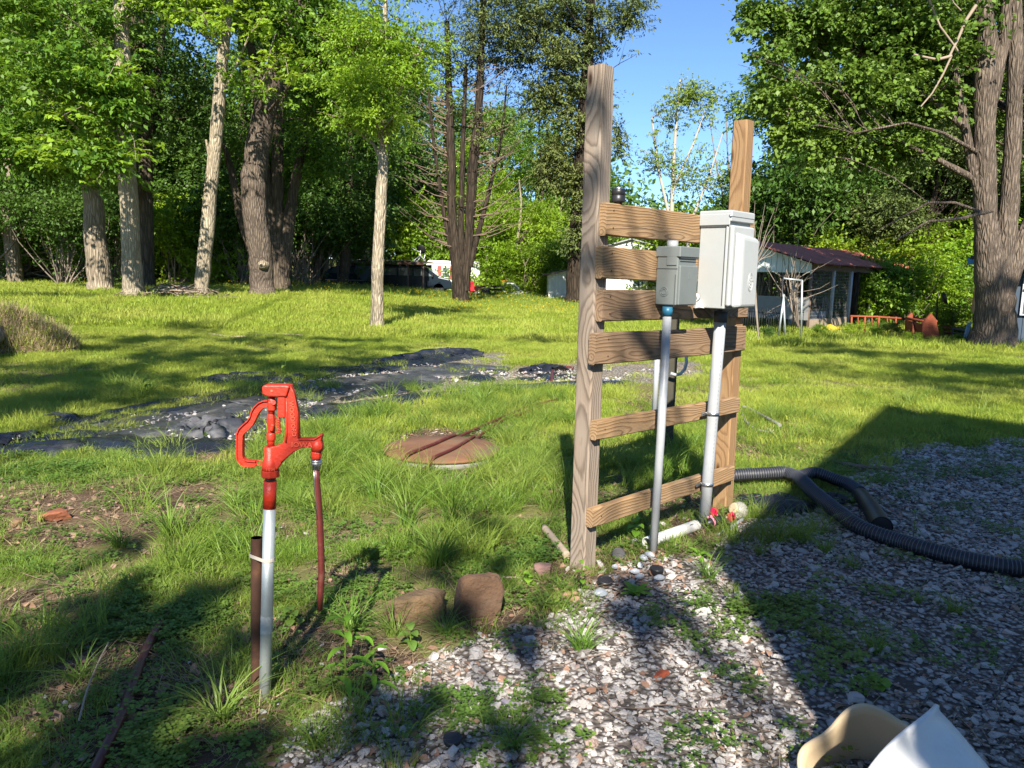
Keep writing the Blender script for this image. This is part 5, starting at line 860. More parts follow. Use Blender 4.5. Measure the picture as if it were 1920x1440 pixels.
# crumpled black film and flat hose under the coils
def film(label, pxs, wid, bump_, seed, curl=.0, name='plastic_sheet', mat=None, group='torn black plastic sheets'):
    P_ = along(pxs, 0, 16); o = empty(name, P_[0]); tag(o, label, 'plastic sheet', group); n = len(P_); m = 25; V = []; r = random.Random(seed); ox, oy = r.uniform(0, 50), r.uniform(0, 50)
    for i, p in enumerate(P_):
        t = (P_[min(i+1, n-1)]-P_[max(i-1, 0)]); t.z = 0; t.normalize(); s_ = Vector((-t.y, t.x, 0)); e = math.sin(math.pi*i/(n-1))**.35; ww = wid*1.3*(.55+.9*float(vn(i*.35, 3.3, seed)))*e
        for j in range(m):
            u = j/(m-1)*2-1; q = p+s_*u*ww*.5+t*(float(vn(u*3, i*.5, seed+1))-.5)*wid*.25; X, Y = q.x*5+ox, q.y*5+oy
            AL = i*.085+oy; AC = u*wid*6.5+ox+i*.06*math.sin(seed); rd = abs(float(vn(AL*.6, AC*.55, seed+4))-.5)*2; rd2 = abs(float(vn(AL*1.3+AC*.3, AC*1.6, seed+5))-.5)*2; rd3 = abs(float(vn(AL*3+AC, AC*3.5-AL, seed+6))-.5)*2; hh = bump_*.75*((1-rd)**1.5*.70+(1-rd2)**2*.13+(1-rd3)**2.5*.035)*(1-abs(u)**3)*e+curl*max(0, u-.2)**2*e*1.2; q.z = float(gz(q.x, q.y))+.006+hh; V.append(q-P_[0])
    me = npmesh(name, np.array(V), np.array([(i*m+j, i*m+j+1, (i+1)*m+j+1, (i+1)*m+j) for i in range(n-1) for j in range(m-1)]), mat or m_film, True); s = link('film', me, o); md = s.modifiers.new('t', 'SOLIDIFY'); md.thickness = .004; return o
film('crumpled black plastic lump at the far left edge', [(-30, 840), (10, 836), (50, 832), (70, 826)], .5, .14, 1)
film('narrow black plastic strip running right from the left edge lump', [(50, 836), (95, 834), (140, 826), (190, 812)], .22, .07, 2, .06)
film('folded black plastic hump above the narrow left strip', [(92, 800), (130, 796), (170, 786), (212, 782)], .4, .13, 3, .05)
film('smooth dark plastic running behind the gravel strip left of the hydrant', [(200, 782), (260, 778), (330, 768), (420, 756)], .22, .05, 4)
film('large grey dusty plastic swell just left of the hydrant handle', [(325, 818), (380, 812), (430, 808), (490, 806)], .72, .20, 5, 0, mat=m_dust)
film('large black crumpled plastic heap beyond the hydrant top', [(365, 728), (420, 718), (480, 712), (535, 712), (570, 714)], .62, .17, 6, .04)
film('thin black plastic edge right of the crumpled heap', [(560, 704), (610, 700), (660, 697), (700, 693)], .35, .10, 7, .05)
film('long raised black plastic fold curling over the gravel strip', [(705, 690), (740, 684), (790, 682), (840, 670), (880, 668), (905, 670)], .45, .10, 8, .16)
film('dark plastic patch between grass tufts right of the hydrant head', [(575, 790), (620, 780), (660, 768), (690, 758)], .45, .12, 9)
film('small black plastic piece left of the grass clump on the gravel strip', [(720, 712), (745, 712), (775, 710)], .3, .10, 10)
film('low black plastic edge in front of the gravel strip', [(640, 752), (700, 738), (760, 730), (830, 722)], .22, .07, 11)
film('flat black plastic scrap right of the gravel strip centre', [(872, 716), (895, 713), (925, 713)], .3, .12, 12)
film('dark plastic tent beside the maroon hose loop', [(1000, 700), (1015, 698), (1035, 700)], .5, .22, 13)
film('grey plastic sheet beside the near post under the hose loop', [(960, 716), (1000, 713), (1040, 708), (1085, 706)], .3, .07, 14)
film('broad dusty grey sheet showing through the gravel strip, left part', [(180, 822), (300, 805), (420, 782), (520, 762), (600, 745)], .95, .07, 31, 0, mat=m_dust)
film('broad dusty grey sheet showing through the gravel strip, right part', [(600, 742), (690, 722), (780, 706), (870, 694), (950, 690)], .95, .07, 32, 0, mat=m_dust)
film('long torn black sheet along the near edge of the gravel strip, left half', [(-40, 850), (60, 846), (150, 838), (250, 842), (350, 842), (440, 832), (520, 812)], .42, .10, 21)
film('long torn black sheet along the near edge of the gravel strip, right half', [(560, 800), (640, 772), (720, 758), (820, 742), (930, 732), (1060, 722), (1180, 716)], .36, .09, 22)
film('black sheet edge along the far side of the gravel strip, left half', [(120, 810), (220, 784), (330, 762), (440, 742), (540, 722)], .32, .09, 23, .05)
film('black sheet edge along the far side of the gravel strip, right half', [(580, 712), (650, 702), (720, 692), (790, 680), (850, 670)], .40, .09, 24, .06)
film('black plastic corner at the start of the gravel strip', [(130, 822), (170, 826), (200, 838)], .3, .05, 15)
film('black flattened hose and film under the corrugated coils', [(1395, 935), (1430, 945), (1480, 950), (1530, 955)], .30, .10, 16, name='flat_hose', mat=m_hoseb, group=None)
film('dark folded film inside the bend of the corrugated hoses', [(1520, 930), (1555, 938), (1590, 945)], .16, .09, 17, name='folded_film', mat=m_hoseb, group=None)

# small things on the ground by the posts
a = gpt(1212, 1030); b = gpt(1305, 995); o = empty('pvc_pipe', a+Vector((0, 0, .034))); tag(o, 'white plastic pipe lying on the ground between the two conduits', 'pipe'); d_ = b-a; d_.z = 0
mb = MB(); P0, P1 = Vector((0, 0, 0)), d_; N = Vector((0, 0, 1)); mb.tube([P0, P1*.5, P1], .0295, 24, cap=False); mb.tube([P1, P1*.5, P0], .0245, 24, cap=False)
for q, sg in ((P0, -1), (P1, 1)): mb.tube([q, q+d_.normalized()*.0001*sg], [.0295, .0245], 24, cap=False)
mb.build('tube', m_pvcw, o, fix=False)
mb = MB(); mb.tube([d_*.48, d_*.487], .0300, 24, cap=False); mb.build('joint_line', m_box2, o)
mb = MB(); u_ = d_.normalized(); s_ = Vector((-u_.y, u_.x, 0))
for x0, y0, x1, y1 in ((.0, .0, .012, .009), (.012, .0, .0, .009), (.018, 0, .018, .01), (-.01, .0, -.006, .009)): pA = d_*.82+u_*x0+Vector((0, 0, .022+y0*.5))-s_*(.021+-y0*.3); pB = d_*.82+u_*x1+Vector((0, 0, .022+y1*.5))-s_*(.021-y1*.3); mb.tube([pA, pB], .0013, 5)
mb.build('pen_marks', m_seam, o)
def bcap(label, px, py, rot, r0=.032, hgt=.03, closed=False):
    p = gpt(px, py); o = empty('black_cup', p+Vector((0, 0, .018))); tag(o, label, 'cup'); o.rotation_euler = rot; mb = MB(); mb.lathe((0, 0, -hgt/2), [(.001, 0), (r0*.86, 0), (r0*.95, .003), (r0, hgt-.004), (r0, hgt), (r0*.86, hgt), (r0*.82, .006), (.001, .005)], 24); mb.build('cup', m_black, o); mb = MB(); mb.lathe((0, 0, hgt/2-.004), [(r0*1.0, -.003), (r0*1.05, 0), (r0*1.0, .003)], 24); mb.build('lip', m_black, o)
bcap('black cup tilted towards us, right of the near post foot', 1160, 1047, (R_(48), R_(-18), 0), .033)
bcap('black cap sitting upright between the white shards', 1231, 1077, (R_(4), 0, 0), .031)
bcap('black ring cap in shade below the near post', 1134, 1098, (R_(10), R_(6), 0), .034, .024)
bcap('black ring half hidden in the low weeds at the bottom centre', 848, 1398, (R_(12), 0, 0), .026, .02)
for i, (px, py, L_, W_, rz, lab) in enumerate([(1218, 1047, .06, .02, -.6, 'white curved shard under the open end of the white pipe'), (1206, 1053, .05, .026, -.5, 'white shard left of the pipe mouth shard'), (1199, 1068, .045, .028, .8, 'upright white shard left of the upright black cap'), (1190, 1079, .055, .018, .1, 'flat white shard nearest above the bright weed rosette'), (1198, 1089, .055, .018, .4, 'flat white shard just behind the bright weed rosette'), (1235, 1091, .065, .02, .35, 'flat white shard in front of the upright black cap'), (1152, 1070, .035, .014, .1, 'small white shard below the tilted black cup'), (1125, 1120, .07, .035, .1, 'pale crumpled shard in shade left of the weed rosette')]):
    p = gpt(px, py); o = empty('white_shard', p+Vector((0, 0, .012))); tag(o, lab, 'shard', 'broken white shards'); o.rotation_euler = (.2, .1, rz); r = random.Random(i); n = 7; V = []
    for k in range(n): t = k/(n-1); x_ = (t-.5)*L_*.85; w_ = W_*.8*math.sin(math.pi*min(.98, max(.05, t)))**.6; V += [(x_, -w_/2, .010*(t-.5)**2*30*L_), (x_, w_/2, .010+.01*math.sin(3*t)), ]
    s = link('shard', npmesh('shard', np.array(V), np.array([(2*k, 2*k+1, 2*k+3, 2*k+2) for k in range(n-1)]), m_shard, True), o); s.modifiers.new('t', 'SOLIDIFY').thickness = .003
# valve fitting, red lever tabs, bulb, rod
p = gpt(1325, 992); o = empty('valve_fitting', p+Vector((0, 0, .03))); tag(o, 'black pipe valve with pink collar and dark red tabs by the thick conduit', 'valve'); m_pink = plain('pink plastic', (.75, .25, .35), .4); m_crim = plain('crimson plastic', (.45, .01, .05), .4)
mb = MB(); mb.tube([(-.02, -.02, 0), (.02, .0, .008), (.09, .045, .012)], [.021, .026, .026], 18); mb.build('body', m_black, o)
mb = MB(); mb.tube([(.018, .0, .008), (.030, .006, .009)], [.0285, .0285], 18); mb.box((.02, .0, .040), (.014, .012, .016), .004); mb.box((.002, -.004, .037), (.012, .012, .014), .004); mb.build('pink_collar', m_pink, o)
mb = MB(); c0 = Vector((-.021, -.0215, 0))
for rr_ in (.006, .0125, .018): mb.tube([c0+Vector((rr_*math.cos(t*.5236)*.75, -rr_*math.cos(t*.5236)*.6, rr_*math.sin(t*.5236))) for t in range(13)], .0016, 6)
mb.build('end_rings', m_lidrim, o)
for (dx, dy, dz, rz) in ((.045, .05, .048, .2), (.135, .02, .035, -.4)): mb = MB(); mb.box((dx, dy, dz), (.036, .010, .05), .003, Matrix.Rotation(rz, 3, 'Y')); mb.box((dx+.012, dy-.012, dz+.006), (.012, .02, .034), .003, Matrix.Rotation(rz, 3, 'Y')); mb.build('lever_tab', m_crim, o)
p = gpt(1385, 972); o = empty('glass_globe', p+Vector((0, 0, .045))); tag(o, 'dusty clear plastic globe in the grass at the foot of the far post', 'globe'); mg = NT('dusty clear plastic'); mg.set(Base_Color=(.55, .53, .45), Roughness=.18); mg.b.inputs['Transmission Weight'].default_value = .55; mb = MB()
mb.lathe((0, 0, 0), [(.001, -.052), (.02, -.049), (.04, -.034), (.052, -.006), (.052, .012), (.042, .034), (.03, .044)], 26, M=Matrix.Rotation(R_(-65), 4, 'Y') @ Matrix.Rotation(R_(20), 4, 'X')); mb.build('shell', mg.m, o)
mb = MB(); mb.lathe((0, 0, 0), [(.030, .040), (.034, .046), (.030, .052), (.024, .052)], 24, M=Matrix.Rotation(R_(-65), 4, 'Y') @ Matrix.Rotation(R_(20), 4, 'X')); mb.build('neck', m_beige, o)
rope('metal_rod', 'short grey rod lying beside the dusty globe', [(1345, 1007), (1372, 992), (1393, 977)], .009, m_galv, .012, cat='rod')
# rocks
def rock(label, px, py, sx, sy, sz, mat, seed, rz=0, up=.45, tilt=0):
    import bmesh
    p = gpt(px, py); b = bmesh.new(); bmesh.ops.create_icosphere(b, subdivisions=4, radius=1); r = random.Random(seed); dirs = [(Vector((r.gauss(0, 1), r.gauss(0, 1), r.gauss(0, .7))).normalized(), r.uniform(.5, .85)) for _ in range(8)]
    for v in b.verts:
        k = 1.
        for d, h in dirs:
            q = v.co.normalized().dot(d)
            if q*k > h: k = h/q
        v.co = v.co.normalized()*min(k, .80/max(1e-3, (abs(v.co.x)**5+abs(v.co.y)**5+abs(v.co.z)**5)**.2/v.co.length)); v.co *= 1+.10*(float(vn(v.co.x*3+seed, v.co.y*3+v.co.z*4, seed))-.5)+.05*(float(vn(v.co.x*9+seed, v.co.y*9+v.co.z*9, seed))-.5)
        v.co.x *= sx; v.co.y *= sy; v.co.z *= sz
    me = bpy.data.meshes.new('rock'); b.to_mesh(me); b.free(); me.materials.append(mat); o = link('rock', me); o.location = p+Vector((0, 0, sz*up)); o.rotation_euler = (0, tilt, rz); tag(o, label, 'rock'); return o
rock('tall brown squared rock standing in the grass left of the near post', 895, 1160, .11, .085, .15, m_stone, 3, .3, .45, R_(8))
rock('rounded ochre rock half hidden behind grass', 778, 1155, .15, .12, .10, m_stone2, 25, .1, .25)
rock('orange red stone among leaves at the left edge', 105, 975, .10, .07, .04, plain('orange stone', (.22, .075, .035), .85, 0, .4, 8, .004), 6, .3, .6)
rock('small pale stone among the dead leaves at far left', 35, 985, .05, .04, .03, m_stone2, 7)
rock('flat brown stone lying in the shaded clover at lower left', 180, 1172, .06, .025, .02, m_stone, 8, .5)
rock('red brick fragment on the sunlit gravel', 1240, 1268, .038, .022, .014, plain('brick red stone', (.33, .07, .03), .85, 0, .3, 30, .003), 9, .2)
rock('pale pinkish rock in the shade left of the near post foot', 1020, 1075, .06, .045, .04, plain('pink stone', (.22, .13, .11), .9, 0, .3, 9, .004), 10)
rock('grey violet flat stone in the lower centre gravel', 960, 1325, .035, .05, .012, plain('slate stone', (.25, .22, .27), .8, 0, .2, 20, .002), 12, .8)
rock('round pale stone on the dark soil above the bucket', 1605, 1315, .035, .03, .02, plain('pale stone', (.42, .38, .36), .9, 0, .2, 20, .002), 13)
# ------------------------------------------------------------------ tubs at the lower right
def tub(name, label, axis_px, r0, r1, L, mat, rot, seed, lobes=6, amp=.06, cat='tub'):
    """open scalloped plastic tub: thin wall, rolled rim, floor; z runs from floor to mouth"""
    o = empty(name, axis_px); tag(o, label, cat); o.rotation_euler = rot; n = 96; V = []; prof = [(0, r0), (.25, r0+(r1-r0)*.28), (.55, r0+(r1-r0)*.6), (.85, r0+(r1-r0)*.9), (1., r1)]
    def ring(t, r, dr=0): return [((r+dr)*(1+amp*t*math.cos(lobes*a)), (r+dr)*(1+amp*t*math.cos(lobes*a)), a) for a in [2*math.pi*k/n for k in range(n)]]
    mb = MB(); v = []; rows = [(t, r, 0) for t, r in prof]+[(1.0, r1, .008), (1.0, r1, .014), (.975, r1, .014), (.97, r1, -.001)]; rows = rows[:5]+[(1.01, r1, .010), (.985, r1, .013), (.97, r1, .004)]+[(t*.97+.0, r, -.0 if 0 else .004) for t, r in reversed(prof[:-1])]
    for t, r, dr in rows:
        for q in ring(min(t, 1), r, dr): v.append((q[0]*math.cos(q[2]), q[1]*math.sin(q[2]), L*t+(.02*math.cos(lobes*q[2]) if t > .8 else 0)*amp/.06))
    m = len(rows); mb.add(v, [(i*n+k, i*n+(k+1) % n, (i+1)*n+(k+1) % n, (i+1)*n+k) for i in range(m-1) for k in range(n)], True); mb.build('wall', mat, o, fix=False); mb = MB(); fl = [(p[0], p[1], p[2]+.002) for p in v[:n]]; mb.add(fl, [tuple(range(n))]); mb.build('floor', mat, o, fix=False); return o
def aim(v): return Vector(v).normalized().to_track_quat('Z', 'Y').to_euler()
def spin(e, a): return (e.to_matrix() @ Matrix.Rotation(a, 3, 'Z')).to_euler()
def tubpos(mouth, m, L): return Vector(mouth)-Vector(m).normalized()*L
mw = Vector((-.60, .70, .40)); mo = Vector(at(1655, 1442, 1.74)); t2 = tub('white_tub', 'white plastic tub lying over the beige one, crossed by a sharp shadow edge', tubpos(mo, mw, .36), .115, .195, .36, m_white, spin(aim(mw), .8), 2, 4, .012)
mb_ = Vector((-.34, -.42, .84)); mo = Vector(at(1652, 1462, 1.84)); t1 = tub('beige_tub', 'beige scalloped plastic tub lying on its side behind the white one', tubpos(mo, mb_, .20), .13, .185, .20, m_beige, spin(aim(mb_), -.45), 1, 5, .05)

# ------------------------------------------------------------------ single plants in the foreground
tk = [blades(60, .03, .22, .0055, 1.35, L_grassd, 500+i, 'tuft', 6, hv=.5) for i in range(4)]
for i, (px, py, s, lab) in enumerate([(415, 1350, 1.15, 'large arching grass tuft at the foot of the hydrant pipe'), (1090, 1220, 1.1, 'wide drooping grass tuft on the pale gravel at the centre'), (1330, 1085, .9, 'grass tuft in half shade right of the white pipe'), (1425, 1040, .7, 'thin grass tuft in the shade below the corrugated hose'), (1790, 1150, .75, 'lit grass tuft standing alone on the shaded gravel at right'), (1640, 1220, .8, 'grass tuft in deep shade above the tubs'), (1600, 1065, .6, 'small low grass tuft on the shaded gravel'), (150, 1280, .9, 'dark grass tuft by the lower left hose'), (820, 1060, 1.3, 'tall dense grass tuft left of the brown rock'), (835, 1190, .8, 'light grass tuft growing between the two rocks'), (740, 1190, .9, 'grass tuft before the ochre rock'), (765, 985, 1.35, 'very tall sunlit grass clump behind the ochre rock, left stem group'), (850, 985, 1.3, 'tall grass clump directly behind the brown rock'), (705, 940, 1.25, 'tall grass clump just right of the hanging hose'), (640, 860, 1.1, 'bright grass tuft between hydrant spout and round lid'), (905, 765, 1.3, 'bright tall grass clump above the round lid'), (965, 748, 1.25, 'bright tall grass clump between round lid and black plastic tent'), (320, 1010, 1.25, 'tall grass clump left of the rusty stake'), (225, 1025, 1.1, 'grass clump beside the bare soil at left'), (440, 950, 1.1, 'grass tuft behind the hydrant pipe'), (990, 905, 1.1, 'grass tuft left of the near post at mid height'), (1250, 900, 1.2, 'shaded grass tuft behind the panel'), (60, 1230, 1.1, 'grass tuft at the left edge in shade'), (560, 950, 1., 'grass tuft under the hydrant spout'), (660, 1180, 1., 'leaning grass tuft between the hydrant and the ochre rock'), (590, 1400, .8, 'grass tuft at the bottom edge right of the hydrant'), (960, 1400, .7, 'short dark grass tuft at the bottom centre'), (1490, 1005, .9, 'tangled grass tuft under the corrugated hose bend'), (1545, 1035, .8, 'grass tuft along the corrugated hose'), (270, 880, .8, 'round grass tuft left of the hydrant handle'), (680, 870, 1.1, 'sunlit grass tuft left of the round lid'), (1720, 1130, .45, 'tiny grass tuft left of the lit gravel tuft'), (430, 740, .7, 'yellow green grass tuft before the black plastic heap'), (620, 730, .9, 'dark grass tuft between plastic folds')]):
    p = gpt(px, py); o = link('grass_tuft', tk[i % 4]); o.location = p; o.scale = (s, s, s*(.8 if s < 1.2 else 1.25)); o.rotation_euler = (0, 0, i*1.7); tag(o, lab, 'grass tuft', 'grass tufts in the foreground')
def bleaf(mb, p, az, el, L, W, bend=.5, n=5):
    d = Vector((math.cos(az), math.sin(az), 0)); s_ = Vector((-d.y, d.x, 0)); v = []; q = Vector(p); e = el
    for i in range(n+1):
        t = i/n; w_ = W*math.sin(math.pi*min(.97, max(.06, t)))**.8*.5; up = Vector((0, 0, 1)); nn = (up*math.cos(e)-d*math.sin(e)); v += [q+s_*w_+nn*w_*.3, q.copy(), q-s_*w_+nn*w_*.3]; q = q+(d*math.cos(e)+up*math.sin(e))*L/n; e -= bend/n*2
    mb.add(v, [(3*i+j, 3*i+j+1, 3*i+j+4, 3*i+j+3) for i in range(n) for j in range(2)], True)
def rosette(label, px, py, n, L, W, el, seed, mat=L_weed, up=0., name='dandelion_plant'):
    p = gpt(px, py); o = empty(name, p); tag(o, label, 'weed'); r = random.Random(seed)
    for i in range(n): mb = MB(); bleaf(mb, (0, 0, .005+up*i/n), 6.283*i/n*1.0+r.uniform(-.3, .3), el+r.uniform(-.25, .4), L*r.uniform(.65, 1.15), W*r.uniform(.8, 1.1), r.uniform(.3, .8)); mb.build('leaf', mat, o, fix=False)
    return o
rosette('bright green broad leaved rosette on the gravel below the near post', 1190, 1118, 11, .085, .032, .55, 1)
rosette('green leaved weed between the white pipe and the grass tuft', 1312, 1045, 8, .08, .026, .5, 2)
rosette('round leaved weed in shade above the tubs', 1650, 1282, 6, .05, .04, .3, 3)
def viny(label, px, py, h, n, L, W, seed, mat=L_weed, name='broadleaf_weed', lean=(0, 0)):
    p = gpt(px, py); o = empty(name, p); tag(o, label, 'weed'); r = random.Random(seed); mb = MB(); P_ = [Vector((lean[0]*t*t, lean[1]*t*t, h*t-.01)) for t in (0, .25, .5, .75, 1)]; mb.tube(P_, [.003, .0028, .0025, .002, .0015], 6, cap=False); mb.build('stem', L_grassm, o, fix=False)
    for i in range(n): t = .12+.86*i/max(1, n-1); mb = MB(); bleaf(mb, (lean[0]*t*t, lean[1]*t*t, h*t), i*2.4+r.uniform(-.3, .3), .5*t+r.uniform(0, .4), L*(1.15-.45*t)*r.uniform(.8, 1.1), W, .7); mb.build('leaf', mat, o, fix=False)
viny('tall narrow leaved weed standing right of the hydrant pipe', 648, 1310, .27, 13, .11, .022, 4)
viny('second narrow leaved weed right of the taller one', 700, 1290, .15, 10, .09, .02, 14)
viny('round leaved vine in the sun between the near post and the thin conduit', 1192, 1008, .10, 9, .06, .045, 5, name='vine_plant')
viny('small vine at the foot of the near post', 1090, 1110, .13, 7, .045, .026, 6, name='vine_plant')
viny('low rounded weed left of the pink rock', 992, 1098, .05, 5, .05, .04, 7)
viny('thin seedling standing on the shaded gravel', 1712, 1010, .16, 8, .05, .012, 8, L_clover, 'seedling')
viny('leafy weed at the base of the ochre rock', 770, 1215, .07, 7, .06, .035, 9, L_clover)
viny('low leafy weed behind the hydrant hose end', 545, 1170, .06, 8, .05, .04, 10, L_clover)
viny('tall stem with a few leaves in front of the black plastic heap', 283, 748, .55, 8, .14, .04, 11, L_grassm, 'seedling')
viny('tall leafy stem behind the hydrant top', 536, 715, .5, 8, .14, .04, 12, L_grassm, 'seedling')

# ------------------------------------------------------------------ things at the back: vehicles, sheds, frames
def wbox(parent, name, mat, c, d, bev=0, rot=None): return MB().box(c, d, bev, rot).build(name, mat, parent)
def sideprof(pts, y0, y1): return MB().prism([Vector((x, y0, z)) for x, z in pts], [Vector((x, y1, z)) for x, z in pts])
def wheel(parent, x, y, r, w=.2):
    MY = Matrix.Rotation(R_(90), 4, 'X'); t_ = MB().lathe((x, y, r), [(r*.62, -w/2), (r*.96, -w/2), (r, -w*.3), (r, w*.3), (r*.96, w/2), (r*.62, w/2)], 24, M=MY).build('wheel', m_black, parent)
    MB().lathe((x, y, r), [(.02, -w*.45), (r*.3, -w*.45), (r*.62, -w*.38), (r*.62, w*.38), (.02, w*.4)], 20, M=MY).build('rim', m_galv, t_)
m_navy = plain('dark navy car paint', (.012, .02, .03), .18, .2, .2, 3); m_bluec = plain('blue grey car paint', (.03, .055, .10), .25, .2, .2, 3); m_wcar = plain('white car paint', (.62, .63, .62), .3, 0, .1, 3); m_cglass = plain('car glass', (.10, .14, .14), .06, 0, .3, 2)
def base_at(px, py, Y, dz=0): p = at(px, py, Y); return (p[0], Y, float(gz(p[0], Y))+dz)
# dark van
bx = base_at(776, 545, 52, -.08); van = empty('parked_van', bx); tag(van, 'dark van parked under the low flat roof, nose to the right', 'van')
sideprof([(-2.6, .35), (-2.6, 1.2), (-2.5, 1.72), (-2.2, 1.82), (.6, 1.82), (.95, 1.72), (1.75, 1.12), (2.45, .98), (2.6, .8), (2.6, .35)], -.95, .95).build('body', m_navy, van, .06)
for x0, x1, x2, x3 in ((-2.3, -2.25, -1.0, -1.0), (-.9, -.9, .02, .02)): sideprof([(x0, 1.18), (x1, 1.66), (x2, 1.66), (x3, 1.18)], -.965, -.94).build('side_window', m_cglass, van)
sideprof([(.12, 1.16), (.12, 1.64), (.72, 1.62), (1.35, 1.16)], -.965, -.94).build('door_window', m_cglass, van)
MB().prism([Vector((.98, -.8, 1.70)), Vector((1.72, -.85, 1.15)), Vector((1.75, -.85, 1.13)), Vector((1.01, -.8, 1.72))], [Vector((.98, .8, 1.70)), Vector((1.72, .85, 1.15)), Vector((1.75, .85, 1.13)), Vector((1.01, .8, 1.72))]).build('windscreen', m_cglass, van)
wbox(van, 'wing_mirror', m_black, (1.35, -1.05, 1.2), (.12, .2, .2), .03); wbox(van, 'bumper', m_black, (2.6, 0, .5), (.16, 1.8, .22), .04); wbox(van, 'headlight', m_wcar, (2.55, -.7, .85), (.1, .3, .16), .03); wbox(van, 'door_seam', m_black, (.05, -.957, .95), (.015, .006, 1.2)); wbox(van, 'sticker', m_wcar, (.62, -.968, 1.32), (.12, .01, .26))
for x_ in (-1.75, 1.75): wheel(van, x_, -.85, .36); wheel(van, x_, .85, .36)
# blue car with tarp
bx = base_at(662, 540, 55, -.05); car = empty('parked_car', bx); tag(car, 'blue grey estate car with a pale sheet over its side, left of the van', 'car')
sideprof([(-2.2, .3), (-2.2, .85), (-1.95, .95), (-1.35, 1.4), (-.9, 1.5), (1.5, 1.5), (2.05, 1.0), (2.15, .8), (2.15, .3)], -.85, .85).build('body', m_bluec, car, .06)
for q in ([(-1.6, .98), (-1.15, 1.38), (-.55, 1.42), (-.55, .98)], [(-.45, .98), (-.45, 1.42), (.4, 1.42), (.4, .98)]): sideprof(q, -.865, -.84).build('side_window', m_cglass, car)
sideprof([(-2.2, .48), (-2.2, .56), (2.15, .56), (2.15, .48)], -.868, -.84).build('side_trim', m_galv, car)
for x_ in (-1.35, 1.3): wheel(car, x_, -.76, .32); wheel(car, x_, .76, .32)
tp_ = empty('car_cover', (bx[0]+1.1, bx[1]-.9, bx[2])); tag(tp_, 'pale blue sheet draped down the side of the blue grey car', 'sheet'); V = [(u*1.5-.75+.05*math.sin(v*7), -.03-.12*v-.05*math.sin(u*9+v*3), 1.54-1.05*v*(.55+.45*math.sin(u*3.2))) for v in np.linspace(0, 1, 8) for u in np.linspace(0, 1, 12)]
sh_ = link('sheet', npmesh('sheet', np.array(V), np.array([(i*12+j, i*12+j+1, (i+1)*12+j+1, (i+1)*12+j) for i in range(7) for j in range(11)]), plain('pale blue tarp', (.25, .29, .36), .6, 0, .2, 3), True), tp_); sh_.modifiers.new('t', 'SOLIDIFY').thickness = .01
# carport
c0 = at(632, 490, 50); c1 = at(800, 495, 50); cw = c1[0]-c0[0]; cp = empty('carport', ((c0[0]+c1[0])/2, 52, float(gz(-7, 52)))); tag(cp, 'low flat roofed carport over the dark van', 'carport'); zz = 1.98
for i in range(12): wbox(cp, 'roof_sheet', m_rust if i % 4 == 1 else m_metal if i % 4 == 2 else m_blackm, (-cw/2+cw*(i+.5)/12, 0, zz+.03*(i % 2)), (cw/12-.01, 5, .05))
wbox(cp, 'fascia', plain('brown fascia board', (.12, .06, .04), .85), (.1, -2.45, zz-.09), (cw*.92, .05, .16)); 
for x_ in (-cw*.48, -cw*.1, cw*.3, cw*.47):
    for y_ in (-2.3, 2.3): wbox(cp, 'post', m_stickd, (x_, y_, (zz-.12)/2), (.09, .09, zz-.12))
wbox(cp, 'back_wall', m_stickd, (0, 2.42, .95), (cw*.95, .05, 1.8))
for i, (x_, r_w) in enumerate(((-1.6, .5), (-.4, -.4), (.9, .3), (-2.5, .2))): wbox(cp, 'loose_board', m_stick, (x_, -1.2+i*.4, zz+.09), (1.5, .12, .04), 0, Matrix.Rotation(r_w, 3, 'Z'))
# satellite dish
d0 = at(788, 470, 50.5); sd = empty('satellite_dish', (d0[0]-.1, 50.6, float(gz(-6, 50))+2.04)); tag(sd, 'dark satellite dish on white struts standing on the carport roof', 'satellite dish'); dz_ = d0[2]-sd.location.z
DM = Matrix.Rotation(R_(-60), 4, 'X') @ Matrix.Rotation(R_(20), 4, 'Y'); MB().lathe((.1, 0, dz_+.05), [(.01, 0), (.12, .012), (.24, .05), (.33, .11), (.335, .115), (.24, .06), (.01, .012)], 24, M=DM).build('dish', m_blackm, sd); MB().tube([(.1, 0, dz_), (.05, 0, .2), (-.15, 0, 0)], .03, 8).build('mast', m_wpaint, sd)
for a_, b_ in (((.08, -.1, dz_*.6), (-.35, -.1, 0)), ((.08, -.1, dz_*.6), (.45, -.1, 0)), ((.1, -.1, dz_-.1), (-.45, -.3, dz_+.15)), ((.3, -.1, .02), (.42, -.1, .45))): MB().tube([a_, b_], .024, 6).build('strut', m_wpaint, sd)
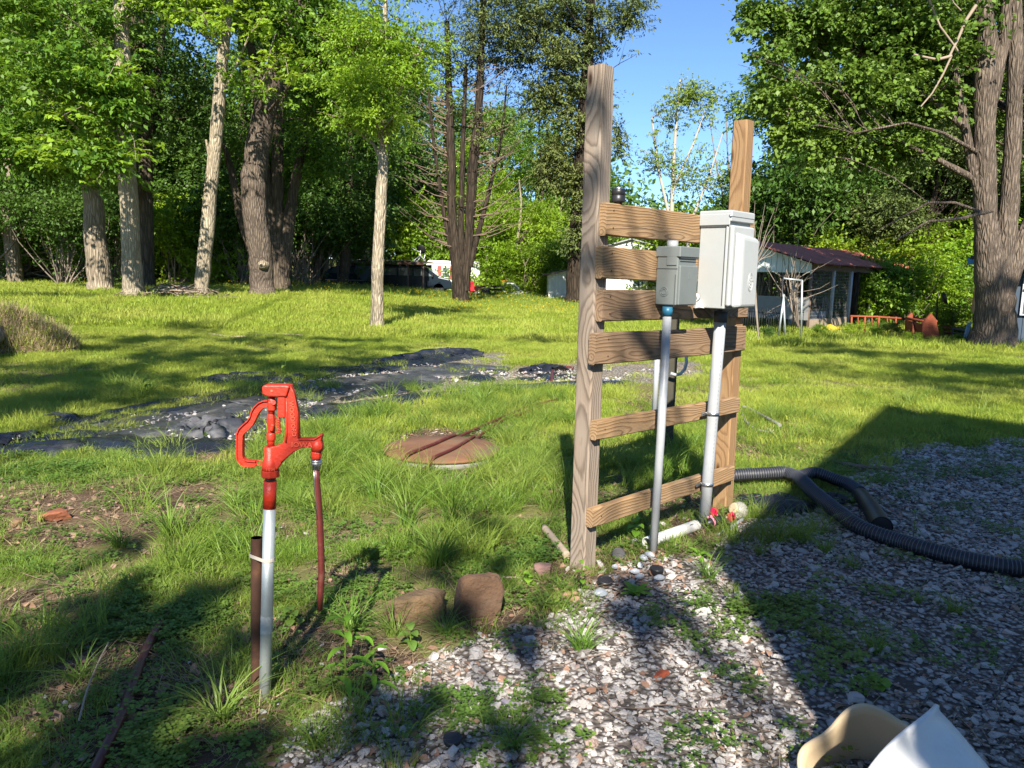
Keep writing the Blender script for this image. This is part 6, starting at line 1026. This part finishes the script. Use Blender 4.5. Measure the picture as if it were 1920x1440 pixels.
# camper trailer
c0 = at(798, 488, 60); c1 = at(862, 488, 60); W_ = c1[0]-c0[0]; ct = empty('camper_trailer', ((c0[0]+c1[0])/2, 61, float(gz(-5, 60))-.1)); tag(ct, 'white camper trailer with red trim seen between van and cedar', 'camper trailer'); hT = at(820, 488, 60)[2]-ct.location.z
sideprof([(-W_/2, .4), (-W_/2-.1, hT*.6), (-W_/2+.1, hT-.1), (-W_/2+.3, hT), (W_/2+1.5, hT-.05), (W_/2+1.7, .4)], -1.1, 1.1).build('body', m_wpaint, ct, .08)
m_rtrim = plain('faded red trim', (.30, .06, .06), .6); wx = at(836, 511, 60)[0]-ct.location.x; wz = at(836, 511, 60)[2]-ct.location.z
for dx in (-.48, .48): wbox(ct, 'red_panel', m_rtrim, (wx+dx, -1.11, wz), (.34, .03, 1.0))
wfr = wbox(ct, 'window', m_wpaint, (wx, -1.12, wz), (.62, .05, .8)); wbox(wfr, 'pane', m_cglass, (wx, -1.15, wz+.19), (.52, .02, .32)); wbox(wfr, 'pane', m_cglass, (wx, -1.15, wz-.19), (.52, .02, .32)); wbox(ct, 'roof_trim', m_beige, (.6, -1.12, hT-.22), (W_+1.6, .03, .08)); wheel(ct, .5, -1., .33)
# red chair, flatbed, pickup
cb = base_at(885, 553, 41); ch = empty('red_chair', cb); tag(ch, 'red plastic garden chair in the unmown grass right of the cedar', 'chair'); ch.rotation_euler = (0, 0, .5)
m_rc = plain('red plastic', (.55, .03, .04), .4); wbox(ch, 'seat', m_rc, (0, 0, .42), (.46, .46, .04), .02); wbox(ch, 'backrest', m_rc, (0, .22, .68), (.44, .04, .5), .02, Matrix.Rotation(-.15, 3, 'X'))
for x_ in (-.2, .2):
    for y_ in (-.2, .2): wbox(ch, 'leg', m_rc, (x_, y_, .2), (.04, .04, .4), .01)
    wbox(ch, 'armrest', m_rc, (x_*1.15, 0, .63), (.05, .44, .03), .01); wbox(ch, 'arm_post', m_rc, (x_*1.15, -.2, .52), (.04, .04, .2), .01)
fb_ = at(912, 541, 47); fl_ = empty('flatbed_trailer', (fb_[0], 47, fb_[2]-.55)); tag(fl_, 'low flatbed trailer piled with scrap between red chair and white pickup', 'trailer'); wbox(fl_, 'deck', m_rust, (0, 0, .5), (1.9, 1.5, .1)); [wbox(fl_, 'scrap_bar', m_stickd if i % 2 else m_rust, (-.7+.28*i, -.2+.1*(i % 3), .6+.05*(i % 3)), (.8, .08, .06), 0, Matrix.Rotation(i*.5, 3, 'Z')) for i in range(6)]; wheel(fl_, 0, -.8, .3)
pk_ = at(955, 545, 56); pu = empty('pickup_truck', (pk_[0]-.1, 56, at(955, 530, 56)[2]-1.72)); tag(pu, 'small white pickup truck with an amber roof beacon, behind the unmown grass', 'pickup truck')
sideprof([(-2.4, .5), (-2.4, 1.0), (-.5, 1.0), (-.45, 1.62), (-.3, 1.72), (.5, 1.72), (1.05, 1.12), (1.9, 1.0), (2.05, .85), (2.05, .45)], -.85, .85).build('body', m_wcar, pu, .05); sideprof([(-.3, 1.14), (-.3, 1.62), (.42, 1.62), (.88, 1.14)], -.862, -.84).build('door_window', m_cglass, pu)
MB().prism([Vector((.55, -.7, 1.68)), Vector((1.05, -.75, 1.16)), Vector((1.08, -.75, 1.16)), Vector((.58, -.7, 1.70))], [Vector((.55, .7, 1.68)), Vector((1.05, .75, 1.16)), Vector((1.08, .75, 1.16)), Vector((.58, .7, 1.70))]).build('windscreen', m_cglass, pu); MB().lathe((-.3, 0, 1.72), [(.16, 0), (.28, .02), (.26, .14), (.12, .18), (.01, .19)], 16).build('amber_beacon', plain('amber plastic', (.7, .25, .02), .3), pu); wbox(pu, 'rack', m_blackm, (-1.4, -.8, 1.35), (1.8, .06, .06)); [wbox(pu, 'rack_post', m_blackm, (x_, -.8, 1.18), (.06, .06, .36)) for x_ in (-2.2, -.7)]; [wheel(pu, x_, -.78, .34) for x_ in (-1.5, 1.3)]
# little white lean-to shed left of the near post
sx0 = at(1028, 550, 42); ws = empty('white_shed', ((sx0[0]+at(1078, 550, 42)[0])/2, 43, 0)); tag(ws, 'little weathered white shed with a sloping roof left of the near post', 'shed'); hw_ = (at(1078, 550, 42)[0]-sx0[0])/2; z1_, z2_ = at(1030, 514, 42)[2], at(1076, 504, 42)[2]
for i in range(8): xa = -hw_+2*hw_*i/8; xb = xa+2*hw_/8-.012; za = z1_+(z2_-z1_)*i/8; zb2 = z1_+(z2_-z1_)*(i+1)/8; MB().prism([Vector(p) for p in ((xa, -1, -.1), (xb, -1, -.1), (xb, -1, zb2), (xa, -1, za))], [Vector(p) for p in ((xa, -.97, -.1), (xb, -.97, -.1), (xb, -.97, zb2), (xa, -.97, za))]).build('plank', m_wpaint, ws)
MB().prism([Vector(p) for p in ((-hw_, -.96, -.1), (hw_, -.96, -.1), (hw_, -.96, z2_-.02), (-hw_, -.96, z1_-.02))], [Vector(p) for p in ((-hw_, 1, -.1), (hw_, 1, -.1), (hw_, 1, z2_-.02), (-hw_, 1, z1_-.02))]).build('wall', m_wpaint, ws)
MB().prism([Vector(p) for p in ((-hw_-.3, -1.3, z1_-.1), (hw_+.1, -1.3, z2_+.02), (hw_+.1, -1.3, z2_+.09), (-hw_-.3, -1.3, z1_-.03))], [Vector(p) for p in ((-hw_-.3, 1.2, z1_-.1), (hw_+.1, 1.2, z2_+.02), (hw_+.1, 1.2, z2_+.09), (-hw_-.3, 1.2, z1_-.03))]).build('roof', m_stickd, ws)
# pale building glimpsed between the planks
c0 = at(1132, 560, 47); c1 = at(1236, 560, 47); hw_ = (c1[0]-c0[0])/2; wb = empty('white_house', ((c0[0]+c1[0])/2, 49, 0)); tag(wb, 'small white gabled house glimpsed between the panel planks', 'house'); ze = at(1135, 462, 47)[2]; zp = at(1172, 449, 47)[2]
MB().prism([Vector((x_, -2, z_)) for x_, z_ in ((-hw_, -.1), (hw_, -.1), (hw_, ze-.02), (-.2, zp-.03), (-hw_, ze-.02))], [Vector((x_, 2, z_)) for x_, z_ in ((-hw_, -.1), (hw_, -.1), (hw_, ze-.02), (-.2, zp-.03), (-hw_, ze-.02))]).build('wall', m_wpaint, wb)
for (xa, za), (xb, zb2) in (((-hw_-.2, ze-.06), (-.2, zp)), ((-.2, zp), (hw_+.2, ze-.06))): MB().prism([Vector((xa, -2.2, za)), Vector((xb, -2.2, zb2)), Vector((xb, -2.2, zb2+.08)), Vector((xa, -2.2, za+.08))], [Vector((xa, 2.2, za)), Vector((xb, 2.2, zb2)), Vector((xb, 2.2, zb2+.08)), Vector((xa, 2.2, za+.08))]).build('roof', plain('grey shingle', (.28, .29, .29), .9), wb)
for i in range(14): z_ = .2+i*.2; wbox(wb, 'siding_board', m_wpaint, (0, -2.015-.004*(i % 2), z_), (2*hw_-.05, .03, .185))
for x_ in (.35, 1.2): f_ = wbox(wb, 'window', m_wpaint, (x_, -2.05, 1.15), (.7, .06, .8)); wbox(f_, 'pane', m_cglass, (x_, -2.09, 1.15), (.58, .02, .68))
# ---- red roofed open shed at the right
E1 = Vector((7.75, 20.3, 0)); RS = empty('red_roofed_shed', E1, R_(47)); tag(RS, 'open sided shed with rusty red metal roof and wire mesh sides', 'shed'); zE, zP, LS, WS = 1.86, 2.38, 7.9, 1.75
m_rroof = plain('rusty red sheet metal', (.42, .14, .10), .6, .2, .35, 1.6, .002, dirt=(.10, .04, .035, .7)); ns = 16; tl_ = math.atan2(zP-zE+.05, WS)
for i in range(ns):
    for sd_ in (0, 1):
        a0 = (-.35+(LS+.8)*i/ns, -.30, zE-.08) if sd_ == 0 else (-.35+(LS+.8)*i/ns, WS*2+.3, zE-.08); b0 = (a0[0], WS, zP+.01); w_ = (LS+.8)/ns; mb = MB(); v = []; nn_ = 8
        for k in range(nn_+1):
            dx = w_*k/nn_*1.0; dz = .022*(k % 2)+.006*(i % 2)
            v += [(a0[0]+dx, a0[1], a0[2]+dz), (b0[0]+dx, b0[1], b0[2]+dz)]
        v += [(p[0], p[1], p[2]-.012) for p in v]; m_ = 2*(nn_+1); mb.add(v, [(2*k, 2*k+1, 2*k+3, 2*k+2) for k in range(nn_)]+[(m_+2*k+2, m_+2*k+3, m_+2*k+1, m_+2*k) for k in range(nn_)]); mb.build('roof_sheet', m_rroof, RS, fix=False)
wbox(RS, 'eave_beam', m_stickd, (LS/2, .05, zE-.16), (LS, .1, .15)); wbox(RS, 'eave_beam', m_stickd, (LS/2, 2*WS-.05, zE-.16), (LS, .1, .15)); wbox(RS, 'ridge_beam', m_stickd, (LS/2, WS, zP-.12), (LS, .08, .12))
for i in range(8): x_ = .15+i*(LS-.3)/7; MB().tube([(x_, -.26, zE-.12), (x_, WS, zP-.06)], .035, 4).build('rafter', m_stickd, RS)
m_gab = plain('pale green white siding', (.55, .60, .57), .7, 0, .1, 3, dirt=(.25, .28, .25, .5)); nb = 22
for k in range(nb):
    ya = 2*WS*k/nb; yb2 = 2*WS*(k+1)/nb-.012; hz_ = lambda y_: zE-.06+(zP-zE)*(1-abs(y_-WS)/WS)
    MB().prism([Vector(p) for p in ((-.03, ya, zE-.30), (-.03, yb2, zE-.30), (-.03, yb2, hz_(yb2)), (-.03, ya, hz_(ya)))], [Vector(p) for p in ((.0, ya, zE-.30), (.0, yb2, zE-.30), (.0, yb2, hz_(yb2)), (.0, ya, hz_(ya)))]).build('siding_board', m_gab, RS)
m_postw = plain('whitewashed post', (.50, .52, .54), .8, 0, .15, 5)
for x_, mt, w_ in ((.05, m_stickd, .10), (1.6, m_postw, .10), (2.9, m_postw, .12), (3.3, m_barkcedar, .24), (4.7, m_postw, .08), (5.8, m_postw, .12), (7.6, m_stickd, .1)): MB().tube([(x_, .03, -.1), (x_+.02, .03, zE-.22)], w_/2, 8).build('post', mt, RS)
for x_ in (.05, 2.6, 5.2, 7.6): MB().tube([(x_, 2*WS-.05, -.1), (x_, 2*WS-.05, zE-.22)], .05, 8).build('post', m_stickd, RS)
MB().tube([(.05, WS, -.1), (.05, WS, zE-.3)], .05, 8).build('post', m_stickd, RS)
def mesh_panel(parent, p0, u, v, nu, nv, t_, mat, nm='wire_mesh'):
    mb = MB(); p0, u, v = Vector(p0), Vector(u), Vector(v)
    for i in range(nu+1): q = p0+u*i/nu; mb.tube([q, q+v], t_, 3, cap=False)
    for j in range(nv+1): q = p0+v*j/nv; mb.tube([q, q+u], t_, 3, cap=False)
    o = mb.build(nm, mat, parent, fix=False); o['kind'] = 'stuff'; return o
m_wire = plain('pale wire', (.42, .42, .42), .5, .5); mesh_panel(RS, (.1, .0, .35), (2.75, 0, 0), (0, 0, zE-.6), 32, 15, .0032, m_wire); mesh_panel(RS, (-.02, .05, .95), (0, 3.3, 0), (0, 0, .55), 50, 9, .004, m_blackm); mesh_panel(RS, (5.9, 0, .3), (1.7, 0, 0), (0, 0, 1.2), 16, 12, .004, m_wire)
wbox(RS, 'kick_board', m_stick, (1.4, .0, .2), (2.7, .03, .28)); wbox(RS, 'grey_side_board', plain('grey sheeting', (.2, .2, .19), .8), (-.02, 1.7, .62), (.02, 3.4, .6)); wbox(RS, 'white_crate', m_postw, (2.0, .6, .25), (.5, .4, .5)); wbox(RS, 'upright_board', m_postw, (1.0, .9, .7), (.16, .05, 1.4)); 
for k in range(5): wbox(RS, 'rail_slat', m_postw, (5.05+.16*k, 1.6, .55), (.05, .03, .55))
# metal gate frame and leaning poles
g0 = base_at(1480, 636, 17.6); gf = empty('gate', g0); tag(gf, 'empty rectangular galvanised gate frame standing before the red roofed shed', 'gate frame'); X = lambda px, py: Vector(at(px, py, 17.6))-Vector(g0)
MB().tube([X(1469, 522), X(1504, 526)], .022, 8).build('top_bar', m_galv, gf); MB().tube([X(1504, 525), X(1502, 636)], .022, 8).build('side_bar', m_galv, gf); MB().tube([X(1482, 634), X(1502, 636)], .018, 8).build('bottom_bar', m_galv, gf); MB().tube([X(1467, 523), X(1466, 632)], .020, 8).build('side_bar', m_blackm, gf); MB().tube([X(1487, 530), X(1487, 636)], .010, 6).build('middle_bar', m_blackm, gf)
for a_, b_, l_ in (((1470, 552), (1459, 636), 'pale pole leaning left against the gate frame'), ((1469, 552), (1473, 634), 'pale pole leaning right against the gate frame')): P0 = Vector(base_at(b_[0], b_[1], 17.4)); o = empty('metal_pole', P0); tag(o, l_, 'pole', 'poles leaning on the gate frame'); MB().tube([(0, 0, 0), Vector(at(a_[0], a_[1], 17.5))-P0], .022, 8).build('pole', m_galv, o)
# black picket fence
f0 = Vector(base_at(1388, 625, 19.2)); f1 = Vector(base_at(1462, 628, 18.6)); pf = empty('picket_fence', f0); tag(pf, 'thin black metal picket fence left of the gate frame', 'fence'); dv = f1-f0; nP = 18
for i in range(nP): q = dv*i/(nP-1); MB().tube([q, q+Vector((0, 0, .66+.03*(i % 2)))], .009, 6).build('picket', m_blackm, pf)
for z_ in (.12, .58): MB().tube([Vector((0, 0, z_)), dv+Vector((0, 0, z_))], .010, 6).build('rail', m_blackm, pf)
f2 = Vector(base_at(1483, 630, 18.9)); pf2 = empty('picket_fence', f2); tag(pf2, 'short dark picket section seen through the gate frame', 'fence')
for i in range(7): MB().tube([(i*.045, 0, 0), (i*.045, 0, .7)], .008, 6).build('picket', m_blackm, pf2)
MB().tube([(0, 0, .6), (.28, 0, .6)], .01, 6).build('rail', m_blackm, pf2)
# yellow cloth, orange rail and planter
yb_ = Vector(base_at(1558, 618, 20.)); o = empty('yellow_cloth', yb_); tag(o, 'bright yellow cloth lying at the foot of the wire mesh', 'cloth'); V = [(u*.55-.28, .05*math.sin(u*8)+v*.15, .04+.09*math.sin(u*5+v*2)**2+.1*v) for v in np.linspace(0, 1, 5) for u in np.linspace(0, 1, 14)]; c_ = link('cloth', npmesh('cloth', np.array(V), np.array([(i*14+j, i*14+j+1, (i+1)*14+j+1, (i+1)*14+j) for i in range(4) for j in range(13)]), plain('yellow fabric', (.42, .30, .02), .85), True), o); c_.modifiers.new('t', 'SOLIDIFY').thickness = .02
m_or = plain('orange red painted wood', (.24, .055, .02), .7, 0, .2, 5, dirt=(.18, .05, .02, .5)); r0_ = Vector(base_at(1597, 618, 19.4)); orl = empty('orange_railing', r0_); tag(orl, 'orange red wooden railing under the shed eave', 'railing'); X = lambda px, py, Y=19.4: Vector(at(px, py, Y))-r0_
MB().tube([X(1594, 593), X(1640, 594), X(1700, 598)], .03, 4).build('top_rail', m_or, orl)
for px in (1597, 1622, 1648, 1680): MB().tube([X(px, 594), X(px-1, 622)], .028, 4).build('post', m_or, orl)
for px in (1609, 1635, 1664): MB().tube([X(px, 594), X(px, 620)], .015, 4).build('baluster', m_or, orl)
q0 = Vector(base_at(1732, 632, 17.9)); pl_ = empty('wooden_planter', q0); tag(pl_, 'orange red wooden planter with two peaked end boards and rails', 'planter'); X = lambda px, py, Y=17.9: Vector(at(px, py, Y))-q0
def pk(pxs, Y, d, nm): A = [X(a, b, Y) for a, b in pxs]; MB().prism(A, [p+Vector((0, d, 0)) for p in A]).build(nm, m_or, pl_)
pk([(1728, 632), (1730, 606), (1746, 587), (1756, 600), (1758, 612), (1762, 630)], 17.7, .05, 'end_board'); pk([(1698, 622), (1699, 597), (1710, 586), (1719, 597), (1718, 622)], 18.9, .05, 'end_board')
MB().tube([X(1699, 597, 18.9), X(1735, 603, 17.75)], .035, 4).build('rail', m_or, pl_); MB().tube([X(1718, 597, 18.9), X(1756, 602, 17.75)], .03, 4).build('rail', m_or, pl_); MB().tube([X(1700, 618, 18.9), X(1730, 630, 17.75)], .035, 4).build('rail', m_or, pl_); MB().tube([X(1713, 604, 18.4), X(1712, 632, 18.1)], .04, 4).build('leg', m_or, pl_); MB().tube([X(1706, 633, 17.8), X(1752, 626, 17.8)], .03, 4).build('lower_rail', m_or, pl_)
MB().prism([X(1699, 600, 18.88), X(1729, 608, 17.8), X(1729, 630, 17.8), X(1699, 620, 18.88)], [p+Vector((.03, .03, 0)) for p in (X(1699, 600, 18.88), X(1729, 608, 17.8), X(1729, 630, 17.8), X(1699, 620, 18.88))]).build('side_board', m_or, pl_)
q0 = Vector(base_at(1755, 622, 18.6)); o = empty('satellite_dish', q0); tag(o, 'black dish on a thin dark pole beside the orange planter', 'satellite dish'); X = lambda px, py: Vector(at(px, py, 18.6))-q0; MB().tube([Vector((0, 0, -.05)), X(1758, 560), X(1760, 548)], .018, 8).build('pole', m_blackm, o); MB().lathe(tuple(X(1768, 560)), [(.01, -.02), (.09, -.01), (.14, .02), (.15, .05), (.14, .05), (.01, .0)], 20, M=Matrix.Rotation(R_(70), 4, 'Y') @ Matrix.Rotation(R_(15), 4, 'X')).build('dish', m_blackm, o)
q0 = Vector(base_at(1798, 632, 18.0)); o = empty('low_bench', q0); tag(o, 'low black bench between planter and blue cabin', 'bench'); wbox(o, 'top_slab', m_blackm, (0, 0, .30), (.6, .4, .05), 0, Matrix.Rotation(.12, 3, 'Y')); wbox(o, 'shelf', m_blackm, (0, 0, .20), (.6, .4, .03), 0, Matrix.Rotation(.12, 3, 'Y')); [wbox(o, 'leg', m_blackm, (x_, -.15, .13), (.04, .04, .3)) for x_ in (-.25, .25)]
# blue cabin behind the big tree
m_cab = plain('slate blue siding', (.045, .07, .105), .6, 0, .15, 2, dirt=(.08, .11, .15, .5)); m_cab2 = plain('bright blue edge', (.05, .22, .50), .5); q0 = Vector(base_at(1824, 640, 17.9)); bc_ = empty('blue_cabin', q0, R_(-33)); tag(bc_, 'dark blue cabin with a white sash window behind the big forked tree', 'cabin'); X = lambda px, py, Y=17.9: Vector(at(px, py, Y))-q0
zt_ = (at(1835, 492, 17.9)[2]-q0.z); nB = 22
for i in range(nB): wbox(bc_, 'siding_board', m_cab, (.12+.2*i+.1, 0, zt_/2-.05), (.19, .04+.006*(i % 2), zt_+.1))
wbox(bc_, 'wall', m_cab, (2.3, 1.6, zt_/2-.07), (4.4, 3.1, zt_)); wbox(bc_, 'roof', m_blackm, (2.3, 1.4, zt_+.1), (5.0, 3.9, .08)); wbox(bc_, 'fascia', m_cab2, (2.2, -.52, zt_+.02), (4.9, .03, .16)); wbox(bc_, 'sill_band', plain('dull tan trim', (.25, .22, .18), .8), (2.9, -.04, .62), (3.4, .05, .06)); wbox(bc_, 'end_trim', plain('blue trim board', (.10, .17, .25), .6), (.10, -.05, zt_/2), (.14, .05, zt_), 0, Matrix.Rotation(.05, 3, 'Y'))
wc = Vector((1.16, 0, 0)); wz_ = at(1917, 550, 17.3)[2]-q0.z; wf = wbox(bc_, 'window', m_postw, (wc.x, -.05, wz_), (.62, .08, .98)); wbox(wf, 'pane', m_cglass, (wc.x, -.10, wz_-.19), (.50, .02, .5)); wbox(wf, 'pane', m_cglass, (wc.x, -.10, wz_+.25), (.50, .02, .3)); wbox(wf, 'sash_bar', m_postw, (wc.x, -.11, wz_+.09), (.56, .05, .05)); wbox(wf, 'sash_bar', m_postw, (wc.x, -.115, wz_+.30), (.56, .03, .025))
o = empty('wooden_plank', q0+X(1834, 620)*0+Vector((.2, -.35, 0))); tag(o, 'fresh orange tan plank leaning on the cabin corner', 'plank'); A = [Vector(at(a, b, 17.4))-o.location for a, b in ((1822, 586), (1829, 586), (1838, 500), (1834, 499))]; MB().prism(A, [p+Vector((0, .04, 0)) for p in A]).build('board', plain('fresh pine', (.42, .25, .10), .7), o)
o = empty('wooden_plank', Vector(base_at(1812, 642, 17.2))); tag(o, 'pale blue painted plank leaning at the foot of the cabin corner', 'plank'); A = [Vector(at(a, b, 17.2))-o.location for a, b in ((1806, 642), (1813, 640), (1822, 604), (1815, 606))]; MB().prism(A, [p+Vector((0, .04, 0)) for p in A]).build('board', plain('worn pale blue paint', (.22, .32, .42), .8, 0, .4, 12), o)
# piles of brush
def brushpile(label, px, py, Y, w_, h_, n, seed, mats=(m_stick, m_stickd), rad=.014, ln=1.1, name='brush_pile'):
    b0 = Vector(base_at(px, py, Y)); o = empty(name, b0); tag(o, label, 'brush pile'); r = random.Random(seed)
    for mi, mt in enumerate(mats):
        mb = MB()
        for i in range(n//len(mats)):
            c = Vector((r.gauss(0, w_*.32), r.gauss(0, w_*.15), 0)); c.z = max(.02, h_*math.exp(-(c.x/(w_*.42))**2)*r.uniform(.05, 1)); a = r.gauss(0, .8); L = ln*r.uniform(.4, 1.2); d = Vector((math.cos(a), math.sin(a)*.6, r.gauss(0, .16)))*L*.5; c.z = max(c.z, abs(d.z)+.01); mb.tube([c-d, c+Vector((0, 0, r.uniform(-.03, .05))), c+d], [rad*r.uniform(.5, 1.4), rad, rad*.4], 4, cap=False)
        s = mb.build('sticks', mt, o, fix=False); s['kind'] = 'stuff'
    return o
brushpile('pile of pale dry sticks between the hickory and sycamore trunks', 335, 572, 22.2, 2.1, .38, 130, 3)
brushpile('large tangled heap of grey branches on the bank at far left', 30, 500, 34, 5., 2.2, 260, 4, rad=.03, ln=2.2)
brushpile('heap of pale branches behind the leftmost trunks', 108, 488, 35, 2.6, 1.0, 110, 5, rad=.025, ln=1.4)
# overgrown mound at the left edge
m0 = Vector(base_at(20, 640, 11.8)); mo_ = empty('overgrown_mound', m0); tag(mo_, 'mound of dry grass and weeds at the left edge of the lawn', 'mound'); nx_, ny_ = 46, 34; V = []
for j in range(ny_):
    for i in range(nx_): x_ = -2.2+3.6*i/(nx_-1); y_ = -1.1+2.2*j/(ny_-1); d = max(0, 1-((x_+.55)/1.55)**2-(y_/1.05)**2); z_ = .62*d**.75*(.8+.4*float(vn(x_*3, y_*3, 9)))-.04; V.append((x_, y_, z_+float(gz(m0.x+x_, m0.y+y_))-m0.z))
V = np.array(V); link('mound_soil', npmesh('mound_soil', V, np.array([(j*nx_+i, j*nx_+i+1, (j+1)*nx_+i+1, (j+1)*nx_+i) for j in range(ny_-1) for i in range(nx_-1)]), plain('mound soil', (.13, .09, .05), .95, 0, .4, 6), True), mo_)
for nm, mt, n_, hh, wd_, ln_ in (('dry_grass', L_dry, 9000, .17, .008, 2.2), ('green_weeds', L_grassl, 5500, .11, .014, 1.2)):
    vs_ = []; fs = []; r = np.random.default_rng(len(nm)); ok = V[(V[:, 2]+m0.z) > .02]; pk_i = r.integers(0, len(ok), n_); 
    for q in ok[pk_i]:
        q = q+r.normal(0, .03, 3)*[1, 1, 0]; a = r.uniform(0, 6.283); L = hh*r.uniform(.5, 1.5); e = r.uniform(.15, 1.2); d = np.array([math.cos(a)*math.cos(e), math.sin(a)*math.cos(e), math.sin(e)]); s_ = np.array([-math.sin(a), math.cos(a), 0])*wd_*.5; k = len(vs_); vs_ += [q-s_, q+s_, q+d*L+s_*.3+[0, 0, L*.05], q+d*L-s_*.3+[0, 0, L*.05]]; fs.append((k, k+1, k+2, k+3))
    s = link(nm, npmesh(nm, np.array(vs_), np.array(fs), mt), mo_); s['kind'] = 'stuff'
l0 = Vector(at(-14, 636, 10.6)); o = empty('cut_log', (l0.x, 10.6, float(gz(l0.x, 10.6)))); tag(o, 'cut log end poking in at the left edge', 'log'); MB().tube([Vector((0, -.2, l0.z-o.location.z)), Vector((-.5, .9, l0.z-o.location.z))], .13, 20).build('log', m_barkash, o); MB().tube([Vector((.003, -.206, l0.z-o.location.z)), Vector((0, -.2, l0.z-o.location.z))], .11, 20).build('sawn_face', plain('sawn log face', (.26, .14, .12), .9, 0, .3, 9), o)
# bare twiggy shrub before the red shed
b0 = Vector(base_at(1495, 615, 18.4)); o = empty('bare_shrub', b0); tag(o, 'bare twiggy shrub in front of the red roofed shed', 'shrub'); r = random.Random(9); mb = MB()
for i in range(20):
    x0, y0 = 1488+r.uniform(-10, 10), 545+r.uniform(-20, 30); a = r.gauss(0, .75); L = r.uniform(45, 120); pts_ = [(x0+math.sin(a)*L*t+r.uniform(-3, 3), y0-math.cos(a)*L*t+r.uniform(-3, 3)) for t in (0, .35, .7, 1)]; mb.tube([Vector(at(1495+r.uniform(-3, 3), 612, 18.4))-b0]+[Vector(at(x_, y_, 18.4+r.uniform(-.6, .3)*1))-b0 for x_, y_ in pts_], [.016, .012, .009, .006, .003], 4, cap=False)
mb.build('branches', m_tw, o, fix=False)
b0 = Vector(base_at(1425, 620, 16.5)); o = empty('bare_shrub', b0); tag(o, 'bare branches fanning out from behind the large electrical box', 'shrub'); mb = MB()
for i in range(11): a = .5+r.gauss(0, .45); L = r.uniform(50, 130); mb.tube([(0, 0, 0)]+[Vector(at(1412+math.sin(a)*L*t+r.uniform(-3, 3), 500-math.cos(a)*L*t+r.uniform(-3, 3), 16.5))-b0 for t in (0, .4, .75, 1)], [.016, .012, .008, .006, .003], 4, cap=False)
mb.build('branches', m_tw, o, fix=False)
# weeds at the shed and yellow spots
for i, (px, py, Y, s, k) in enumerate([(1600, 628, 18.8, .13, 1), (1640, 630, 18.6, .12, 0), (1672, 632, 18.4, .13, 2), (1712, 642, 17.3, .10, 1), (1778, 630, 19, .34, 1), (1796, 642, 17.2, .08, 0), (1535, 628, 18.6, .12, 0), (1440, 640, 17, .1, 2)]):
    o = dup(sk_[k]); o.name = 'low_weed_bush'; o.location = base_at(px, py, Y); o.scale = (s, s, s); o.rotation_euler = (0, 0, i); tag(o, ['low leafy bush under the orange railing, left end', 'low leafy bush under the orange railing middle', 'dark low bush below the railing right end', 'bright low bush at the planter foot', 'tall bright bush right of the planter', 'small bush at the cabin corner', 'low bush by the yellow cloth', 'dark low bush left of the gate frame'][i], 'bush', 'weedy bushes round the shed')

# tell apart look-alike woodland trees and shrubs by their order from the left
byl = {}
for o in bpy.data.objects:
    if o.parent is None and o.get('group') in ('woodland trees beyond the lawn', 'understorey shrubs beyond the lawn'): byl.setdefault(o['label'], []).append(o)
ords = ['leftmost', 'second from left', 'third from left', 'fourth from left', 'fifth from left', 'sixth from left', 'seventh from left']
for lb_, os_ in byl.items():
    if len(os_) > 1:
        for i, o in enumerate(sorted(os_, key=lambda q: q.location.x/q.location.y)): o['label'] = lb_+', '+ords[i]
